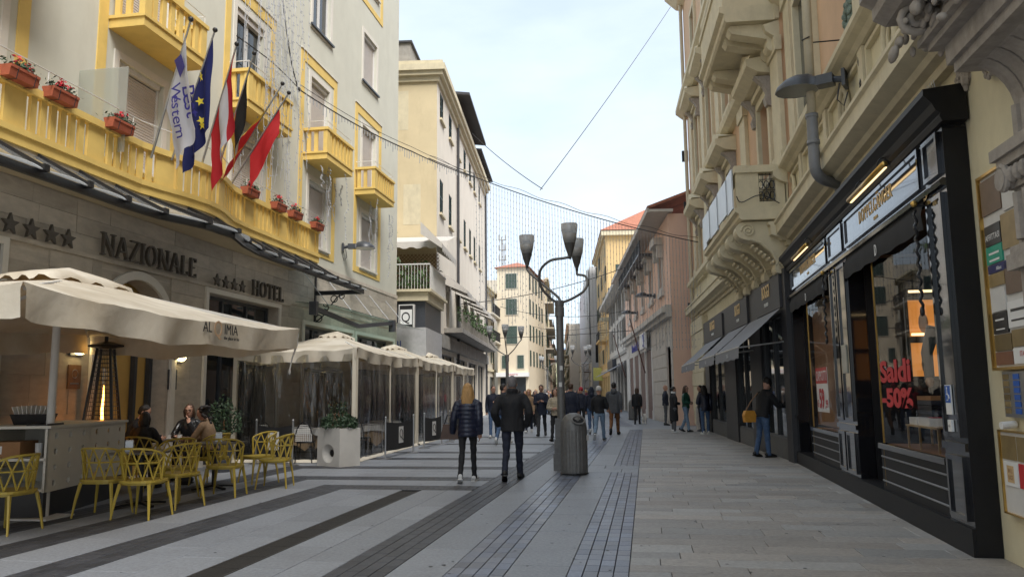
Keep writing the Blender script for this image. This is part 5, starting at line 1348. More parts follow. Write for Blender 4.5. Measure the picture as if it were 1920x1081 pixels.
for x, z in ((-3.0, 4.6), (-3, 7.5), (-3, 10.2), (-1, 4.6), (-1, 7.5), (-1, 10.2)): w.box(x - .5, x + .5, -.04, -.002, z, z + 1.6)
w.build('end_window', m_dkgreen, lh)
pm = thing('palm_tree', 'small palm growing on the roof terrace of the beige house', 'palm', (-17.6, 79, 12.4)); b = MB(); b.tube([(0, 0, 0), (.1, 0, 1.2), (.05, 0, 2.2)], .12, 7); b.build('trunk', m_wood, pm); b = MB()
for k in range(16):
    a = k * .4; l = random.uniform(1.1, 1.7)
    pts = [Vector((.05 + l * t * math.cos(a), l * t * math.sin(a), 2.2 + .8 * t * (1.3 - 1.5 * t) * (1 + k % 3 * .5))) for t in (0, .35, .7, 1)]
    for p, q_ in zip(pts, pts[1:]): b.bar(p, q_, .16, .02)
b.build('crown', m_leaf2, pm)
far_house('town_house', 'tall cream house with jutting balconies right behind the yellow tower', (-12.4, 99.5, 0), A1, 1, 26, 0, 16.0, m_y2, 4, 7, m_green2, None, deep=10, balc=((1, 0, 2), (2, 1, 4), (3, 0, 3), (2, 5, 6)), seed=2)
far_house('town_house', 'pink and ochre house far along the left side of the street', (-15.2, 126, 0), A1, 1, 30, 0, 13.0, M('pink far plaster', (.56, .38, .27), .9, .06, .8), 3, 7, m_dkgreen, 1.5, deep=10, balc=((1, 1, 3),), seed=3)
far_house('town_house', 'small ochre house at the far left end of the street', (-18.4, 158, 0), A1, 1, 40, 0, 11.0, m_y1, 3, 8, m_green2, 1.5, deep=10, seed=4)
far_house('town_house', 'distant cream block closing the left side of the street', (-23, 200, 0), A1, 1, 60, 0, 13.5, m_y2, 3, 10, m_dkgreen, None, deep=14, seed=5)
e = thing('town_house', 'pale yellow-green house closing the far end of the street', 'building', (-33, 285, 0)); b = MB(); b.box(-8, 8, 0, 12, 0, 14); b.build('wall', M('pale lime plaster', (.55, .56, .36), .9, .05, .6), e)
for i in range(5):
    for j in range(3): b = MB(); b.box(-6.5 + i * 3, -5.4 + i * 3, -.05, -.002, 3.5 + j * 3.6, 5.6 + j * 3.6); b.build('window', m_dkgreen, e)
b = MB(); b.box(-8.4, 8.4, -.4, 12.4, 14, 14.4); b.build('cornice', m_stone2, e)

# ================================================================== RIGHT BUILDINGS BEYOND THE CORNER
A2 = math.atan(.11)
def at2(y, off=0): return (2.05 - .11 * (y - 35) + off, y, 0)
m_pink = M('salmon plaster', (.68, .46, .35), .9, .07, .9, stain=.25, stain_c=(.55, .37, .27), sscale=.6); m_greyst = M('grey rusticated stone', (.52, .48, .43), .85, .15, 3, .3, 30, stain=.35, stain_c=(.36, .33, .29), sscale=.9)
m_brown = M('brown roller door', (.10, .035, .022), .55, .15, 5)
bk_ = thing('bank_building', 'salmon pink bank with grey stone window hoods and tall brown roller doors', 'bank', at2(36.6, -.62), A2)
dl = [(.6, 2.0, 0, 3.6), (8.0, 10.6, 0, 3.9), (11.6, 14.2, 0, 3.9), (15.2, 17.8, 0, 3.9), (18.8, 21.4, 0, 3.9)]
wl_ = [(y - .55, y + .55, 6.6, 8.3) for y in (3, 7.2, 11.4, 15.6, 19.8)]
w = MB(); holes_wall(w, -1, 0, 24, 0, 4.9, dl, .06); w.build('ground_floor_wall', m_greyst, bk_)
w = MB(); holes_wall(w, -1, 0, 24, 4.9, 9.7, wl_, .2); body(w, -1, 0, 24, 9.7, 11, 0, .5); w.build('wall', m_pink, bk_)
for z in (.7, 1.35, 2.0, 2.65, 3.3, 3.95, 4.6):
    for a, b_ in ((.05, .55), (2.1, 4.0), (4.02, 5.9), (5.92, 7.9), (21.5, 23.9)): j = MB(); j.box(-.025, -.001, a, b_, z - .6, z); j.build('stone_block', m_greyst, bk_)
for a, b_, c_, d in dl[1:]:
    put('roller_door', roller(-1, b_ - a, d, m_brown, .09), bk_, (.04, (a + b_) / 2, 0), 'stuff')
for y in (7.8, 11.1, 14.7, 18.3, 21.6): b = MB(); b.box(-.08, -.001, y - .2, y + .2, 0, .5); b.box(-.05, -.001, y - .16, y + .16, .5, 3.9); b.build('pilaster', m_white, bk_)
for z0, z1, o in ((4.9, 5.1, .25), (5.1, 5.35, .45), (5.35, 5.45, .3)): b = MB(); b.box(-o, -.001, -.1, 24.1, z0, z1); b.build('cornice', m_greyst, bk_)
for a, b_, c_, d in wl_:
    b = MB(); ring(b, -.06, -.001, a, b_, c_, d, .2); b.box(-.14, -.001, a - .35, b_ + .35, c_ - .45, c_ - .21); b.build('window_surround', m_greyst, bk_)
    b = MB(); b.prism([(-.45, a - .4, d + .35), (-.45, b_ + .4, d + .35), (-.45, b_ + .1, d + .75), (-.45, a - .1, d + .75)], (.449, 0, 0)); b.box(-.3, -.001, a - .3, a - .05, d - .3, d + .34); b.box(-.3, -.001, b_ + .05, b_ + .3, d - .3, d + .34); b.build('window_hood', m_greyst, bk_)
    b = MB(); b.quad((.12, a, c_), (.12, b_, c_), (.12, b_, d), (.12, a, d)); b.build('window', m_glass, bk_)
b = MB(); b.prism([(-.95, -.3, 9.75), (-.95, 24.3, 9.75), (.2, 24.3, 9.75), (.2, -.3, 9.75)], (0, 0, .12)); b.box(-1.0, -.9, -.3, 24.3, 9.72, 9.95); b.build('eaves', m_greyst, bk_)
b = MB()
for k in range(46):
    y = -.3 + k * .535; b.prism([(-.98, y, 9.9), (-.98, y + .5, 9.9), (5, y + .5, 12.1), (5, y, 12.1)], (0, 0, .12))
b.build('roof', m_tile, bk_)
# iron railing balcony strip under the eaves
b = MB()
for k in range(60): y = 6 + k * .25; b.bar((-.7, y, 8.9), (-.7, y, 9.6), .03, .03)
b.bar((-.7, 6, 9.6), (-.7, 20.8, 9.6), .05, .05); b.box(-.78, -.001, 6, 20.8, 8.82, 8.9); b.build('roof_railing', m_darkgrey, bk_)
sg_ = thing('bank_sign', 'white fascia sign with blue lettering and a blue square logo over the brown doors', 'sign', at2(36.6, -.62), A2)
m_dbl = M('bank blue', (.02, .03, .30), .5)
b = MB(); b.box(-.36, -.24, 8.2, 10.9, 3.95, 4.85); b.build('panel', m_whiteprint, sg_); b = MB(); b.box(-.375, -.361, 8.5, 9.3, 4.05, 4.75); b.box(-.376, -.362, 8.45, 8.52, 4.0, 4.8); b.build('logo', m_dbl, sg_)
b = MB(); b.bar((-.385, 8.65, 4.15), (-.385, 9.15, 4.65), .1, .02); b.build('logo_stroke', m_whiteprint, sg_)
wall_text('letter', 'Deutsche Bank', .75, m_dbl, sg_, (-.30, 14.3, 4.05), PI, .95, .02)
def wall_lamp_arm(label, loc, rz): floodlight(label, loc, rz)
floodlight('small grey floodlight on the salmon bank facade, nearer one', at2(42, -.67)[:2] + (6.5,), PI + .2)
floodlight('small grey floodlight on the salmon bank facade, farther one', at2(51, -.67)[:2] + (6.5,), PI + .2)
for y, lbl in ((47, 'thin leaning flagpole fixed over the brown bank doors'), (60.5, 'thin leaning flagpole beyond the bank sign')):
    fp = thing('flagpole', lbl, 'flagpole', at2(y, -.75)[:2] + (2.6,)); b = MB(); b.tube([(0, 0, 0), (-.8, -.4, 3.2)], .035, 6); b.build('pole', m_brown, fp)
gr_ = far_house('town_house', 'grey stone house with carved window hoods next to the pink bank', at2(60.8, -.3), A2, -1, 24, 0, 10.2, m_greyst, 2, 7, m_conc, None, deep=11, ground=5.0, winh=2.0, winw=1.1, seed=6, trim=m_conc)
b = MB(); b.box(-1.0, -.001, -.2, 24.2, 10.0, 10.35); b.build('eaves', m_greyst, gr_)
aw = MB(); aw.prism([(-.1, 1, 3.9), (-2.0, 1, 2.9), (-2.0, 14, 2.9), (-.1, 14, 3.9)], (0, 0, .04)); aw.build('awning', m_awngrey, gr_)
b = MB(); b.box(-.4, -.05, 14.5, 22, 3.6, 4.6); b.build('shop_sign', m_darkgrey, gr_)
# ochre house with red roof
oc_ = far_house('town_house', 'ochre yellow house with red tiled roof and a dark rounded corner balcony', at2(86, -.3), A2, -1, 22, 0, 19.0, M('ochre far plaster', (.60, .42, .20), .9, .07, .6, stain=.2, stain_c=(.48, .33, .16), sscale=.4), 5, 6, m_dkgreen, 3.2, deep=10, balc=((1, 0, 1),), seed=7)
for x, z in ((1.5, 13.5), (4, 13.5), (6.5, 13.5)):
    b = MB(); b.box(x - .5, x + .5, -.05, -.002, z, z + 1.9); b.build('end_window', m_dkgreen, oc_)
b = MB(); b.box(-.5, 10, -.5, -.001, 18.6, 19.1); b.build('cornice', m_stone2, oc_)
bcx = MB(); bcx.box(-.9, 1.6, -1.1, -.001, 9.1, 9.5); bcx.build('balcony', m_stone2, oc_)
b = MB()
for k in range(14): b.bar((-.85 + k * .18, -1.05, 9.5), (-.85 + k * .18, -1.05, 10.7), .05, .05)
b.bar((-.9, -1.05, 10.7), (1.6, -1.05, 10.7), .08, .08); b.box(.1, 1.2, -.06, -.003, 9.6, 12.8); b.build('railing', m_black, oc_)
# house under scaffolding netting, scaffold in front
m_net = M('white scaffold netting', (.50, .50, .50), .8, .08, 1.2, .4, 3, stain=.2, stain_c=(.38, .38, .38))
nt_ = thing('netted_building', 'building wrapped in white scaffold netting beyond the ochre house', 'building', at2(109, -1.2), A2)
nb = MB(); Kx = 30
for i in range(Kx + 1):
    for jx in range(13):
        nb.v.append((-.15 + .12 * noise.noise((i * .4, jx * .5, 2)), 45 * i / Kx, 5 + (19 - 5) * jx / 12))
nb.f = [(i * 13 + jx, (i + 1) * 13 + jx, (i + 1) * 13 + jx + 1, i * 13 + jx + 1) for i in range(Kx) for jx in range(12)]
nb.build('netting', m_net, nt_, True)
b = MB(); b.box(.0, 9, 0, 45, 0, 18.9); b.build('wall', m_net, nt_); b = MB(); b.box(.6, 2.6, -.05, -.002, 5.6, 8); b.build('opening', m_dark, nt_)
scf = thing('scaffold', 'steel tube scaffold with platforms at street level below the netted building', 'scaffold', at2(100, -2.9), A2)
b = MB()
for x in (0, 1.3):
    for y in (0, 2.5, 5, 7.5): b.tube([(x, y, 0), (x, y, 5.4)], .06, 5)
for z in (2.0, 4.2):
    for x in (0, 1.3): b.tube([(x, 0, z), (x, 7.5, z)], .05, 5); b.tube([(x, 0, z + 1), (x, 7.5, z + 1)], .05, 5)
    b.tube([(0, 0, z), (1.3, 0, z)], .05, 5); b.tube([(0, 0, z + 1), (1.3, 0, z + 1)], .05, 5)
b.tube([(0, 0, 0), (1.3, 0, 2)], .05, 5); b.tube([(0, 0, 2), (1.3, 0, 4.2)], .05, 5); b.build('tubes', m_steel, scf)
b = MB(); b.box(-.05, 1.35, 0, 7.5, 2.02, 2.1); b.box(-.05, 1.35, 0, 7.5, 4.22, 4.3); b.build('platform', m_wood, scf)
b = MB(); b.box(1.5, 3.6, -.2, -.1, 3.0, 4.6); b.build('yellow_panel', M('yellow green panel', (.55, .55, .16), .6), scf)
far_house('town_house', 'cream terrace of houses far along the right side of the street', at2(155, -3.5), A2, -1, 60, 0, 15.0, m_y2, 4, 12, m_dkgreen, None, deep=10, balc=((1, 0, 1), (2, 3, 5)), seed=8)
far_house('town_house', 'last tall pale house on the right before the street end', at2(216, -3.5), A2, -1, 60, 0, 13.0, m_y1, 3, 11, m_green2, 2, deep=10, seed=9)
# ================================================================== RIGHT: NEAR PALAZZO (two straight stretches)
TH = -.022
def rb(x, y, z=0):
    m = Matrix.Translation((2.88, 7.9, 0)) @ Matrix.Rotation(TH, 4, 'Z'); return tuple(m @ Vector((x, y, z)))
pal = thing('palazzo', 'ornate peach and beige palazzo over the black shopfront, with thick mouldings and a white downpipe', 'building', rb(.22, 0), TH)
def P_(name, mb, mat, root=None, smooth=False): return mb.build(name, mat, root if root is not None else pal, smooth)
w = MB(); w.quad((0, -12, 0), (0, .03, 0), (0, .03, 6.3), (0, -12, 6.3)); w.quad((0, .03, 4.1), (0, 9.75, 4.1), (0, 9.75, 6.3), (0, .03, 6.3)); P_('ground_floor_wall', w, m_stone)
w = MB(); w.quad((0.05, -12, 6.3), (0.05, 9.75, 6.3), (0.05, 9.75, 24), (.05, -12, 24)); w.quad((.05, -12, 24), (.05, 9.75, 24), (12, 9.75, 24), (12, -12, 24)); w.quad((12, -12, 0), (12, 9.75, 0), (12, 9.75, 24), (12, -12, 24)); w.quad((0, -12, 0), (12, -12, 0), (12, -12, 24), (0, -12, 24))
P_('wall', w, m_peach)
def mould(root, y0, y1, prof, mat=None, name='moulding'):
    """Run of moulding along local y: prof = list of (out, z)."""
    b = MB(); b.prism([(-o, y0, z) for o, z in prof], (0, y1 - y0, 0)); return b.build(name, mat or m_stone2, root)
band = [(.001, 4.62), (.10, 4.62), (.12, 4.68), (.10, 4.72), (.20, 4.74), (.24, 4.80), (.36, 4.84), (.42, 4.86), (.42, 5.06), (.46, 5.09), (.46, 5.14), (.001, 5.2)]
mould(pal, -12, 9.7, band)
mould(pal, -12, 9.7, [(.001, 5.2), (.12, 5.2), (.12, 5.3), (.09, 5.34), (.001, 5.36)])
mould(pal, -12, 9.7, [(.001, 6.2), (.10, 6.22), (.16, 6.28), (.26, 6.32), (.30, 6.36), (.30, 6.44), (.2, 6.47), (.001, 6.52)])
mould(pal, -12, 9.7, [(-.04, 10.0), (.12, 10.02), (.3, 10.2), (.34, 10.3), (.34, 10.45), (-.04, 10.5)])
for k in range(6):                                              # panels with ovals in the parapet zone
    y = -4.2 + k * 2.5
    b = MB(); ring(b, -.07, -.001, y + .15, y + 2.2, 5.48, 6.1, .06); P_('sunk_panel_frame', b, m_stone2)
    b = MB(); b.tube([(-.05, y + 1.18 + .24 * math.cos(t * PI / 10), 5.79 + .30 * math.sin(t * PI / 10)) for t in range(21)], .045, 6, caps=False); b.tube([(-.03, y + 1.18 + .14 * math.cos(t * PI / 10), 5.79 + .19 * math.sin(t * PI / 10)) for t in range(21)], .025, 6, caps=False); P_('oval_boss', b, m_stone2, smooth=True)
    b = MB(); b.box(-.10, -.001, y + 2.3, y + 2.55, 5.36, 6.2); P_('pier', b, m_stone2)
for y, wd_ in ((8.9, .7), (6.6, .35), (3.0, .9), (.5, .4), (-2.5, .8)):       # pilasters of the upper storey
    b = MB(); b.box(-.09, .049, y - wd_ / 2, y + wd_ / 2, 6.5, 10.0); b.box(-.13, .049, y - wd_ / 2 - .05, y + wd_ / 2 + .05, 6.5, 6.75); b.box(-.14, .049, y - wd_ / 2 - .05, y + wd_ / 2 + .05, 9.75, 10.0); P_('pilaster', b, m_stone2)
for y in (7.6, 1.7):
    b = MB(); ring(b, -.08, .049, y - .55, y + .55, 6.9, 9.3, .16); P_('window_surround', b, m_stone2); b = MB(); b.quad((.04, y - .55, 6.9), (.04, y + .55, 6.9), (.04, y + .55, 9.3), (.04, y - .55, 9.3)); P_('window', b, m_glass)
random.seed(21)
def wreath(x, y, z, r, root, mat):
    b = MB()
    for k in range(90):
        a = random.random() * 6.28; q = r * random.uniform(.55, 1.05); b.ell((x - random.uniform(0, .05), y + q * math.cos(a), z + q * math.sin(a)), (.03, .045, .045), 5, 4)
    b.tube([(x - .02, y, z + r * .6), (x - .03, y - .05, z + r * 1.7), (x - .02, y + .03, z + r * 2.6)], .03, 5); P_('wreath', b, mat, root)
m_verd = M('verdigris ornament', (.17, .22, .18), .85, .3, 12, .3, 40)
wreath(0.03, 4.1, 7.1, .22, pal, m_verd); wreath(.0, -.1, 4.42, .09, pal, m_carved)
b = MB(); b.tube([(-.54, 4.25, 24), (-.54, 4.3, 8), (-.54, 4.42, 5.7)], .07, 12); P_('downpipe', b, m_pipe, smooth=True)
b = MB(); b.tube(smooth([(-.54, 4.42, 5.72), (-.54, 4.44, 5.2), (-.53, 4.46, 4.86), (-.42, 4.58, 4.74), (-.2, 4.82, 4.72), (.01, 5.04, 4.72)]), .085, 14)
for z in (5.72, 5.3): b.tube([(-.54, 4.43, z), (-.54, 4.43, z - .06)], .098, 14)
b.tube([(-.05, 4.98, 4.72), (0, 5.03, 4.72)], .15, 12); P_('pipe_elbow', b, m_pipegrey, smooth=True)
for z in (6.9, 8.2): b = MB(); b.tube([(-.54, 4.25, z), (-.63, 4.35, z), (-.54, 4.47, z), (.0, 4.47, z)], .012, 5); P_('pipe_bracket', b, m_black)
floodlight('large dark floodlight reaching out from the peach palazzo wall beside the white downpipe', rb(.12, 4.0, 6.08), PI - .45)
b = MB()
for k in range(5): b.tube([(-.02, 3.4 + .1 * math.sin(k), 6.0 - .05 * k), (-.12, 3.2, 5.7 - .05 * k), (-.04, 3.5, 5.55), (-.02, 3.6, 5.9)], .012, 5)
b.ell((-.06, 3.3, 6.05), (.05, .05, .13)); P_('loose_cable', b, m_wire)
b = MB()
for k in range(110): y = .1 + k * .055; b.tube([(-.2, y, 4.36), (-.24, y - .04, 4.50)], .0035, 3)
for k in range(110): y = .1 + k * .055; b.tube([(-.2, y, 4.36), (-.14, y + .04, 4.50)], .0035, 3)
P_('bird_spikes', b, m_steel)

# second stretch, over the dark grey shop
T2 = math.atan(.05)
def r2(x, y, z=0):
    m = Matrix.Translation((3.2, 17.5, 0)) @ Matrix.Rotation(T2, 4, 'Z'); return tuple(m @ Vector((x, y, z)))
pb = thing('palazzo_wing', 'beige and peach palazzo wing with stone balconies on scroll brackets over the dark grey shop', 'building', r2(0, 0), T2)
E2 = 18.6
hw = [(1.3, 2.5, 6.3, 8.5), (6.6, 7.8, 6.3, 8.3), (10.4, 11.6, 6.3, 8.3), (14.2, 15.4, 6.3, 8.3)] + [(y, y + 1.2, 10.3, 12.9) for y in (1.3, 6.6, 10.4, 14.2)] + [(y, y + 1.2, 15.2, 17.4) for y in (1.3, 6.6, 10.4, 14.2)]
w = MB(); holes_wall(w, -1, 0, E2, 4.6, 24, hw, .3); body(w, -1, 0, E2, 24, 11, 0, .45); P_('wall', w, m_peach, pb)
w = MB(); w.quad((-.02, 0, 3.2), (-.02, E2, 3.2), (-.02, E2, 6.2), (-.02, 0, 6.2)); P_('ground_floor_wall', w, m_stone, pb)
mould(pb, .02, E2 + .1, band); mould(pb, 0.02, E2, [(.001, 6.0), (.16, 6.05), (.3, 6.15), (.3, 6.3), (.001, 6.35)]); mould(pb, 0.02, E2, [(.001, 9.35), (.14, 9.38), (.3, 9.5), (.34, 9.65), (.001, 9.75)]); mould(pb, .02, E2 + .2, [(.001, 14.0), (.2, 14.05), (.5, 14.3), (.5, 14.5), (.001, 14.6)]); mould(pb, 0.02, E2 + .3, [(.001, 19.4), (.3, 19.5), (.8, 20), (.8, 20.3), (.001, 20.4)])
for a, b_, c_, d in hw:
    P_('window', MB().quad((.28, a, c_), (.28, b_, c_), (.28, b_, d), (.28, a, d)), m_glass, pb)
    fr = MB(); ring(fr, .18, .24, a + .06, b_ - .06, c_ + .06, d - .06, .06); fr.box(.18, .24, (a + b_) / 2 - .03, (a + b_) / 2 + .03, c_ + .06, d - .06); P_('window_frame', fr, m_wood, pb)
    s_ = MB(); ring(s_, -.1, -.001, a, b_, c_, d, .2); s_.box(-.16, -.001, a - .28, b_ + .28, c_ - .3, c_ - .2); P_('window_surround', s_, m_stone2, pb)
    if c_ < 12:
        h = MB(); zt = d + .35
        h.prism([(-.0011, a - .45, zt), (-.35, a - .45, zt + .05), (-.6, a - .45, zt + .2), (-.62, a - .45, zt + .36), (-.0011, a - .45, zt + .45)], (0, b_ - a + .9, 0))
        h.prism([(-.5, a - .45, zt + .45), (-.5, b_ + .45, zt + .45), (-.5, (a + b_) / 2, zt + .85)], (.49, 0, 0)); h.box(-.2, -.0012, a - .3, b_ + .3, d + .21, zt - .001); P_('window_hood', h, m_carved if False else m_stone2, pb)
        for yy in (a - .22, b_ + .22):
            h = MB(); h.prism([(-.002, yy - .11, zt - .75), (-.16, yy - .11, zt - .72), (-.2, yy - .11, zt - .55), (-.14, yy - .11, zt - .4), (-.22, yy - .11, zt - .22), (-.42, yy - .11, zt - .02), (-.002, yy - .11, zt - .01)], (0, .22, 0)); P_('hood_bracket', h, m_carved, pb)
for y in (.35, 4.6, 9.0, 12.9, 16.8):
    b = MB(); b.box(-.1, -.001, y - .4, y + .4, 6.36, 9.34); b.box(-.15, -.001, y - .46, y + .46, 9.0, 9.34); b.box(-.15, -.001, y - .46, y + .46, 6.36, 6.7); b.box(-.1, -.001, y - .4, y + .4, 9.76, 14.0); P_('pilaster', b, m_stone2, pb)
def console(root, y, w_, zt, h, out, mat=None):
    """Scroll bracket: S-profile with a rounded nose and a volute at each end."""
    b = MB(); pts = [(0, zt)]; n = 10
    pts += [(out * .93, zt)]
    pts += [(out * .93 + h * .16 * math.sin(PI * t / n), zt - h * .16 + h * .16 * math.cos(PI * t / n)) for t in range(1, n)]
    pts += [(out * .88, zt - h * .34), (out * .62, zt - h * .42), (out * .40, zt - h * .58), (out * .28, zt - h * .78)]
    pts += [(out * .26 + h * .05 * math.sin(PI * t / 6), zt - h * .88 + h * .09 * math.cos(PI * t / 6)) for t in range(1, 6)]
    pts += [(.0, zt - h)]
    b.prism([(-x - .002, y - w_ / 2, z) for x, z in pts], (0, w_, 0))
    for yy in (y - w_ / 2 - .012, y + w_ / 2 + .012):
        for cx, cz, r in ((out * .86, zt - h * .17, h * .13), (out * .2, zt - h * .82, h * .09)):
            sp_ = [(-(cx + r * (1 - t / 22) * math.cos(t * .62)), yy, cz + r * (1 - t / 22) * math.sin(t * .62)) for t in range(20)]; b.tube(sp_, .022, 5)
        b.tube([(-x * .93 - .02, yy, z + .05 * (zt - z) / h) for x, z in pts[n + 1:n + 5]], .02, 5)
    for k in range(7):
        t = k / 6; b.ell((-(out * (.75 - .5 * t)), y, zt - h * (.42 + .36 * t) - .02), (.05, w_ * .42, .05), 8, 5)
    return b.build('scroll_bracket', mat or m_stone2, root)
# lower balcony
bl_ = MB(); bl_.prism([(-o - .001, .1, z) for o, z in ((0, 5.22), (1.0, 5.22), (1.06, 5.27), (1.06, 5.36), (1.14, 5.4), (1.14, 5.5), (0, 5.5))], (0, 5.6, 0)); lo = P_('balcony', bl_, m_stone2, pb)
b = MB(); b.box(-1.08, -.6, .15, .32, 5.5, 6.28); b.box(-.24, -.05, .15, .32, 5.5, 6.28); b.box(-.6, -.24, .15, .32, 5.5, 5.62); b.box(-1.12, -.02, .1, .38, 6.28, 6.44); b.box(-1.12, -.9, .38, 5.7, 6.28, 6.44); b.box(-1.08, -.94, 5.3, 5.62, 5.5, 6.28); b.build('parapet', m_stone2, lo)
b = MB()
for t in range(3):
    cx = -.54 + t * .12
    for zc in (5.78, 6.02): b.tube([(cx + .05 * math.cos(q * .6), .235, zc + .09 * math.sin(q * .6)) for q in range(12)], .012, 5)
for z in (5.66, 5.9, 6.14, 6.24): b.bar((-.6, .235, z), (-.24, .235, z), .014, .014)
for t in range(5): b.bar((-.58 + t * .08, .235, 5.62), (-.58 + t * .08, .235, 6.28), .012, .012)
b.build('iron_grille', m_black, lo)
m_ban = M('pale acrylic sheet', (.50, .54, .58), .3, .12, 3)
for k in range(7): b = MB(); b.box(-1.16 - .02 * (k % 2), -1.13, .3 + k * .757, 1.04 + k * .757, 5.52 + .04 * (k % 3), 6.42 - .05 * (k % 2)); b.build('white_panel', m_ban, lo)
for y in (.45, 1.7, 2.95, 4.2, 5.35): console(pb, y, .42, 5.2, 1.2, 1.0)
b = MB(); b.tube(smooth([(-.2, .05, 5.55), (-.6, .06, 5.75), (-1.0, .06, 5.6), (-1.1, .1, 5.75)]), .012, 5); P_('loose_cable', b, m_wire, pb)
# upper balcony
bu = MB(); bu.prism([(-o - .001, .0, z) for o, z in ((0, 9.75), (1.15, 9.75), (1.2, 9.8), (1.2, 9.95), (1.3, 10.0), (1.3, 10.12), (0, 10.12))], (0, 3.9, 0)); up_ = P_('balcony', bu, m_stone2, pb)
b = MB(); b.box(-1.22, -.02, .05, .2, 10.12, 11.0); b.box(-1.22, -1.08, .2, 3.85, 10.12, 11.0); b.box(-1.26, -.02, .0, .26, 11, 11.14); b.box(-1.26, -1.04, .26, 3.9, 11, 11.14); b.build('parapet', m_stone2, up_)
for y in (.35, .95, 2.9, 3.5):
    b = MB(); b.prism([(-.001, y - .17, 9.74), (-1.05, y - .17, 9.74), (-1.1, y - .17, 9.66), (-1.02, y - .17, 9.55), (-.25, y - .17, 9.38), (-.2, y - .17, 9.1), (-.001, y - .17, 9.05)], (0, .34, 0)); b.tube([(-.16, y - .18, 9.22), (-.16, y + .18, 9.22)], .12, 10); P_('balcony_bracket', b, m_stone2, pb)
b = MB(); b.tube([(-.14, E2 - .25, 24), (-.14, E2 - .25, .1)], .08, 10); P_('downpipe', b, m_pipe, pb)
for z in (4.95, 9.6, 12.0): b = MB(); b.box(-.3, -.02, E2 - .02, E2 + .1, z, z + .5); b.tube([(-.2, E2 + .1, z + .2), (-.2, E2 + .6, z + .25)], .02, 5); P_('wall_anchor', b, m_black, pb)
b = MB(); 
for k in range(8): b.box(-.22 - (k % 2) * .03, .3, 14.3, E2 - .1, .1 + k * .55, .63 + k * .55)
P_('rusticated_pier', b, m_stone2, pb)
gb = MB(); gb.prism([(.05, 14.25, 0), (-.55, 14.5, 0), (-.5, 14.9, .9), (.05, 15.0, 1.2)], (0, .4, 0)); P_('pier_base', gb, m_carved, pb)

# ================================================================== BLACK LACQUERED SHOPFRONT
sh = thing('black_shopfront', 'glossy black lacquered shopfront with gold lettering and display windows', 'shopfront', rb(0, 0), TH)
def S_(name, mb, mat, smooth=False): return mb.build(name, mat, sh, smooth)
mould(sh, -.12, 9.62, [(-.2, 4.02), (.03, 4.02), (.05, 4.07), (.04, 4.10), (.08, 4.13), (.11, 4.2), (.16, 4.26), (.18, 4.28), (.18, 4.34), (-.2, 4.38)], m_satin, 'cornice')
b = MB(); b.box(.0, .215, .0, 9.6, 3.50, 4.019); S_('frieze', b, m_lacq)
mould(sh, .0, 9.6, [(0, 3.42), (.05, 3.43), (.06, 3.47), (.03, 3.5), (0, 3.5)], m_lacq, 'lintel_moulding')
b = MB(); b.box(-.03, .215, 0, 9.6, .0, .25); S_('plinth', b, m_satin)
for y0, y1 in ((0, .62), (4.22, 5.48), (9.35, 9.6)):
    b = MB(); b.box(0, .215, y0, y1, .25, 3.5); b.box(-.03, -.0005, y0, y1, .93, 1.0); S_('pilaster', b, m_lacq)
def panel(y0, y1, z0, z1, mat=m_lacq2, fr=.045):
    b = MB(); ring(b, -.035, -.001, y0 + fr, y1 - fr, z0 + fr, z1 - fr, fr); o = S_('panel_moulding', b, m_lacq)
    b = MB(); b.box(-.014, -.0012, y0 + fr, y1 - fr, z0 + fr, z1 - fr); b.build('panel', mat, o)
panel(.09, .53, 1.05, 3.38); panel(.09, .53, .3, .88); panel(.09, .53, 3.56, 3.98); panel(.68, 4.15, 3.56, 3.99); panel(4.35, 5.35, 3.56, 3.98); panel(5.55, 9.25, 3.56, 3.98)
panel(4.32, 4.85, .3, .88); panel(4.95, 5.4, .3, .88); panel(4.32, 4.85, 1.05, 3.38); panel(4.95, 5.4, 1.05, 3.38)
b = MB(); b.box(.0, .215, -.006, -.0005, .02, 3.98); S_('end_board', b, m_satin)
m_int = M('shop interior dark', (.03, .02, .015), .8, .3, 3)
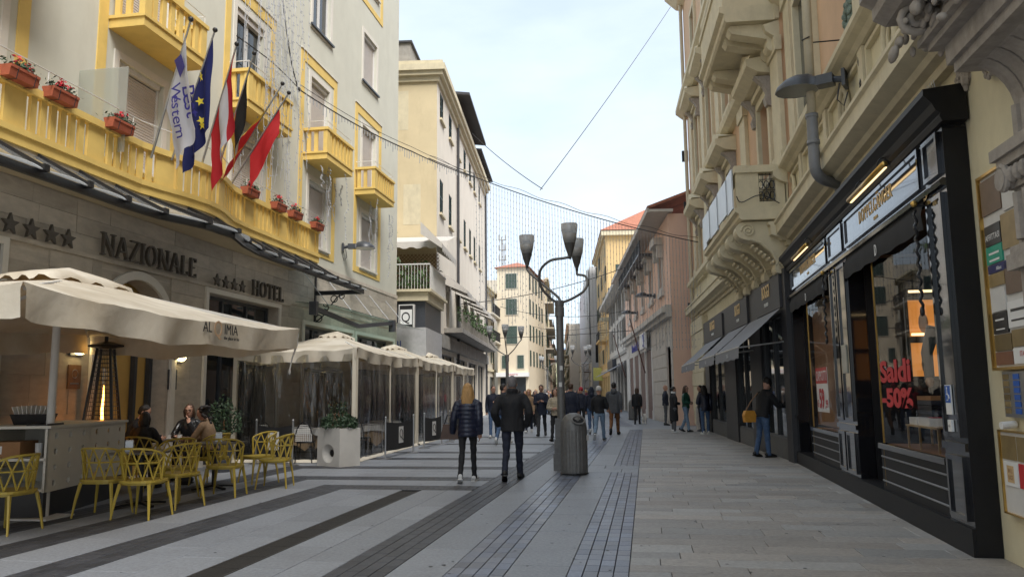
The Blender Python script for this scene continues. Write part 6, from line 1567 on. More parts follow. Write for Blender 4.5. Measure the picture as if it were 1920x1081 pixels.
for y0, y1, gl in ((.62, 4.22, 3.1), (5.48, 9.35, 7.95)):
    b = MB(); b.box(.02, .2, y0, gl, .25, .76); S_('stall_riser', b, m_satin)
    for z in (.36, .52, .66): b = MB(); b.tube([(.008, y0, z), (.008, gl - .05, z), (.03, gl, z), (.3, gl + .12, z)], .011, 6); S_('riser_bead', b, m_steel)
    for k in range(4):
        t = k / 3; b = MB(); a0, a1 = gl + (y1 - gl - .05) * 0 + .0, 0
    b = MB(); b.box(-.02, .06, y0, gl, .76, .82); b.tube([(.0, y0, .82), (.0, gl, .82)], .014, 6); S_('sill', b, m_lacq)
    b = MB(); b.quad((.03, y0, .82), (.03, gl - .12, .82), (.03, gl - .12, 3.3), (.03, y0, 3.3)); S_('display_glass', b, m_shopglass)
    n = 8; g = MB(); rs = MB()
    for k in range(n):                                          # curved return towards the recessed door
        p = [(.03 + .75 * (1 - math.cos(PI / 2 * t / n)), gl - .12 + .75 * math.sin(PI / 2 * t / n)) for t in (k, k + 1)]
        g.quad((*p[0], .82), (*p[1], .82), (*p[1], 3.3), (*p[0], 3.3)); rs.quad((*p[0], .2), (*p[1], .2), (*p[1], .8), (*p[0], .8))
    g.build('curved_glass', m_shopglass, sh, True); rs.build('curved_riser', m_satin, sh, True)
    b = MB(); b.tube([(.03, gl - .12, .3), (.03, gl - .12, 3.3)], .012, 6); S_('glazing_bar', b, m_gold)
    b = MB(); b.box(1.0, 1.06, gl, y1, .1, 3.2); S_('door', b, m_satin); b = MB(); b.box(.22, 1.0, y1 - .02, y1, .1, 3.4); S_('reveal', b, m_satin)
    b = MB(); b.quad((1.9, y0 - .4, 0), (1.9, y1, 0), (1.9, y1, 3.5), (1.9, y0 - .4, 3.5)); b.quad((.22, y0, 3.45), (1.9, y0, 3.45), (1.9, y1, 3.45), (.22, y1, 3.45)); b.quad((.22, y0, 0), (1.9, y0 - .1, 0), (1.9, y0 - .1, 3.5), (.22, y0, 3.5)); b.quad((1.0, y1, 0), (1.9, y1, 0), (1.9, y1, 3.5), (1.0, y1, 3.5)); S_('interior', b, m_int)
    b = MB(); b.box(.06, 1.88, y0 + .01, gl + .2, .74, .80); S_('display_floor', b, m_wood)
    # folded blind over the window
    b = MB(); K = 24
    for k in range(K + 1):
        y = y0 + .02 + (y1 - y0 - .04) * k / K; o = .012 * noise.noise((k * .7, y0, 1)); b.v += [(-.01, y, 3.43), (-.05 + o, y, 3.28), (-.035 + o * 2, y, 3.12 + .01 * math.sin(k * 1.3))]
    b.f = [(k * 3 + j, (k + 1) * 3 + j, (k + 1) * 3 + j + 1, k * 3 + j + 1) for k in range(K) for j in range(2)]; S_('blind', b, M('black blind cloth', (.012, .012, .013), .85, .1, 8), True)
    wall_text('letter', 'D', .2, m_whiteprint, sh, (-.058, (y0 + y1) / 2 - .0, 3.16), PI, .7, .002)
    # brass picture lights over the sign
sgd = thing('shop_sign', 'large gold capitals reading DOPPELGÄNGER on the black frieze, nearer sign', 'sign', rb(0, 0), TH)
roman_letters('DOPPELG\u00c4NGER', .17, m_goldpaint, sgd, (-.0155, 3.30, 3.735), (0, -1, 0), .004, 'letter', .86, .10, (-1, 0, 0)); wall_text('letter', 'ROMA', .06, m_goldpaint, sgd, (-.018, 2.45, 3.63), PI, 1.1, .003)
sgd2 = thing('shop_sign', 'small gold capitals reading DOPPELGÄNGER on the black frieze, farther sign', 'sign', rb(0, 0), TH)
roman_letters('DOPPELG\u00c4NGER', .17, m_goldpaint, sgd2, (-.0155, 8.1, 3.735), (0, -1, 0), .004, 'letter', .86, .10, (-1, 0, 0)); wall_text('letter', 'ROMA', .06, m_goldpaint, sgd2, (-.018, 7.25, 3.63), PI, 1.1, .003)
m_warm = M_glow('picture light', (1, .72, .36), .55)
for y, ln, lb_ in ((2.1, 1.75, 'brass picture light over the nearer gold lettering'), (6.95, 1.5, 'brass picture light over the farther gold lettering')):
    t = thing('picture_light', lb_, 'lamp', rb(0, y, 0), TH, 'brass picture lights over the shop signs')
    b = MB(); b.tube([(-.2, -ln / 2, 4.0), (-.2, ln / 2, 4.0)], .035, 10); b.build('tube_shade', m_gold, t, True); b = MB(); b.box(-.195, -.17, -ln / 2 + .03, ln / 2 - .03, 3.96, 3.972); b.build('bulb', m_warm, t)
    for q in (-ln * .3, ln * .3): b = MB(); b.tube(smooth([(-.02, q, 4.02), (-.1, q, 4.16), (-.17, q, 4.13), (-.2, q, 4.02)]), .009, 6); b.build('arm', m_black, t)
# things in and on the windows
m_orange = M_glow('amber poster glow', (.80, .30, .06), .13)  # pictures emit a little themselves, standing in for lamplight on them
for y, z0, z1, lb_ in ((2.15, 2.16, 2.62, 'amber glowing framed picture hanging in the near window, upper one'), (2.1, 1.66, 2.08, 'amber glowing framed picture in the near window, lower one')):
    t = thing('framed_picture', lb_, 'picture', rb(.56, 2.78, 0), TH - PI / 2 * -1); b = MB(); b.box(-.02, .0, -.2, .2, z0, z1); b.build('picture', m_orange, t)
    b = MB(); ring(b, -.05, -.001, -.2, .2, z0, z1, .04); b.build('frame', m_black, t); b = MB(); b.ell((-.035, .03, (z0 + z1) / 2 - .06), (.012, .06, .13)); b.ell((-.04, .03, (z0 + z1) / 2 + .11), (.012, .03, .04)); b.build('figure', m_wood, t)
    b = MB(); b.tube([(-.12, -.2, z1 + .1), (-.12, .2, z1 + .1)], .016, 8); b.tube([(-.0, 0, z1 + .1), (-.12, 0, z1 + .1)], .01, 6); b.build('brass_light', m_warm, t)
man_ = thing('mannequin', 'headless shop dummy in a dark leather jacket at the right of the near window', 'mannequin', rb(.45, 1.35, .8), TH + 1.2)
b = MB(); b.tube([(0, 0, .75), (0, 0, .9), (0, 0, 1.1), (0, 0, 1.3), (0, 0, 1.42), (0, 0, 1.5)], [(.16, .11), (.15, .1), (.19, .12), (.22, .12), (.17, .09), (.06, .06)], 14, (0, 1, 0)); b.tube([(0, -.23, 1.38), (.05, -.3, 1.1), (-.05, -.28, .85)], [.075, .06, .05], 8); b.tube([(0, .23, 1.38), (.05, .32, 1.1), (-.1, .3, .82)], [.075, .06, .05], 8); b.build('jacket', M('brown leather', (.03, .02, .014), .65, .3, 8), man_, True)
b = MB(); b.tube([(0, -.08, .0), (0, -.09, .4), (0, -.08, .78)], [.07, .08, .1], 10); b.tube([(0, .08, 0), (0, .09, .4), (0, .08, .78)], [.07, .08, .1], 10); b.build('trousers', m_black, man_, True)
b = MB(); b.ell((-.1, .3, .78), (.04, .045, .06)); b.build('hand', m_wood, man_)
sc_ = thing('scarf', 'black and red patterned scarf hanging in the near window', 'scarf', rb(.27, 1.02, 0), TH); b = MB(); b.box(-.02, .02, -.07, .07, 1.25, 1.72); b.build('cloth', m_lacq, sc_); b = MB(); b.box(-.023, -.0201, -.06, .06, 1.56, 1.66); b.build('price_tag', m_red_sign, sc_)
st_ = thing('display_table', 'small gold-legged display table with folded white shirts in the near window', 'table', rb(.40, 2.05, .8), TH); b = MB()
for x in (-.18, .18):
    for y in (-.55, .1, .55): b.bar((x, y, 0), (x, y, .28 if y > .2 or y < .2 else .28), .02, .02)
b.box(-.2, .2, -.57, .57, .26, .28); b.build('frame', m_gold, st_)
sht = thing('folded_shirts', 'stack of folded white shirts with a red tag on the display table', 'shirts', rb(.38, 2.05, 1.081), TH)
for k in range(4): b = MB(); b.box(-.14, .14, -.2, .2, .022 * k, .022 * k + .02); b.box(-.14, .14, .24, .55, .022 * k, .022 * k + .02); b.build('shirt', m_whiteprint, sht)
b = MB(); b.box(-.06, .06, -.08, .08, .09, .095); b.build('tag', m_red_sign, sht)
sw = thing('folded_sweaters', 'stack of folded brown and dark sweaters behind the shirts', 'sweaters', rb(.52, 2.42, 1.15), TH)
for k, m_ in enumerate((m_black, m_darkgrey, m_black, m_darkgrey, M('camel wool', (.40, .21, .09), .9))): b = MB(); b.box(-.15, .15, -.26, .26, .055 * k, .055 * k + .05); b.build('sweater', m_, sw)
b = MB(); b.box(-.2, .2, -.35, .35, -.03, -.002); b.bar((0, -.3, -.34), (0, -.3, -.03), .02, .02); b.bar((0, .3, -.34), (0, .3, -.03), .02, .02); b.build('stand', m_gold, sw)
dec = thing('window_lettering', 'red lettering reading Saldi -50% on the near shop window', 'lettering', rb(0, 0), TH)
wall_text('letter', 'Saldi', .36, m_red_sign, dec, (.022, 2.27, 1.60), PI, 1.95, .002, offset=.012); wall_text('letter', '-50%', .30, m_red_sign, dec, (.022, 2.27, 1.30), PI, 2.1, .002, offset=.014)
po = thing('sale_poster', 'white and red poster reading CAPPOTTI 59,99 in the farther window', 'poster', rb(.05, 6.95, 1.12), TH); b = MB(); b.box(0, .01, -.5, .5, 0, .78); b.build('sheet', m_whiteprint, po); b = MB(); b.box(-.004, -.0005, -.5, .5, .5, .78); b.build('header', m_red_sign, po)
wall_text('letter', 'CAPPOTTI', .25, m_whiteprint, po, (-.006, 0, .55), PI, .8, .001); wall_text('letter', '59', .46, m_red_sign, po, (-.004, .05, .08), PI, 1.0, .002, offset=.015); wall_text('letter', ',99', .2, m_red_sign, po, (-.004, -.36, .08), PI, 1, .002); wall_text('letter', '\u20ac', .18, m_red_sign, po, (-.004, .4, .08), PI, 1, .002)
b = MB(); b.box(.3, .36, -.2, 2.2, -.3, 2.0); b.build('backboard', m_wood, po)
for y, z, wds, nm in ((4.58, 1.75, .3, 'clear glass plaque on the middle black pilaster'),):
    g_ = thing('shop_plaque', nm, 'plaque', rb(-.03, y, z), TH); b = MB(); b.box(-.02, -.008, -.15, .15, 0, .42); b.build('plate', m_frost, g_)
    b = MB(); [b.ell((-.01, yy, zz), (.012, .012, .012), 6, 4) for yy in (-.13, .13) for zz in (.03, .39)]; b.build('stud', m_steel, g_)
ds = thing('access_sign', 'blue and white wheelchair symbol sign on the near black pilaster', 'sign', rb(-.02, .33, 1.26), TH)
m_abl = M('sign blue print', (.02, .10, .42), .5); b = MB(); b.box(-.012, 0, -.075, .075, 0, .28); b.build('plate', m_whiteprint, ds); b = MB(); b.box(-.014, -.0125, -.068, .068, .11, .272); b.build('field', m_abl, ds)
b = MB(); b.ell((-.016, .01, .248), (.003, .013, .013), 8, 5); b.bar((-.016, .01, .232), (-.016, .005, .185), .01, .003); b.bar((-.016, .005, .185), (-.016, -.035, .185), .01, .003); b.bar((-.016, -.035, .185), (-.016, -.05, .15), .01, .003); b.tube([(-.016, .01 + .032 * math.cos(t * .4 + .8), .165 + .032 * math.sin(t * .4 + .8)) for t in range(12)], .004, 4); b.build('symbol', m_whiteprint, ds)
bb = thing('door_bell', 'white bell push under the wheelchair sign', 'bell', rb(-.02, .31, 1.1), TH); b = MB(); b.box(-.025, 0, -.045, .045, 0, .11); b.build('case', m_whiteprint, bb); b = MB(); b.ell((-.027, 0, .055), (.008, .016, .016), 8, 5); b.build('button', m_steel, bb)
nm_ = thing('house_number', 'small brass number 14 at the top of the near black pilaster', 'number', rb(-.02, .3, 3.3), TH); wall_text('letter', '14', .12, m_goldpaint, nm_, (0, 0, 0), PI, .8, .006)
for y, yb, lb_ in ((.66, .7, 'black twisted awning crank pole hanging at the near end of the near window'), (5.5, 5.6, 'black twisted awning crank pole hanging at the near end of the farther window')):
    ck = thing('awning_crank', lb_, 'crank', rb(-.10, y, 0), TH); b = MB(); pts = [(.012 * math.cos(k * 1.1), .012 * math.sin(k * 1.1), 3.34 - k * .022) for k in range(48)]; b.tube(pts, .016, 6); b.build('rod', m_black, ck); b = MB(); b.ell((0, 0, 3.4), (.035, .035, .035)); b.build('knob', m_gold, ck); b = MB(); b.ell((0, 0, 2.28), (.025, .025, .045)); b.build('grip', m_black, ck); b = MB(); b.tube([(0, 0, 3.38), (.1, 0, 3.38)], .012, 6); b.build('hook', m_black, ck)

# ================================================================== DARK GREY SHOP (second stretch)
bo = thing('grey_shopfront', 'anthracite clad shopfront with gold BOGGI lettering and three grey awnings', 'shopfront', r2(-.2, 0), T2)
bays = [(.3, 3.1), (4.3, 7.2), (8.9, 13.4)]
b = MB(); b.box(0, .19, .02, 14.2, 3.2, 4.12)
ed = [.02, .55, 3.0, 4.5, 7.0, 9.2, 13.0, 14.2]
for k in range(0, 8, 2): b.box(0, .19, ed[k], ed[k + 1], .0, 3.2)
b.build('cladding', m_anth, bo)
for k, (y0, y1) in enumerate(((.55, 3.0), (4.5, 7.0), (9.2, 13.0))):
    b = MB(); b.box(.05, .15, y0, y1, .0, .45); b.build('plinth', M('grey plinth stone', (.10, .10, .10), .6, .2, 8), bo)
    b = MB(); b.quad((.12, y0, .45), (.12, y1, .45), (.12, y1, 3.2), (.12, y0, 3.2)); b.build('display_glass', m_glass, bo); b = MB(); ring(b, .06, .12, y0 + .05, y1 - .05, .5, 3.15, .05); b.box(.06, .12, (y0 + y1) / 2 - .03, (y0 + y1) / 2 + .03, .5, 3.15); b.build('window_frame', m_black, bo)
    a, c = bays[k]; s_ = MB(); s_.box(-.06, -.002, a, c, 3.3, 4.03); s_.build('sign_panel', m_anth, bo)
    m = (a + c) / 2; wall_text('letter', 'BOGGI', .42, m_goldpaint, bo, (-.075, m, 3.66), PI, .62 if k < 2 else .85, .004, 1.12, offset=.006); wall_text('letter', 'MILANO', .12, m_whiteprint, bo, (-.07, m, 3.46), PI, 1.0 if k < 2 else 1.4, .004)
    aw = MB(); y0a, y1a = ((.25, 3.9), (4.2, 7.6), (8.8, 13.3))[k]
    n = 14
    for i in range(n + 1):
        y = y0a + (y1a - y0a) * i / n; aw.v += [(-.06, y, 3.28), (-.5, y, 2.87 - .02 * math.sin(PI * i / n)), (-.98, y, 2.46), (-1.0, y, 2.20 + .015 * math.sin(i * 1.9))]
    aw.f = [(i * 4 + j, (i + 1) * 4 + j, (i + 1) * 4 + j + 1, i * 4 + j + 1) for i in range(n) for j in range(3)]
    aw.build('awning', m_awngrey, bo)
    arm = MB()
    for y in (y0a + .05, y1a - .05): arm.tube([(-.02, y, 2.55), (-.97, y, 2.44)], .018, 6); 
    arm.tube([(-.97, y0a, 2.45), (-.97, y1a, 2.45)], .02, 6); arm.build('awning_arm', m_steel, bo)
    wall_text('letter', 'BOGGI', .13, M('awning print %d' % k, (.45, .45, .46), .7), bo, (-1.018, m, 2.27), PI, .8, .001)

# ================================================================== NOTICE BOARDS AND STONE PORTAL AT THE RIGHT EDGE
m_brassplate = M('engraved brass plate', (.30, .22, .10), .4, .2, 8, metal=.5, obj_var=.3); m_brownplate = M('brown plate', (.17, .115, .08), .5, .15, 8)
nb_ = thing('notice_board', 'tall brass framed board of doctors and office plates with a green AFFITTASI sign', 'notice board', rb(.2, -.33, 0), TH)
bd = MB(); bd.box(-.03, -.002, -1.3, .0, 1.68, 3.36); bd.build('backing', m_white, nb_); bd = MB(); ring(bd, -.06, -.0005, -1.3, 0, 1.68, 3.36, .025); bd.build('frame', m_gold, nb_)
def plate(y1, y0, z0, z1, mat, txt=(), tm=None, size=.05):
    b = MB(); b.box(-.045, -.031, y0, y1, z0, z1); o = b.build('plate', mat, nb_)
    for i, (t, z, s_) in enumerate(txt): 
        if t != '-': wall_text('letter', t, s_, tm or m_wood, o, (-.0465, (y0 + y1) / 2, z), PI, .9, .0006)
        else: b = MB(); b.box(-.0465, -.0452, y0 + .06, y1 - .06, z, z + s_ * .4); b.build('print_line', tm or m_wood, o)
plate(-.02, -.42, 3.02, 3.33, m_brownplate); plate(-.45, -.85, 2.98, 3.33, m_white)
plate(-.03, -.36, 2.74, 2.92, m_black, (('AFFITTASI', 2.79, .075),), m_whiteprint); plate(-.03, -.36, 2.58, 2.735, M('green sign', (.02, .30, .20), .5), (('-', 2.66, .045), ('-', 2.6, .045)), m_whiteprint)
plate(-.38, -.75, 2.66, 2.96, m_brassplate); plate(-.04, -.5, 2.50, 2.57, M('navy plate', (.02, .025, .12), .5), (('Allianz', 2.515, .045),), m_whiteprint); plate(-.04, -.36, 2.38, 2.49, m_brassplate)
plate(-.04, -.34, 2.16, 2.36, m_white); plate(-.37, -.72, 2.28, 2.55, m_brownplate); plate(-.04, -.34, 1.97, 2.15, m_black, (('-', 2.08, .035), ('-', 2.0, .025)), m_whiteprint)
plate(-.36, -.75, 2.0, 2.22, m_whiteprint, (('-', 2.13, .06), ('-', 2.05, .04)), m_black); plate(-.04, -.38, 1.82, 1.96, m_brassplate); plate(-.4, -.75, 1.84, 1.98, m_brassplate); plate(-.04, -.38, 1.70, 1.81, M('copper plate', (.20, .09, .05), .5), ()); plate(-.4, -.75, 1.70, 1.83, m_whiteprint, (('ITAS', 1.76, .06),), m_red_sign)
nb2 = thing('notice_board', 'lower brass framed board with a white IN LUCE card near the ground', 'notice board', rb(.2, -.28, 0), TH)
b = MB(); b.box(-.03, -.002, -.9, 0, .45, 1.13); b.build('backing', m_white, nb2); b = MB(); ring(b, -.05, -.0005, -.9, 0, .45, 1.13, .015); b.build('frame', m_gold, nb2)
b = MB(); b.box(-.04, -.031, -.3, -.02, .9, 1.1); b.build('plate', m_brassplate, nb2); b = MB(); b.box(-.04, -.031, -.62, -.33, .9, 1.1); b.build('plate', m_brassplate, nb2)
b = MB(); b.box(-.04, -.031, -.3, -.04, .68, .88); oo = b.build('card', m_whiteprint, nb2); b = MB(); b.box(-.043, -.0405, -.23, -.10, .71, .85); b.build('tan_field', M('tan card', (.55, .38, .20), .6), oo)
b = MB(); b.box(-.04, -.031, -.62, -.33, .68, .88); b.build('card', m_red_sign, nb2)
wall_text('letter', 'IN L', .05, m_wood, oo, (-.0435, -.165, .79), PI, .9, .0006); wall_text('letter', 'UCE', .05, m_wood, oo, (-.0435, -.165, .735), PI, .9, .0006)
ic = thing('intercom', 'grey intercom panel with rows of name tags and a small camera below', 'intercom', rb(.2, -.45, 0), TH)
b = MB(); b.box(-.04, -.002, -.5, 0, 1.26, 1.64); b.build('case', m_steel, ic)
for k in range(2):
    for q in range(6): b = MB(); b.box(-.045, -.041, -.13 - k * .2, -.02 - k * .2, 1.29 + q * .057, 1.335 + q * .057); b.build('name_tag', m_brassplate if k == 0 else m_abl, ic)
b = MB(); b.tube([(-.002, -.08, 1.2), (-.12, -.1, 1.19)], .032, 10); b.build('camera', m_whiteprint, ic)
por = thing('stone_portal', 'carved grey stone portal with fluted pilaster, capital and balcony at the right edge', 'portal', (3.05, 5.4, 0), 0)
def Q_(name, mb, sm=False): return mb.build(name, m_carved, por, sm)
b = MB(); b.box(-.20, .2, .15, 1.12, .0, 2.45); b.box(-.26, .2, .1, 1.2, 2.40, 2.52); b.box(-.24, .2, .12, 1.17, 2.52, 2.58)
Q_('pilaster', b)
b = MB(); b.box(-.19, .2, .2, 1.12, 2.58, 3.02)
for k in range(6): b.tube([(-.195, .28 + k * .15, 2.62), (-.195, .28 + k * .15, 2.98)], .05, 8)
Q_('fluted_neck', b, False)
b = MB(); b.box(-.30, .2, .0, 1.24, 3.27, 3.36); b.box(-.27, .2, .05, 1.2, 3.2, 3.27)
for y in (.12, 1.1):
    for q in (0,):
        b.tube([(-.27 - .0 * t, y + .10 * (1 - t / 26) * math.cos(t * .55), 3.1 + .12 * (1 - t / 26) * math.sin(t * .55)) for t in range(24)], .025, 6)
        b.tube([(-.12, y, 3.10), (-.30, y, 3.10)], .085, 12)
for k in range(9): b.ell((-.24, .22 + k * .098, 3.12), (.05, .045, .07), 8, 5)
b.box(-.22, .2, .1, 1.14, 3.02, 3.2); Q_('capital', b)
b = MB(); b.box(-.14, .2, .15, 1.1, 3.36, 3.98)
for k in range(6): b.tube([(-.15, .26 + k * .15, 3.4), (-.15, .26 + k * .15, 3.66)], .055, 8)
Q_('fluted_block', b)
for k in range(5):
    b = MB(); y0 = .14 + k * .195
    pts = [(.0, 3.62)] + [(-.14 - .36 * (1 - math.cos(t * PI / 16)), 3.64 + .40 * math.sin(t * PI / 16)) for t in range(9)] + [(-.5, 4.1), (.0, 4.1)]
    b.prism([(x, y0, z) for x, z in pts], (0, .17, 0)); Q_('concave_bracket', b)
b = MB(); b.box(-.52, .2, -.4, 1.18, 4.02, 4.1); b.box(-.56, .2, -.45, 1.22, 4.1, 4.26); b.box(-.66, .2, -.5, 1.3, 4.26, 4.32); b.box(-.72, .2, -.55, 1.36, 4.32, 4.38); Q_('entablature', b)
b = MB(); b.prism([(-x, -1.2, z) for x, z in ((-.2, 4.62), (.9, 4.62), (1.0, 4.68), (1.0, 4.78), (1.1, 4.84), (1.1, 4.98), (-.2, 4.98))], (0, 2.75, 0)); b.box(-1.0, .2, -1.2, 1.5, 4.98, 5.9); Q_('balcony', b)
random.seed(9)
for k in range(110): b = MB(); b.ell((-.55 + random.uniform(-.35, .35), random.uniform(.3, 1.5), 4.5 + random.uniform(-.12, .12)), (random.uniform(.02, .04), random.uniform(.04, .10), random.uniform(.03, .06)), 8, 5); b.xf(Matrix.Translation((-.55, .9, 4.5)) @ Matrix.Rotation(random.uniform(-.5, .5), 4, 'X') @ Matrix.Translation((.55, -.9, -4.5))); Q_('carved_ornament', b, True)
for y in (1.2, .6, .0): b = MB(); b.tube([(-.75 + .17 * (1 - t / 30) * math.cos(t * .5), y, 4.5 + .15 * (1 - t / 30) * math.sin(t * .5)) for t in range(26)], .035, 6); Q_('carved_scroll', b, True)
b = MB()
for k in range(9): a = k * .7; b.ell((-.02, 1.75 + .09 * math.cos(a), 4.28 + .09 * math.sin(a)), (.02, .035, .035), 6, 4)
Q_('rosette', b)
# ================================================================== PEOPLE
BAKE = []
def cloth_mat(name, c, rough=.8, var=.22, bump=.3, scale=14):
    return M('clothing ' + name, c, rough, var, scale, bump, 45)
F_black = cloth_mat('black', (.012, .012, .014)); F_navy = cloth_mat('navy', (.014, .018, .035)); F_navyshine = cloth_mat('navy puffer', (.012, .016, .036), .35, .2, .2)
F_dark = cloth_mat('charcoal', (.03, .031, .034)); F_grey = cloth_mat('grey', (.085, .088, .095)); F_jean = cloth_mat('jeans blue', (.055, .10, .19), .85, .35, .4, 20); F_jeanl = cloth_mat('light jeans', (.19, .27, .37), .85, .3, .4, 20)
F_brown = cloth_mat('rust brown', (.18, .075, .025)); F_beige = cloth_mat('beige', (.40, .34, .25)); F_red = cloth_mat('red', (.33, .015, .03)); F_green = cloth_mat('green', (.015, .07, .045), .4); F_maroon = cloth_mat('maroon', (.08, .01, .02)); F_white = cloth_mat('white', (.55, .55, .54)); F_tan = cloth_mat('tan', (.26, .17, .10)); F_blue = cloth_mat('blue', (.03, .05, .13))
H_dark = M('dark hair', (.012, .008, .006), .5, .3, 30, .4, 90, stretch=(4, 4, .4)); H_brown = M('brown hair', (.06, .03, .015), .5, .35, 30, .4, 90, stretch=(4, 4, .4)); H_blond = M('blond hair', (.42, .24, .085), .45, .40, 30, .5, 80, stretch=(5, 5, .3)); H_grey = M('grey hair', (.16, .15, .15), .6, .3, 30, .4, 90); H_white = M('white wool', (.60, .58, .54), .9, .1, 40, .5, 80)
S_white = M('white trainers', (.60, .60, .59), .6, .08, 12); S_black = M('black shoes', (.012, .012, .012), .5, .1, 12); S_grey = M('grey shoes', (.12, .12, .12), .6, .1, 12)
m_eye = M('eye', (.02, .015, .012), .3); m_lip = M('lips', (.33, .12, .10), .5)

def bake_later(o, voxel, smooth=4, disp=0.0, dscale=(6, 6, 6), seed=0):
    r = o.modifiers.new('r', 'REMESH'); r.mode = 'VOXEL'; r.voxel_size = voxel; r.use_smooth_shade = True
    if smooth: s = o.modifiers.new('s', 'SMOOTH'); s.factor = .5; s.iterations = smooth
    BAKE.append((o, disp, dscale, seed))

def finish_bake():
    dg = bpy.context.evaluated_depsgraph_get()
    done = []
    for o, disp, ds, seed in BAKE: done.append(bpy.data.meshes.new_from_object(o.evaluated_get(dg)))
    for (o, disp, ds, seed), me in zip(BAKE, done):
        old = o.data; o.modifiers.clear(); nm = old.name; o.data = me; bpy.data.meshes.remove(old); me.name = nm
        if disp:
            ns = [v.normal.copy() for v in me.vertices]
            for v, n in zip(me.vertices, ns):
                c = v.co; k = noise.noise((c.x * ds[0] + seed, c.y * ds[1], c.z * ds[2])) + .5 * noise.noise((c.x * ds[0] * 2.3, c.y * ds[1] * 2.3 + seed, c.z * ds[2] * 2.3))
                v.co = c + n * (k * disp)

def person(label, loc, face, h=1.75, top='jacket', tm=None, bm=None, sm=None, hm=None, hair='short', walk=0.0, phase=1, arms='swing', puffer=False, hem=.86, lean=0.0, head=(0, 0), sit=False, skin=None, build=1.0, fine=.014, group=None, female=False, hat=None, bag=None, look=0.0, scarf=None, hood=False, face_detail=False, legs_slim=1.0, seat_h=.47):
    """face = direction looked towards, degrees clockwise from +Y. Built 1.75 m tall and scaled."""
    skin = skin or m_skin; tm = tm or F_black; bm = bm or F_dark; sm = sm or S_black; hm = hm or H_dark
    root = thing('person', label, 'person', loc, -R(face), group); k = h / 1.75; root.scale = (k, k, k)
    V = Vector; fem = .92 if female else 1.0
    sw = .172 * fem * build; seed = random.random() * 50
    dz = (seat_h / k + .10) - .92 if sit else 0.0
    # torso tilts forward about the hips
    def T(p):
        p = V(p); q = p - V((0, 0, .95)); c, s_ = math.cos(lean), math.sin(lean)
        return V((q.x, q.y * c + q.z * s_, q.z * c - q.y * s_ + .95 + dz))
    hip = lambda sx: V((sx * .09 * build, 0, .92 + dz))
    knee, ank, toe = {}, {}, {}
    for sx in (-1, 1):
        f_ = walk * 1.35 * sx * phase
        if sit:
            knee[sx] = V((sx * .12, .42, .50 + dz + .47 - .02)); knee[sx].z = seat_h / k + .06; ank[sx] = V((sx * .12, .42 + .03 * sx, .09)); toe[sx] = V((0, 1, 0))
        else:
            a = f_; b_ = max(0, -f_) * 1.3 + .05
            knee[sx] = hip(sx) + V((0, math.sin(a), -math.cos(a))) * .44; aa = a - b_
            ank[sx] = knee[sx] + V((sx * .005, math.sin(aa), -math.cos(aa))) * .40
            toe[sx] = V((.15 * sx, math.cos(aa * .8), math.sin(aa * .8)))
    low = min(ank[-1].z, ank[1].z) - .085
    if not sit:
        for d in (knee, ank):
            for sx in d: d[sx].z -= low
        dz -= low
        hipo = lambda sx: V((sx * .09 * build, 0, .92 - low)); hip = hipo
    # arms
    sh = {sx: T((sx * sw, 0, 1.385)) for sx in (-1, 1)}; elb, wri, hnd = {}, {}, {}
    for sx in (-1, 1):
        mode = arms if isinstance(arms, str) else arms[0 if sx < 0 else 1]
        s0 = sh[sx]
        if mode == 'swing':
            a = -walk * sx * phase * .8; elb[sx] = s0 + V((sx * .05, math.sin(a) * .28 - .02, -.28 * math.cos(a))); wri[sx] = elb[sx] + V((sx * .0, .06 + .2 * max(0, math.sin(a)), -.24)); hnd[sx] = V((0, .15, -1))
        elif mode == 'pocket':
            elb[sx] = s0 + V((sx * .11, -.09, -.26)); wri[sx] = elb[sx] + V((-sx * .05, .13, -.20)); hnd[sx] = V((-sx * .4, .3, -.8))
        elif mode == 'phone':
            elb[sx] = s0 + V((sx * .05, .04, -.28)); wri[sx] = elb[sx] + V((-sx * .12, .22, .06)); hnd[sx] = V((-sx * .6, .7, .3))
        elif mode == 'front':
            elb[sx] = s0 + V((sx * .09, .02, -.27)); wri[sx] = elb[sx] + V((-sx * .16, .17, -.03)); hnd[sx] = V((-sx, .4, 0))
        elif mode == 'chin':
            elb[sx] = s0 + V((sx * .04, .22, -.24)); wri[sx] = elb[sx] + V((-sx * .13, .05, .24)); hnd[sx] = V((-sx * .3, -.2, 1))
        elif mode == 'table':
            elb[sx] = s0 + V((sx * .10, .12, -.24)); wri[sx] = elb[sx] + V((-sx * .10, .22, .0)); hnd[sx] = V((-sx * .6, .8, 0))
        elif mode == 'bag':
            elb[sx] = s0 + V((sx * .09, -.03, -.28)); wri[sx] = elb[sx] + V((sx * .03, .10, -.22)); hnd[sx] = V((0, .3, -1))
        elif mode == 'reach':
            elb[sx] = s0 + V((sx * .05, .16, -.24)); wri[sx] = elb[sx] + V((0, .23, -.02)); hnd[sx] = V((0, 1, -.1))
    nb = T((0, -.005, 1.47)); hc = T((0, .02, 1.62)); yaw, pit = head
    Hm = Matrix.Translation(hc) @ Matrix.Rotation(-yaw, 4, 'Z') @ Matrix.Rotation(-(pit + lean * .6), 4, 'X')
    # ---- body: one skin-coloured mesh (head, neck, hands and the core under the clothes)
    b = MB()
    b.tube([T((0, 0, .93)), T((0, .0, 1.1)), T((0, 0, 1.28)), T((0, 0, 1.40)), nb, hc + V((0, -.01, -.05))], [(.10, .08), (.09, .07), (.11, .08), (.11, .07), (.055, .055), (.052, .055)], 12, (1, 0, 0))
    hd = MB(); prof = [(-.128, .012, .03, .045), (-.118, .035, .04, .035), (-.085, .055, .062, .018), (-.04, .068, .082, .008), (.01, .075, .095, .0), (.05, .077, .098, -.004), (.09, .066, .082, -.008), (.117, .04, .048, -.01), (.128, .01, .012, -.01)]
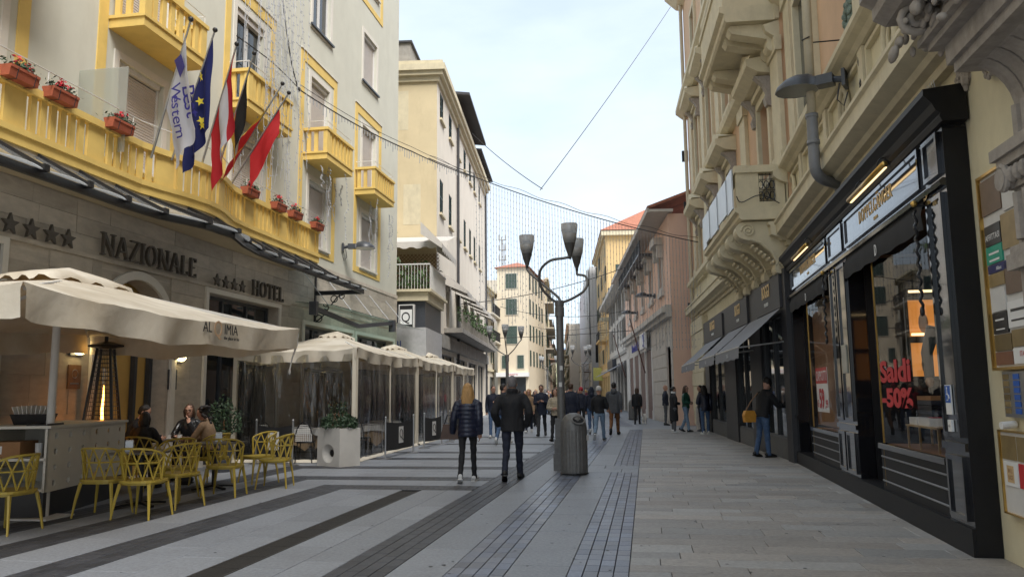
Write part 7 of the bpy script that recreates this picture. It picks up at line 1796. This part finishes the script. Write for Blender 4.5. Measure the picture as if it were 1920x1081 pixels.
    hd.tube([(0, yo, z) for z, rx, ry, yo in prof], [(rx, ry) for z, rx, ry, yo in prof], 16, (1, 0, 0))
    hd.ell((0, .093, -.028), (.014, .024, .016), 8, 6); hd.tube([(0, .086, .018), (0, .108, -.026)], [.008, .012], 6); hd.ell((0, .082, .026), (.052, .018, .012), 10, 6); hd.ell((0, .078, -.073), (.026, .014, .012), 8, 6)
    for sx in (-1, 1): hd.ell((sx * .077, -.005, -.012), (.012, .022, .032), 8, 6)
    hd.xf(Hm); b.add(hd.v, hd.f)
    hp = []
    for sx in (-1, 1):
        b.tube([sh[sx], elb[sx], wri[sx]], [.03, .028, .026], 8)
        b.tube([hip(sx), knee[sx], ank[sx]], [.05, .04, .03], 8)
        mode = arms if isinstance(arms, str) else arms[0 if sx < 0 else 1]
        d = hnd[sx].normalized(); w = wri[sx]
        side = V((sx, .0, 0)); side = (side - d * side.dot(d)); side = side.normalized() if side.length > .05 else V((0, 1, 0)); up = d.cross(side)
        if mode != 'pocket':
            b.tube([w - d * .02, w + d * .03, w + d * .095], [(.022, .026), (.018, .04), (.014, .042)], 10, side.cross(d))
            acr = up
            for q, ln in zip((-1.5, -.5, .5, 1.5), (.062, .078, .08, .068)):
                p0 = w + d * .085 + acr * (q * .0205); cu = side * -.6
                b.tube([p0, p0 + d * ln * .45 + cu * .008, p0 + d * ln * .8 + cu * .026, p0 + d * ln * .95 + cu * .045], [.0095, .009, .008, .007], 6)
            p0 = w + d * .03 + acr * .03; b.tube([p0, p0 + d * .035 + acr * .028, p0 + d * .065 + acr * .03 - side * .012], [.0115, .010, .008], 6)
    bo = b.build('body', skin, root); bake_later(bo, min(fine, .009 if fine < .012 else .013), 2)
    # ---- face
    if face_detail:
        e = MB()
        for sx in (-1, 1): e.ell((sx * .031, .088, .008), (.0105, .007, .0062), 8, 6)
        e.xf(Hm); e.build('eyes', m_eye, root); e = MB(); e.ell((0, .091, -.073), (.022, .006, .007), 8, 5); e.xf(Hm); e.build('mouth', m_lip, root)
        e = MB()
        for sx in (-1, 1): e.bar((sx * .015, .098, .03), (sx * .048, .09, .032), .006, .008)
        e.xf(Hm); e.build('eyebrows', hm, root)
    # ---- hair or hat
    hr = MB()
    if hat is None:
        for z, rx, ry, yo in ((-.06, .06, .05, -.045), (-.02, .078, .08, -.03), (.03, .084, .094, -.018), (.07, .082, .098, -.01), (.11, .06, .068, -.01), (.138, .02, .025, -.012)): hr.v += [(rx * math.cos(2 * PI * q / 16), yo + ry * math.sin(2 * PI * q / 16), z) for q in range(16)]
        hr.f = [(i * 16 + q, i * 16 + (q + 1) % 16, (i + 1) * 16 + (q + 1) % 16, (i + 1) * 16 + q) for i in range(5) for q in range(16)] + [tuple(range(16))[::-1], tuple(80 + q for q in range(16))]
        for i in range(len(hr.v)):                                   # pull the front back off the face
            x, y, z = hr.v[i]
            if z < .06 and y > .03: hr.v[i] = (x * .98, .03 - (.06 - z) * .35, z)
        if hair == 'long':
            hr.tube([(0, -.03, .08), (0, -.065, 0), (0, -.085, -.10), (0, -.095, -.20), (0, -.10, -.29), (0, -.10, -.37)], [(.075, .06), (.09, .055), (.098, .05), (.102, .042), (.08, .03), (.03, .015)], 16, (1, 0, 0))
            for sx in (-1, 1): hr.tube([(sx * .06, .02, .07), (sx * .082, .01, -.01), (sx * .092, .0, -.1), (sx * .098, -.02, -.2), (sx * .09, -.03, -.27)], [.02, .028, .03, .03, .012], 8)
        if hair == 'bob':
            hr.tube([(0, -.03, .08), (0, -.05, 0), (0, -.06, -.08), (0, -.06, -.15)], [(.075, .06), (.092, .06), (.1, .06), (.085, .045)], 16, (1, 0, 0))
            for sx in (-1, 1): hr.tube([(sx * .06, .02, .07), (sx * .085, .015, -.01), (sx * .09, .0, -.13)], [.02, .026, .015], 8)
        if hair == 'bun': hr.ell((0, -.11, .03), (.045, .045, .045), 10, 7)
        if hair == 'curly':
            for q in range(46):
                a, t = random.random() * 6.28, random.random(); hr.ell((.10 * math.cos(a) * (1 + .3 * t), -.045 + .085 * min(math.sin(a), .35), .12 - .42 * t), (.035, .035, .035), 6, 4)
    else:
        hr.lathe([(.083, -.01), (.094, .01), (.094, .05), (.088, .09), (.062, .135), (.02, .158)], (0, -.008, 0), 16); hr.v = [(x, y * 1.15, z - y * .25) for x, y, z in hr.v]
        if hair in ('long', 'bob'): hr.tube([(0, -.06, .03), (0, -.085, -.08), (0, -.09, -.2)], [(.07, .03), (.085, .035), (.05, .02)], 12, (1, 0, 0))
    hr.xf(Hm); ho = hr.build('hair' if hat is None else 'hat', hm if hat is None else hat, root); bake_later(ho, .008 if fine < .012 else .012, 2, .008 if hair in ('long', 'curly', 'bob') else .004, (40, 40, 5) if hair in ('long', 'bob') else (30, 30, 30), seed)
    # ---- trousers
    t = MB(); ls = legs_slim
    t.tube([T((0, .0, .84)) if not sit else V((0, .04, .90 + dz)), T((0, -.005, .93)), T((0, 0, 1.04))], [(.12 * build, .10), (.165 * fem * build + (.012 if female else 0), .115 * build), (.15 * fem * build, .105 * build)], 14, (1, 0, 0))
    for sx in (-1, 1):
        A, K_, N_ = hip(sx) + V((0, 0, -.0)), knee[sx], ank[sx]
        t.tube([A + V((0, 0, .02)), A.lerp(K_, .35), A.lerp(K_, .75), K_, K_.lerp(N_, .35), K_.lerp(N_, .75), N_ + V((0, 0, .0)), N_ + (N_ - K_).normalized() * .04],
               [(.098 * ls, .10 * ls), (.086 * ls, .088 * ls), (.070 * ls, .07 * ls), (.062 * ls, .064 * ls), (.060 * ls, .064 * ls), (.054 * ls, .058 * ls), (.052, .058), (.054, .062)], 12, (1, 0, 0))
    to = t.build('trousers', bm, root); bake_later(to, fine * 1.05, 3, .011, (7, 7, 11), seed)
    # ---- shoes
    for sx in (-1, 1):
        s_ = MB(); d = toe[sx].normalized(); N_ = ank[sx]; dn = V((0, 0, -1)); dn = (dn - d * dn.dot(d)).normalized(); base = N_ + dn * .085
        sd = d.cross(dn)
        for mat_, nm_, lay_ in ((sm, 'shoe', ((-.075, .035, .075, .0), (-.05, .04, .10, 0), (.0, .042, .10, 0), (.06, .043, .075, 0), (.12, .046, .055, 0), (.165, .036, .04, 0), (.185, .012, .025, 0))),):
            s_ = MB(); s_.tube([base + d * y - dn * (hh / 2 + .012) for y, w_, hh, _ in lay_], [(w_, hh / 2) for y, w_, hh, _ in lay_], 12, sd); so_ = s_.build(nm_, mat_, root, True)
        s_ = MB(); ol = [(-.085, .03), (-.06, .04), (.0, .042), (.07, .047), (.13, .047), (.18, .03), (.195, .008)]
        pts = [base + d * y + sd * w_ for y, w_ in ol] + [base + d * y - sd * w_ for y, w_ in ol[::-1]]; s_.prism(pts, -dn * .024); s_.build('sole', m_sole if sm is S_white else S_black if sm is not S_grey else m_sole, so_)
    # ---- jacket or coat (one mesh with its sleeves)
    j = MB(); zs = []; z = hem
    ths = (1.47, 1.44, 1.40, 1.32, 1.22, 1.10, 1.0, .9, .8, .6, .45)
    def tr(z):
        prof_ = [(.40, .185, .15), (.80, .185, .148), (.95, .182, .142), (1.05, .168, .132), (1.2, .180, .138), (1.30, .188, .14), (1.36, .178, .125), (1.405, .145, .10), (1.445, .10, .082), (1.475, .076, .075), (1.50, .07, .072)]
        for (a, x0, y0), (c, x1, y1) in zip(prof_, prof_[1:]):
            if a <= z <= c: q = (z - a) / (c - a); return (x0 + (x1 - x0) * q) * build * fem, (y0 + (y1 - y0) * q) * build
        return prof_[-1][1:]
    step = .0125 if puffer else .04
    n = int((1.50 - hem) / step); cen = []; rad = []
    for i in range(n + 1):
        z = hem + (1.50 - hem) * i / n; rx, ry = tr(z)
        if sit and z < .95: z_ = .95 - (.95 - z) * .25
        else: z_ = z
        q = 1 + (.075 * (abs(math.sin(PI * (z - hem) / .075)) - .5) if puffer and z < 1.43 else 0)
        cen.append(T((0, .0, z_))); rad.append((rx * q, ry * q))
    j.tube(cen, rad, 18, (1, 0, 0))
    for sx in (-1, 1):
        S, E_, W_ = sh[sx], elb[sx], wri[sx]; S2 = T((sx * sw * .55, 0, 1.405)); N = 36 if puffer else 9; pts, rr = [], []
        path = smooth([S2, S + V((sx * .015, 0, -.02)), S.lerp(E_, .5) + V((sx * .012, 0, 0)), E_, E_.lerp(W_, .5), W_ + (W_ - E_).normalized() * .02], max(2, N // 5)); L_ = len(path) - 1
        for i, p in enumerate(path):
            f_ = i / L_; r = (.070 - .018 * f_) * build * (1.12 if puffer else 1.0)
            if i == 0: r *= .8
            if puffer: r *= 1 + .09 * (abs(math.sin(f_ * PI * 7.5)) - .5)
            pts.append(p); rr.append((r, r))
        j.tube(pts, rr, 12)
    if hood or scarf is not None or top == 'coat':
        j.tube([T((0, -.01, 1.45)), T((0, -.005, 1.49)), T((0, 0, 1.535))], [(.09, .09), (.098, .10), (.085, .088)], 14, (1, 0, 0))
    if hood: j.ell(T((0, -.12, 1.45)), (.10, .055, .085), 12, 8)
    jo = j.build('coat' if hem < .7 else 'jacket', tm, root); bake_later(jo, fine * .9 if puffer else fine, 2 if puffer else 3, .004 if puffer else .011, (9, 9, 4), seed)
    if scarf is not None:
        s_ = MB(); s_.tube([T((0, .0, 1.46)), T((0, .005, 1.50)), T((0, .01, 1.545))], [(.10, .10), (.115, .115), (.095, .10)], 14, (1, 0, 0)); so2 = s_.build('scarf', scarf, root); bake_later(so2, .014, 2, .012, (20, 20, 20), seed)
    root['k_'] = 0; del root['k_']
    return root

random.seed(77)
# the couple in front
person('woman with long blond hair in a navy quilted jacket, seen from behind', (-3.07, 13.55, 0), -4, 1.69, tm=F_navyshine, bm=F_black, sm=S_white, hm=H_blond, hair='long', walk=.14, arms=('bag', 'swing'), puffer=True, hem=.80, fine=.011, female=True, legs_slim=.86, build=1.04)
person('tall grey haired man in a black jacket seen from behind, hands in his pockets', (-2.35, 13.95, 0), -3, 1.82, tm=F_black, bm=F_navy, sm=S_black, hm=H_grey, walk=.17, phase=1, arms='pocket', hem=.82, fine=.011, build=1.10, hood=False, top='coat')
hb = thing('handbag', 'dark brown leather handbag hanging at the left side of the blond woman', 'handbag', (-3.40, 13.62, .72), .15); b = MB(); b.add([(x, y, z) for z, k in ((0, 1), (.26, .72)) for x, y in ((-.17 * k, -.06), (.17 * k, -.06), (.17 * k, .06), (-.17 * k, .06))], [(3, 2, 1, 0), (4, 5, 6, 7), (0, 1, 5, 4), (1, 2, 6, 5), (2, 3, 7, 6), (3, 0, 4, 7)]); b.build('bag', M('brown leather bag', (.07, .035, .02), .45, .25, 10), hb); b = MB()
for y in (-.04, .04): b.tube([(-.1, y, .26), (-.05, y, .42), (.08, y + .02, .42), (.1, y, .26)], .009, 6)
b.build('handle', m_black, hb)
# people coming towards us or walking away, middle distance
person('man in navy jacket and blue jeans coming towards us, left of the couple', (-5.25, 27.2, 0), 170, 1.80, tm=F_navy, bm=F_jean, sm=S_white, walk=.2, arms=('phone', 'swing'), face_detail=True, head=(-.4, 0))
person('man in dark blue jacket and jeans, mostly hidden behind the man in black', (-4.25, 23.6, 0), 8, 1.82, tm=F_navy, bm=F_jean, sm=S_white, walk=.22, arms='swing', head=(.9, 0))
ph = person('man in a dark coat looking down at the phone in his hands', (-3.7, 28.2, 0), 178, 1.82, tm=F_navy, bm=F_dark, sm=S_black, hm=H_brown, walk=.2, arms='phone', hem=.72, face_detail=True, head=(0, .35))
pt_ = thing('phone', 'phone held by the man in the dark coat looking down', 'phone', (-3.7, 27.78, 1.24), 0); b = MB(); b.box(-.04, .04, -.075, .075, 0, .01); b.build('case', m_black, pt_)
person('woman with long fair hair walking towards us behind the phone reader', (-4.5, 30.5, 0), 175, 1.68, tm=F_tan, bm=F_navy, sm=S_white, hm=H_blond, hair='long', walk=.2, female=True, face_detail=True)
person('person in a red jacket walking towards us behind the phone reader', (-3.15, 32.5, 0), 182, 1.66, tm=F_red, bm=F_black, walk=.2, hm=H_dark, hair='bob', female=True)
person('person in a pale beige jacket and black trousers just left of the lamp post', (-2.85, 25.2, 0), 185, 1.66, tm=F_beige, bm=F_black, sm=S_black, hm=H_brown, hair='bob', walk=.22, arms='front', female=True, puffer=True)
person('man with fair hair in a dark blue coat directly behind the lamp post', (-2.55, 27.2, 0), 5, 1.84, tm=F_navy, bm=F_blue, sm=S_grey, hm=H_brown, walk=.15, hem=.78, build=1.1)
person('person in a bright red cap walking towards us right of the lamp post', (-2.75, 34, 0), 180, 1.74, tm=F_navy, bm=F_dark, hat=F_red, walk=.18, face_detail=True)
person('person with dark hood in a navy jacket and blue jeans walking away', (-2.0, 29.5, 0), -6, 1.74, tm=F_navy, bm=F_jean, sm=S_white, hm=F_navy, hair='bob', walk=.2, hood=True, female=True)
person('person in a white beanie, black jacket and light blue jeans walking away', (-1.47, 25.1, 0), 4, 1.74, tm=F_black, bm=F_jeanl, sm=S_grey, hat=H_white, hair='short', walk=.3, arms=('swing', 'front'), female=True, hem=.92)
person('tall man in a grey hooded parka and rust brown trousers walking away', (-1.15, 28.8, 0), 2, 1.90, tm=F_grey, bm=F_brown, sm=S_black, walk=.24, hood=True, hem=.74, build=1.05)
person('person in dark clothes and pale cap far down the pavement, beyond the grey parka', (-1.75, 48, 0), 5, 1.70, tm=F_black, bm=F_black, hm=H_white, hair='short', walk=.18)
person('woman in a black leather jacket walking her small white dog', (-.45, 38.5, 0), 5, 1.72, tm=F_black, bm=F_black, sm=S_black, hm=H_brown, hair='bob', walk=.12, arms='swing', female=True, hem=.88)
# group by the corner pier
person('bald man in navy standing partly hidden behind the woman in the long black coat', (.85, 37, 0), 90, 1.80, tm=F_navy, bm=F_grey, hm=m_skin, hair='short', arms='pocket')
person('woman with dark hair in a bun wearing a long black coat', (1.0, 30.6, 0), 75, 1.70, tm=F_black, bm=F_grey, sm=S_white, hm=H_dark, hair='bun', arms='front', hem=.42, top='coat', female=True, scarf=F_white, face_detail=True, build=1.08)
person('woman with long brown hair in a dark green jacket and light jeans', (1.47, 30.9, 0), 120, 1.74, tm=F_green, bm=F_jeanl, sm=S_black, hm=H_brown, hair='long', arms='front', walk=.14, hem=.9, female=True, face_detail=True)
person('man in dark jacket and maroon bag facing the girl in the quilted jacket', (2.05, 31.3, 0), -100, 1.74, tm=F_black, bm=F_navy, sm=S_black, hm=H_dark, arms='pocket', face_detail=True)
person('girl in black quilted jacket, rolled jeans and chunky white trainers by the pier', (2.05, 29.3, 0), -15, 1.72, tm=F_navyshine, bm=F_jean, sm=S_white, hm=H_dark, hair='long', arms=('front', 'swing'), puffer=True, hem=.82, female=True, build=1.05)
# man at the grey shop window
person('man in black jacket and dark beanie bending towards the grey shop window', (2.62, 19.1, 0), 62, 1.80, tm=F_black, bm=F_jean, sm=S_black, hat=H_dark, arms=('swing', 'reach'), lean=.22, head=(0, .25), fine=.011, build=1.08, face_detail=True, walk=.06)
yb = thing('shoulder_bag', 'mustard yellow leather bag hanging at the side of the man by the shop window', 'bag', (2.30, 18.85, .80), .3); b = MB(); b.add([(x, y, z) for z, kx in ((0, .85), (.16, 1), (.26, .7)) for x, y in ((-.14 * kx, -.07), (.14 * kx, -.07), (.14 * kx, .07), (-.14 * kx, .07))], [(3, 2, 1, 0), (8, 9, 10, 11)] + [(i * 4 + q, i * 4 + (q + 1) % 4, (i + 1) * 4 + (q + 1) % 4, (i + 1) * 4 + q) for i in range(2) for q in range(4)]); b.build('bag', M('mustard leather', (.50, .23, .03), .5, .2, 9), yb); b = MB(); b.tube([(-.08, 0, .25), (.02, -.05, .45), (.18, -.1, .66)], .012, 6); b.build('strap', m_wood, yb)
# seated at the far table
person('man with short black hair seated in profile, leaning over the far cafe table', (-9.0, 12.75, 0), 70, 1.78, tm=F_black, bm=F_dark, sit=True, arms='table', lean=.35, face_detail=True, fine=.012, head=(0, .15))
person('small dark haired person in black seated with their back to us', (-8.14, 11.9, 0), -10, 1.50, tm=F_black, bm=F_black, sit=True, arms='table', hair='bob', lean=.1, fine=.013)
gw = person('woman in glasses and black leather jacket resting her chin on her hand', (-8.55, 13.95, 0), 165, 1.70, tm=cloth_mat('black leather', (.012, .012, .014), .3, .2, .25), bm=F_black, sit=True, arms=('chin', 'table'), hair='bob', hm=H_brown, lean=.12, female=True, face_detail=True, fine=.010, skin=m_skin)
gl = MB()
for sx in (-1, 1): gl.tube([(sx * .032 + .026 * math.cos(t * PI / 8), .10, .006 + .02 * math.sin(t * PI / 8)) for t in range(17)], .0035, 5, caps=False)
gl.bar((-.008, .101, .008), (.008, .101, .008), .004, .004); 
for sx in (-1, 1): gl.bar((sx * .058, .098, .01), (sx * .08, .0, .005), .004, .005)
gl.xf(Matrix.Translation((0, .12, 1.62 + (.47 / (1.70 / 1.75) + .10) - .92 - .01)) @ Matrix.Rotation(-.08, 4, 'X')); gl.build('glasses', m_black, gw)
person('woman with long dark curly hair in tan jacket seated at the far table', (-7.5, 12.9, 0), -95, 1.68, tm=F_tan, bm=F_dark, sit=True, arms='table', hair='curly', hm=H_dark, lean=.25, female=True, fine=.012)
# far crowd, each one small
far_tops = [F_black, F_navy, F_dark, F_grey, F_tan, F_red, F_beige, F_blue, F_maroon, F_white]
tn = {id(F_black): 'black', id(F_navy): 'navy', id(F_dark): 'charcoal', id(F_grey): 'grey', id(F_tan): 'tan', id(F_red): 'red', id(F_beige): 'beige', id(F_blue): 'blue', id(F_maroon): 'maroon', id(F_white): 'white'}
pl_ = [(-5.6, 40, 0, 0, 'long'), (-6.4, 44, 180, 1, 'short'), (-4.6, 42, 180, 4, 'bob'), (-5.2, 47, 0, 5, 'short'), (-6.9, 50, 180, 6, 'long'), (-5.5, 54, 10, 2, 'short'), (-4.2, 50, 180, 7, 'short'), (-7.2, 57, 0, 9, 'bob'), (-6.0, 60, 180, 3, 'short'), (-4.8, 64, 0, 8, 'short'), (-7.9, 66, 180, 0, 'long'), (-6.8, 72, 0, 6, 'short'), (-5.6, 75, 180, 1, 'short'), (-8.6, 78, 0, 4, 'long'), (-7.4, 84, 180, 5, 'short'), (-4.0, 58, 0, 2, 'short'), (-3.6, 43, 180, 3, 'long'), (-9.2, 90, 0, 0, 'short'), (-8.2, 95, 180, 9, 'bob'), (-6.6, 90, 0, 7, 'short'), (-5.0, 36, 180, 2, 'bob'), (-6.1, 38, 0, 6, 'long'), (-4.1, 37, 180, 8, 'short'), (-7.0, 46, 180, 5, 'bob'), (-5.9, 51, 0, 1, 'long'), (-4.9, 56, 180, 0, 'short'), (-6.7, 55, 180, 4, 'short'), (-7.6, 62, 0, 7, 'bob'), (-3.3, 47, 0, 9, 'long'), (-6.4, 68, 180, 2, 'short'), (-5.3, 70, 0, 3, 'bob'), (-8.0, 73, 180, 5, 'short')]
where = ['just above the phone reader', 'left behind the navy jacket man', 'right of the phone reader', 'between phone reader and lamp post', 'far back by the yellow tower', 'in the middle of the far crowd', 'just left of the lamp post in the far crowd', 'near the tower house shop', 'deep in the far crowd centre', 'far behind the beige jacket', 'far left of the crowd', 'beyond the second street lamp', 'at the back of the street middle', 'very far left near the tall cream house', 'very far in the street centre', 'far right of the street behind the lamp', 'behind the beige jacket person', 'smallest at the far left', 'smallest at the street end', 'very far beside the right hand lamp', 'close behind the woman with fair hair', 'just behind the man in navy jacket', 'between the beige jacket and the lamp post', 'left in the crowd before the tower house', 'centre left of the crowd', 'centre right of the crowd', 'left of centre beyond the second lamp', 'by the left shopfronts far back', 'right of the lamp post before the scaffold', 'far centre beyond the crowd', 'far right of centre beyond the crowd', 'far left by the cream house']
for i, (x, y, fc, ti, hr_) in enumerate(pl_):
    t_ = far_tops[ti]; person('distant person in %s %s, %s' % (tn[id(t_)], 'walking away' if fc < 90 else 'approaching', where[i]), (x, y, 0), fc + (i * 37 % 17) - 8, 1.62 + (i * 7 % 5) * .05, tm=t_, bm=random.choice((F_dark, F_jean, F_black)), hm=random.choice((H_dark, H_brown, H_grey, H_blond)), hair=hr_, walk=.2, phase=1 if i % 2 else -1, fine=.022, female=i % 2 == 0, group=None)
finish_bake()
# the little white dog
dg_ = thing('dog', 'small fluffy white dog walking beside the woman in black leather', 'dog', (-.12, 38.2, 0), -.1)
b = MB(); b.tube([(0, -.2, .26), (0, -.1, .27), (0, .08, .27), (0, .18, .29)], [.075, .105, .11, .085], 12); b.tube([(0, .15, .30), (0, .22, .38)], [.075, .07], 10); b.ell((0, .26, .42), (.075, .085, .075)); b.ell((0, .34, .40), (.035, .05, .032))
for sx in (-1, 1):
    b.tube([(sx * .055, .12, .24), (sx * .055, .13, .12), (sx * .055, .12, .02)], [.04, .03, .028], 8); b.tube([(sx * .055, -.16, .25), (sx * .06, -.13, .15), (sx * .06, -.2, .09), (sx * .06, -.18, .02)], [.055, .04, .028, .028], 8); b.ell((sx * .06, .23, .46), (.02, .025, .045))
b.tube([(0, -.19, .32), (0, -.25, .42), (0, -.2, .47)], [.03, .03, .015], 8)
body_ = b.build('body', M('white fur', (.60, .57, .52), .95, .1, 30, .6, 60), dg_); BAKE.clear(); bake_later(body_, .014, 1, .014, (35, 35, 35), 3); finish_bake()
b = MB(); b.ell((0, .385, .41), (.013, .012, .012), 8, 5); [b.ell((sx * .03, .33, .44), (.009, .009, .009), 6, 4) for sx in (-1, 1)]; b.build('nose_and_eyes', m_black, dg_)
ls = thing('dog_leash', 'thin dark leash between the woman in black leather and her white dog', 'leash', (-.12, 38.2, 0)); b = MB(); b.tube([(0, .2, .36), (-.05, .25, .5), (-.12, .3, .8)], .008, 5); b.build('cord', m_black, ls)

# ================================================================== CABLES AND FAIRY LIGHTS
random.seed(31)
def sag(a, b_, s_, n=24):
    a, b_ = Vector(a), Vector(b_); return [a.lerp(b_, i / n) - Vector((0, 0, s_ * 4 * (i / n) * (1 - i / n))) for i in range(n + 1)]
lc = thing('light_curtain', 'hanging curtain of fairy light strings on a sagging cable across the street', 'fairy lights', (0, 0, 0))
cb_ = sag((-9.35, 33.4, 12.05), (2.45, 33.0, 7.6), .35, 40)
b = MB(); b.tube(cb_, .022, 5); b.tube([p + Vector((0, 0, .14 + .05 * math.sin(i))) for i, p in enumerate(cb_)], .010, 4); b.build('cable', m_wire, lc)
tbl = MB(); nstr = 92
for k in range(nstr):
    f_ = k / (nstr - 1); p = cb_[0].lerp(cb_[-1], f_); i = min(int(f_ * 40), 39); q = cb_[i].lerp(cb_[i + 1], f_ * 40 - i)
    if q.x < -7.2: continue
    ln = min(q.z - 3.2, random.uniform(4.2, 6.2)); s_ = MB()
    s_.tube([q, q - Vector((random.uniform(-.02, .02), 0, ln * .5)), q - Vector((random.uniform(-.05, .05), 0, ln))], .0095, 3)
    m_ = int(ln / .28)
    for e in range(m_): z = ln * (e + .5) / m_; s_.bar(q - Vector((0, 0, z)), q - Vector((0, 0, z + .05)), .024, .024)
    s_.build('light_string', m_led, lc)
mc = thing('festoon_cable', 'cable with small lights running from the hotel facade out over the street', 'cable', (0, 0, 0))
pts = sag((-9.35, 19.9, 10.0), (-9.0, 33.3, 12.1), .25, 30); pts = sag((-9.3, 19.9, 9.98), (-7.9, 26, 10.0), .12, 20) + sag((-7.9, 26, 10.0), (-7.2, 33.3, 11.0), .05, 14)[1:]
b = MB(); b.tube(pts, .02, 5); b.tube([p + Vector((0, 0, .16)) for p in pts], .010, 4); b.build('cable', m_wire, mc)
b = MB()
for i in range(1, len(pts) - 1):
    for q in range(2):
        p = pts[i].lerp(pts[i + 1], q * .5); b.bar(p, p - Vector((0, 0, random.choice((.12, .18, .3)))), .02, .02)
b.build('hanging_lights', m_led, mc, kind='stuff')
up = thing('festoon_cable', 'twisted cable climbing the hotel facade above the mid balcony to the knot', 'cable', (0, 0, 0)); b = MB(); b.tube(smooth([(-9.42, 18.4, 13.5), (-9.38, 18.9, 12.0), (-9.36, 19.4, 10.7), (-9.34, 19.85, 10.02)]), .02, 5); b.tube(smooth([(-9.35, 16.5, 10.0), (-9.2, 18, 9.98), (-9.3, 19.8, 10.0)]), .014, 5); b.ell((-9.33, 19.9, 10.0), (.06, .09, .06)); b.build('cable', m_wire, up)
for k, (y0, y1, zt, zl, lb_) in enumerate(((16.6, 19.0, 12.4, 5.9, 'tangled net of fairy lights hanging over the mid yellow balcony'), (20.6, 22.9, 8.2, 5.9, 'short fairy light strings hanging under the wider right balcony'), (24.8, 27.0, 8.2, 5.4, 'short fairy light strings hanging under the rightmost small balcony'))):
    t = thing('fairy_lights', lb_, 'fairy lights', (0, 0, 0)); n = 34 if k == 0 else 7
    for q in range(n):
        y = y0 + (y1 - y0) * (q + random.random()) / n; x = -9.38 + random.random() * (.9 if k == 0 else .65); z0 = zt - random.random() * .4; z1 = zl + random.random() * (2.5 if k == 0 else 1.6)
        s_ = MB(); pp = [Vector((x + random.gauss(0, .03), y + random.gauss(0, .03), z0 + (z1 - z0) * i / 8)) for i in range(9)]; s_.tube(pp, .006, 3)
        for p, p2 in zip(pp, pp[1:]):
            for e in (.2, .6): c = p.lerp(p2, e); s_.bar(c, c + Vector((.03, .02, -.04)), .018, .018)
        s_.build('light_string', m_led, t)
for a, b_, s_, lb_ in (((2.9, 47, 26), (-4.3, 33.4, 10.3), .2, 'thin cable rising steeply to the roof of the peach palazzo'), ((-9.0, 41, 15.7), (-4.2, 33.4, 10.35), .15, 'thin cable from the cream corner building roof to the light curtain'),
                       ((-9.9, 42, 6.4), (1.2, 44, 9.2), .5, 'slack cable crossing the street below the light curtain'), ((-11, 60, 8.2), (-1.5, 60, 7.6), .6, 'far slack cable across the street beyond the lamps'), ((-14, 88, 9.5), (-4, 88, 9.2), .9, 'farthest slack cable across the street'), ((-11, 52, 5.2), (0.2, 50, 5.4), .1, 'straight wire across the street at lamp height')):
    t = thing('overhead_cable', lb_, 'cable', (0, 0, 0), group='overhead cables'); b = MB(); b.tube(sag(a, b_, s_), .02, 4); b.build('cable', m_wire, t)
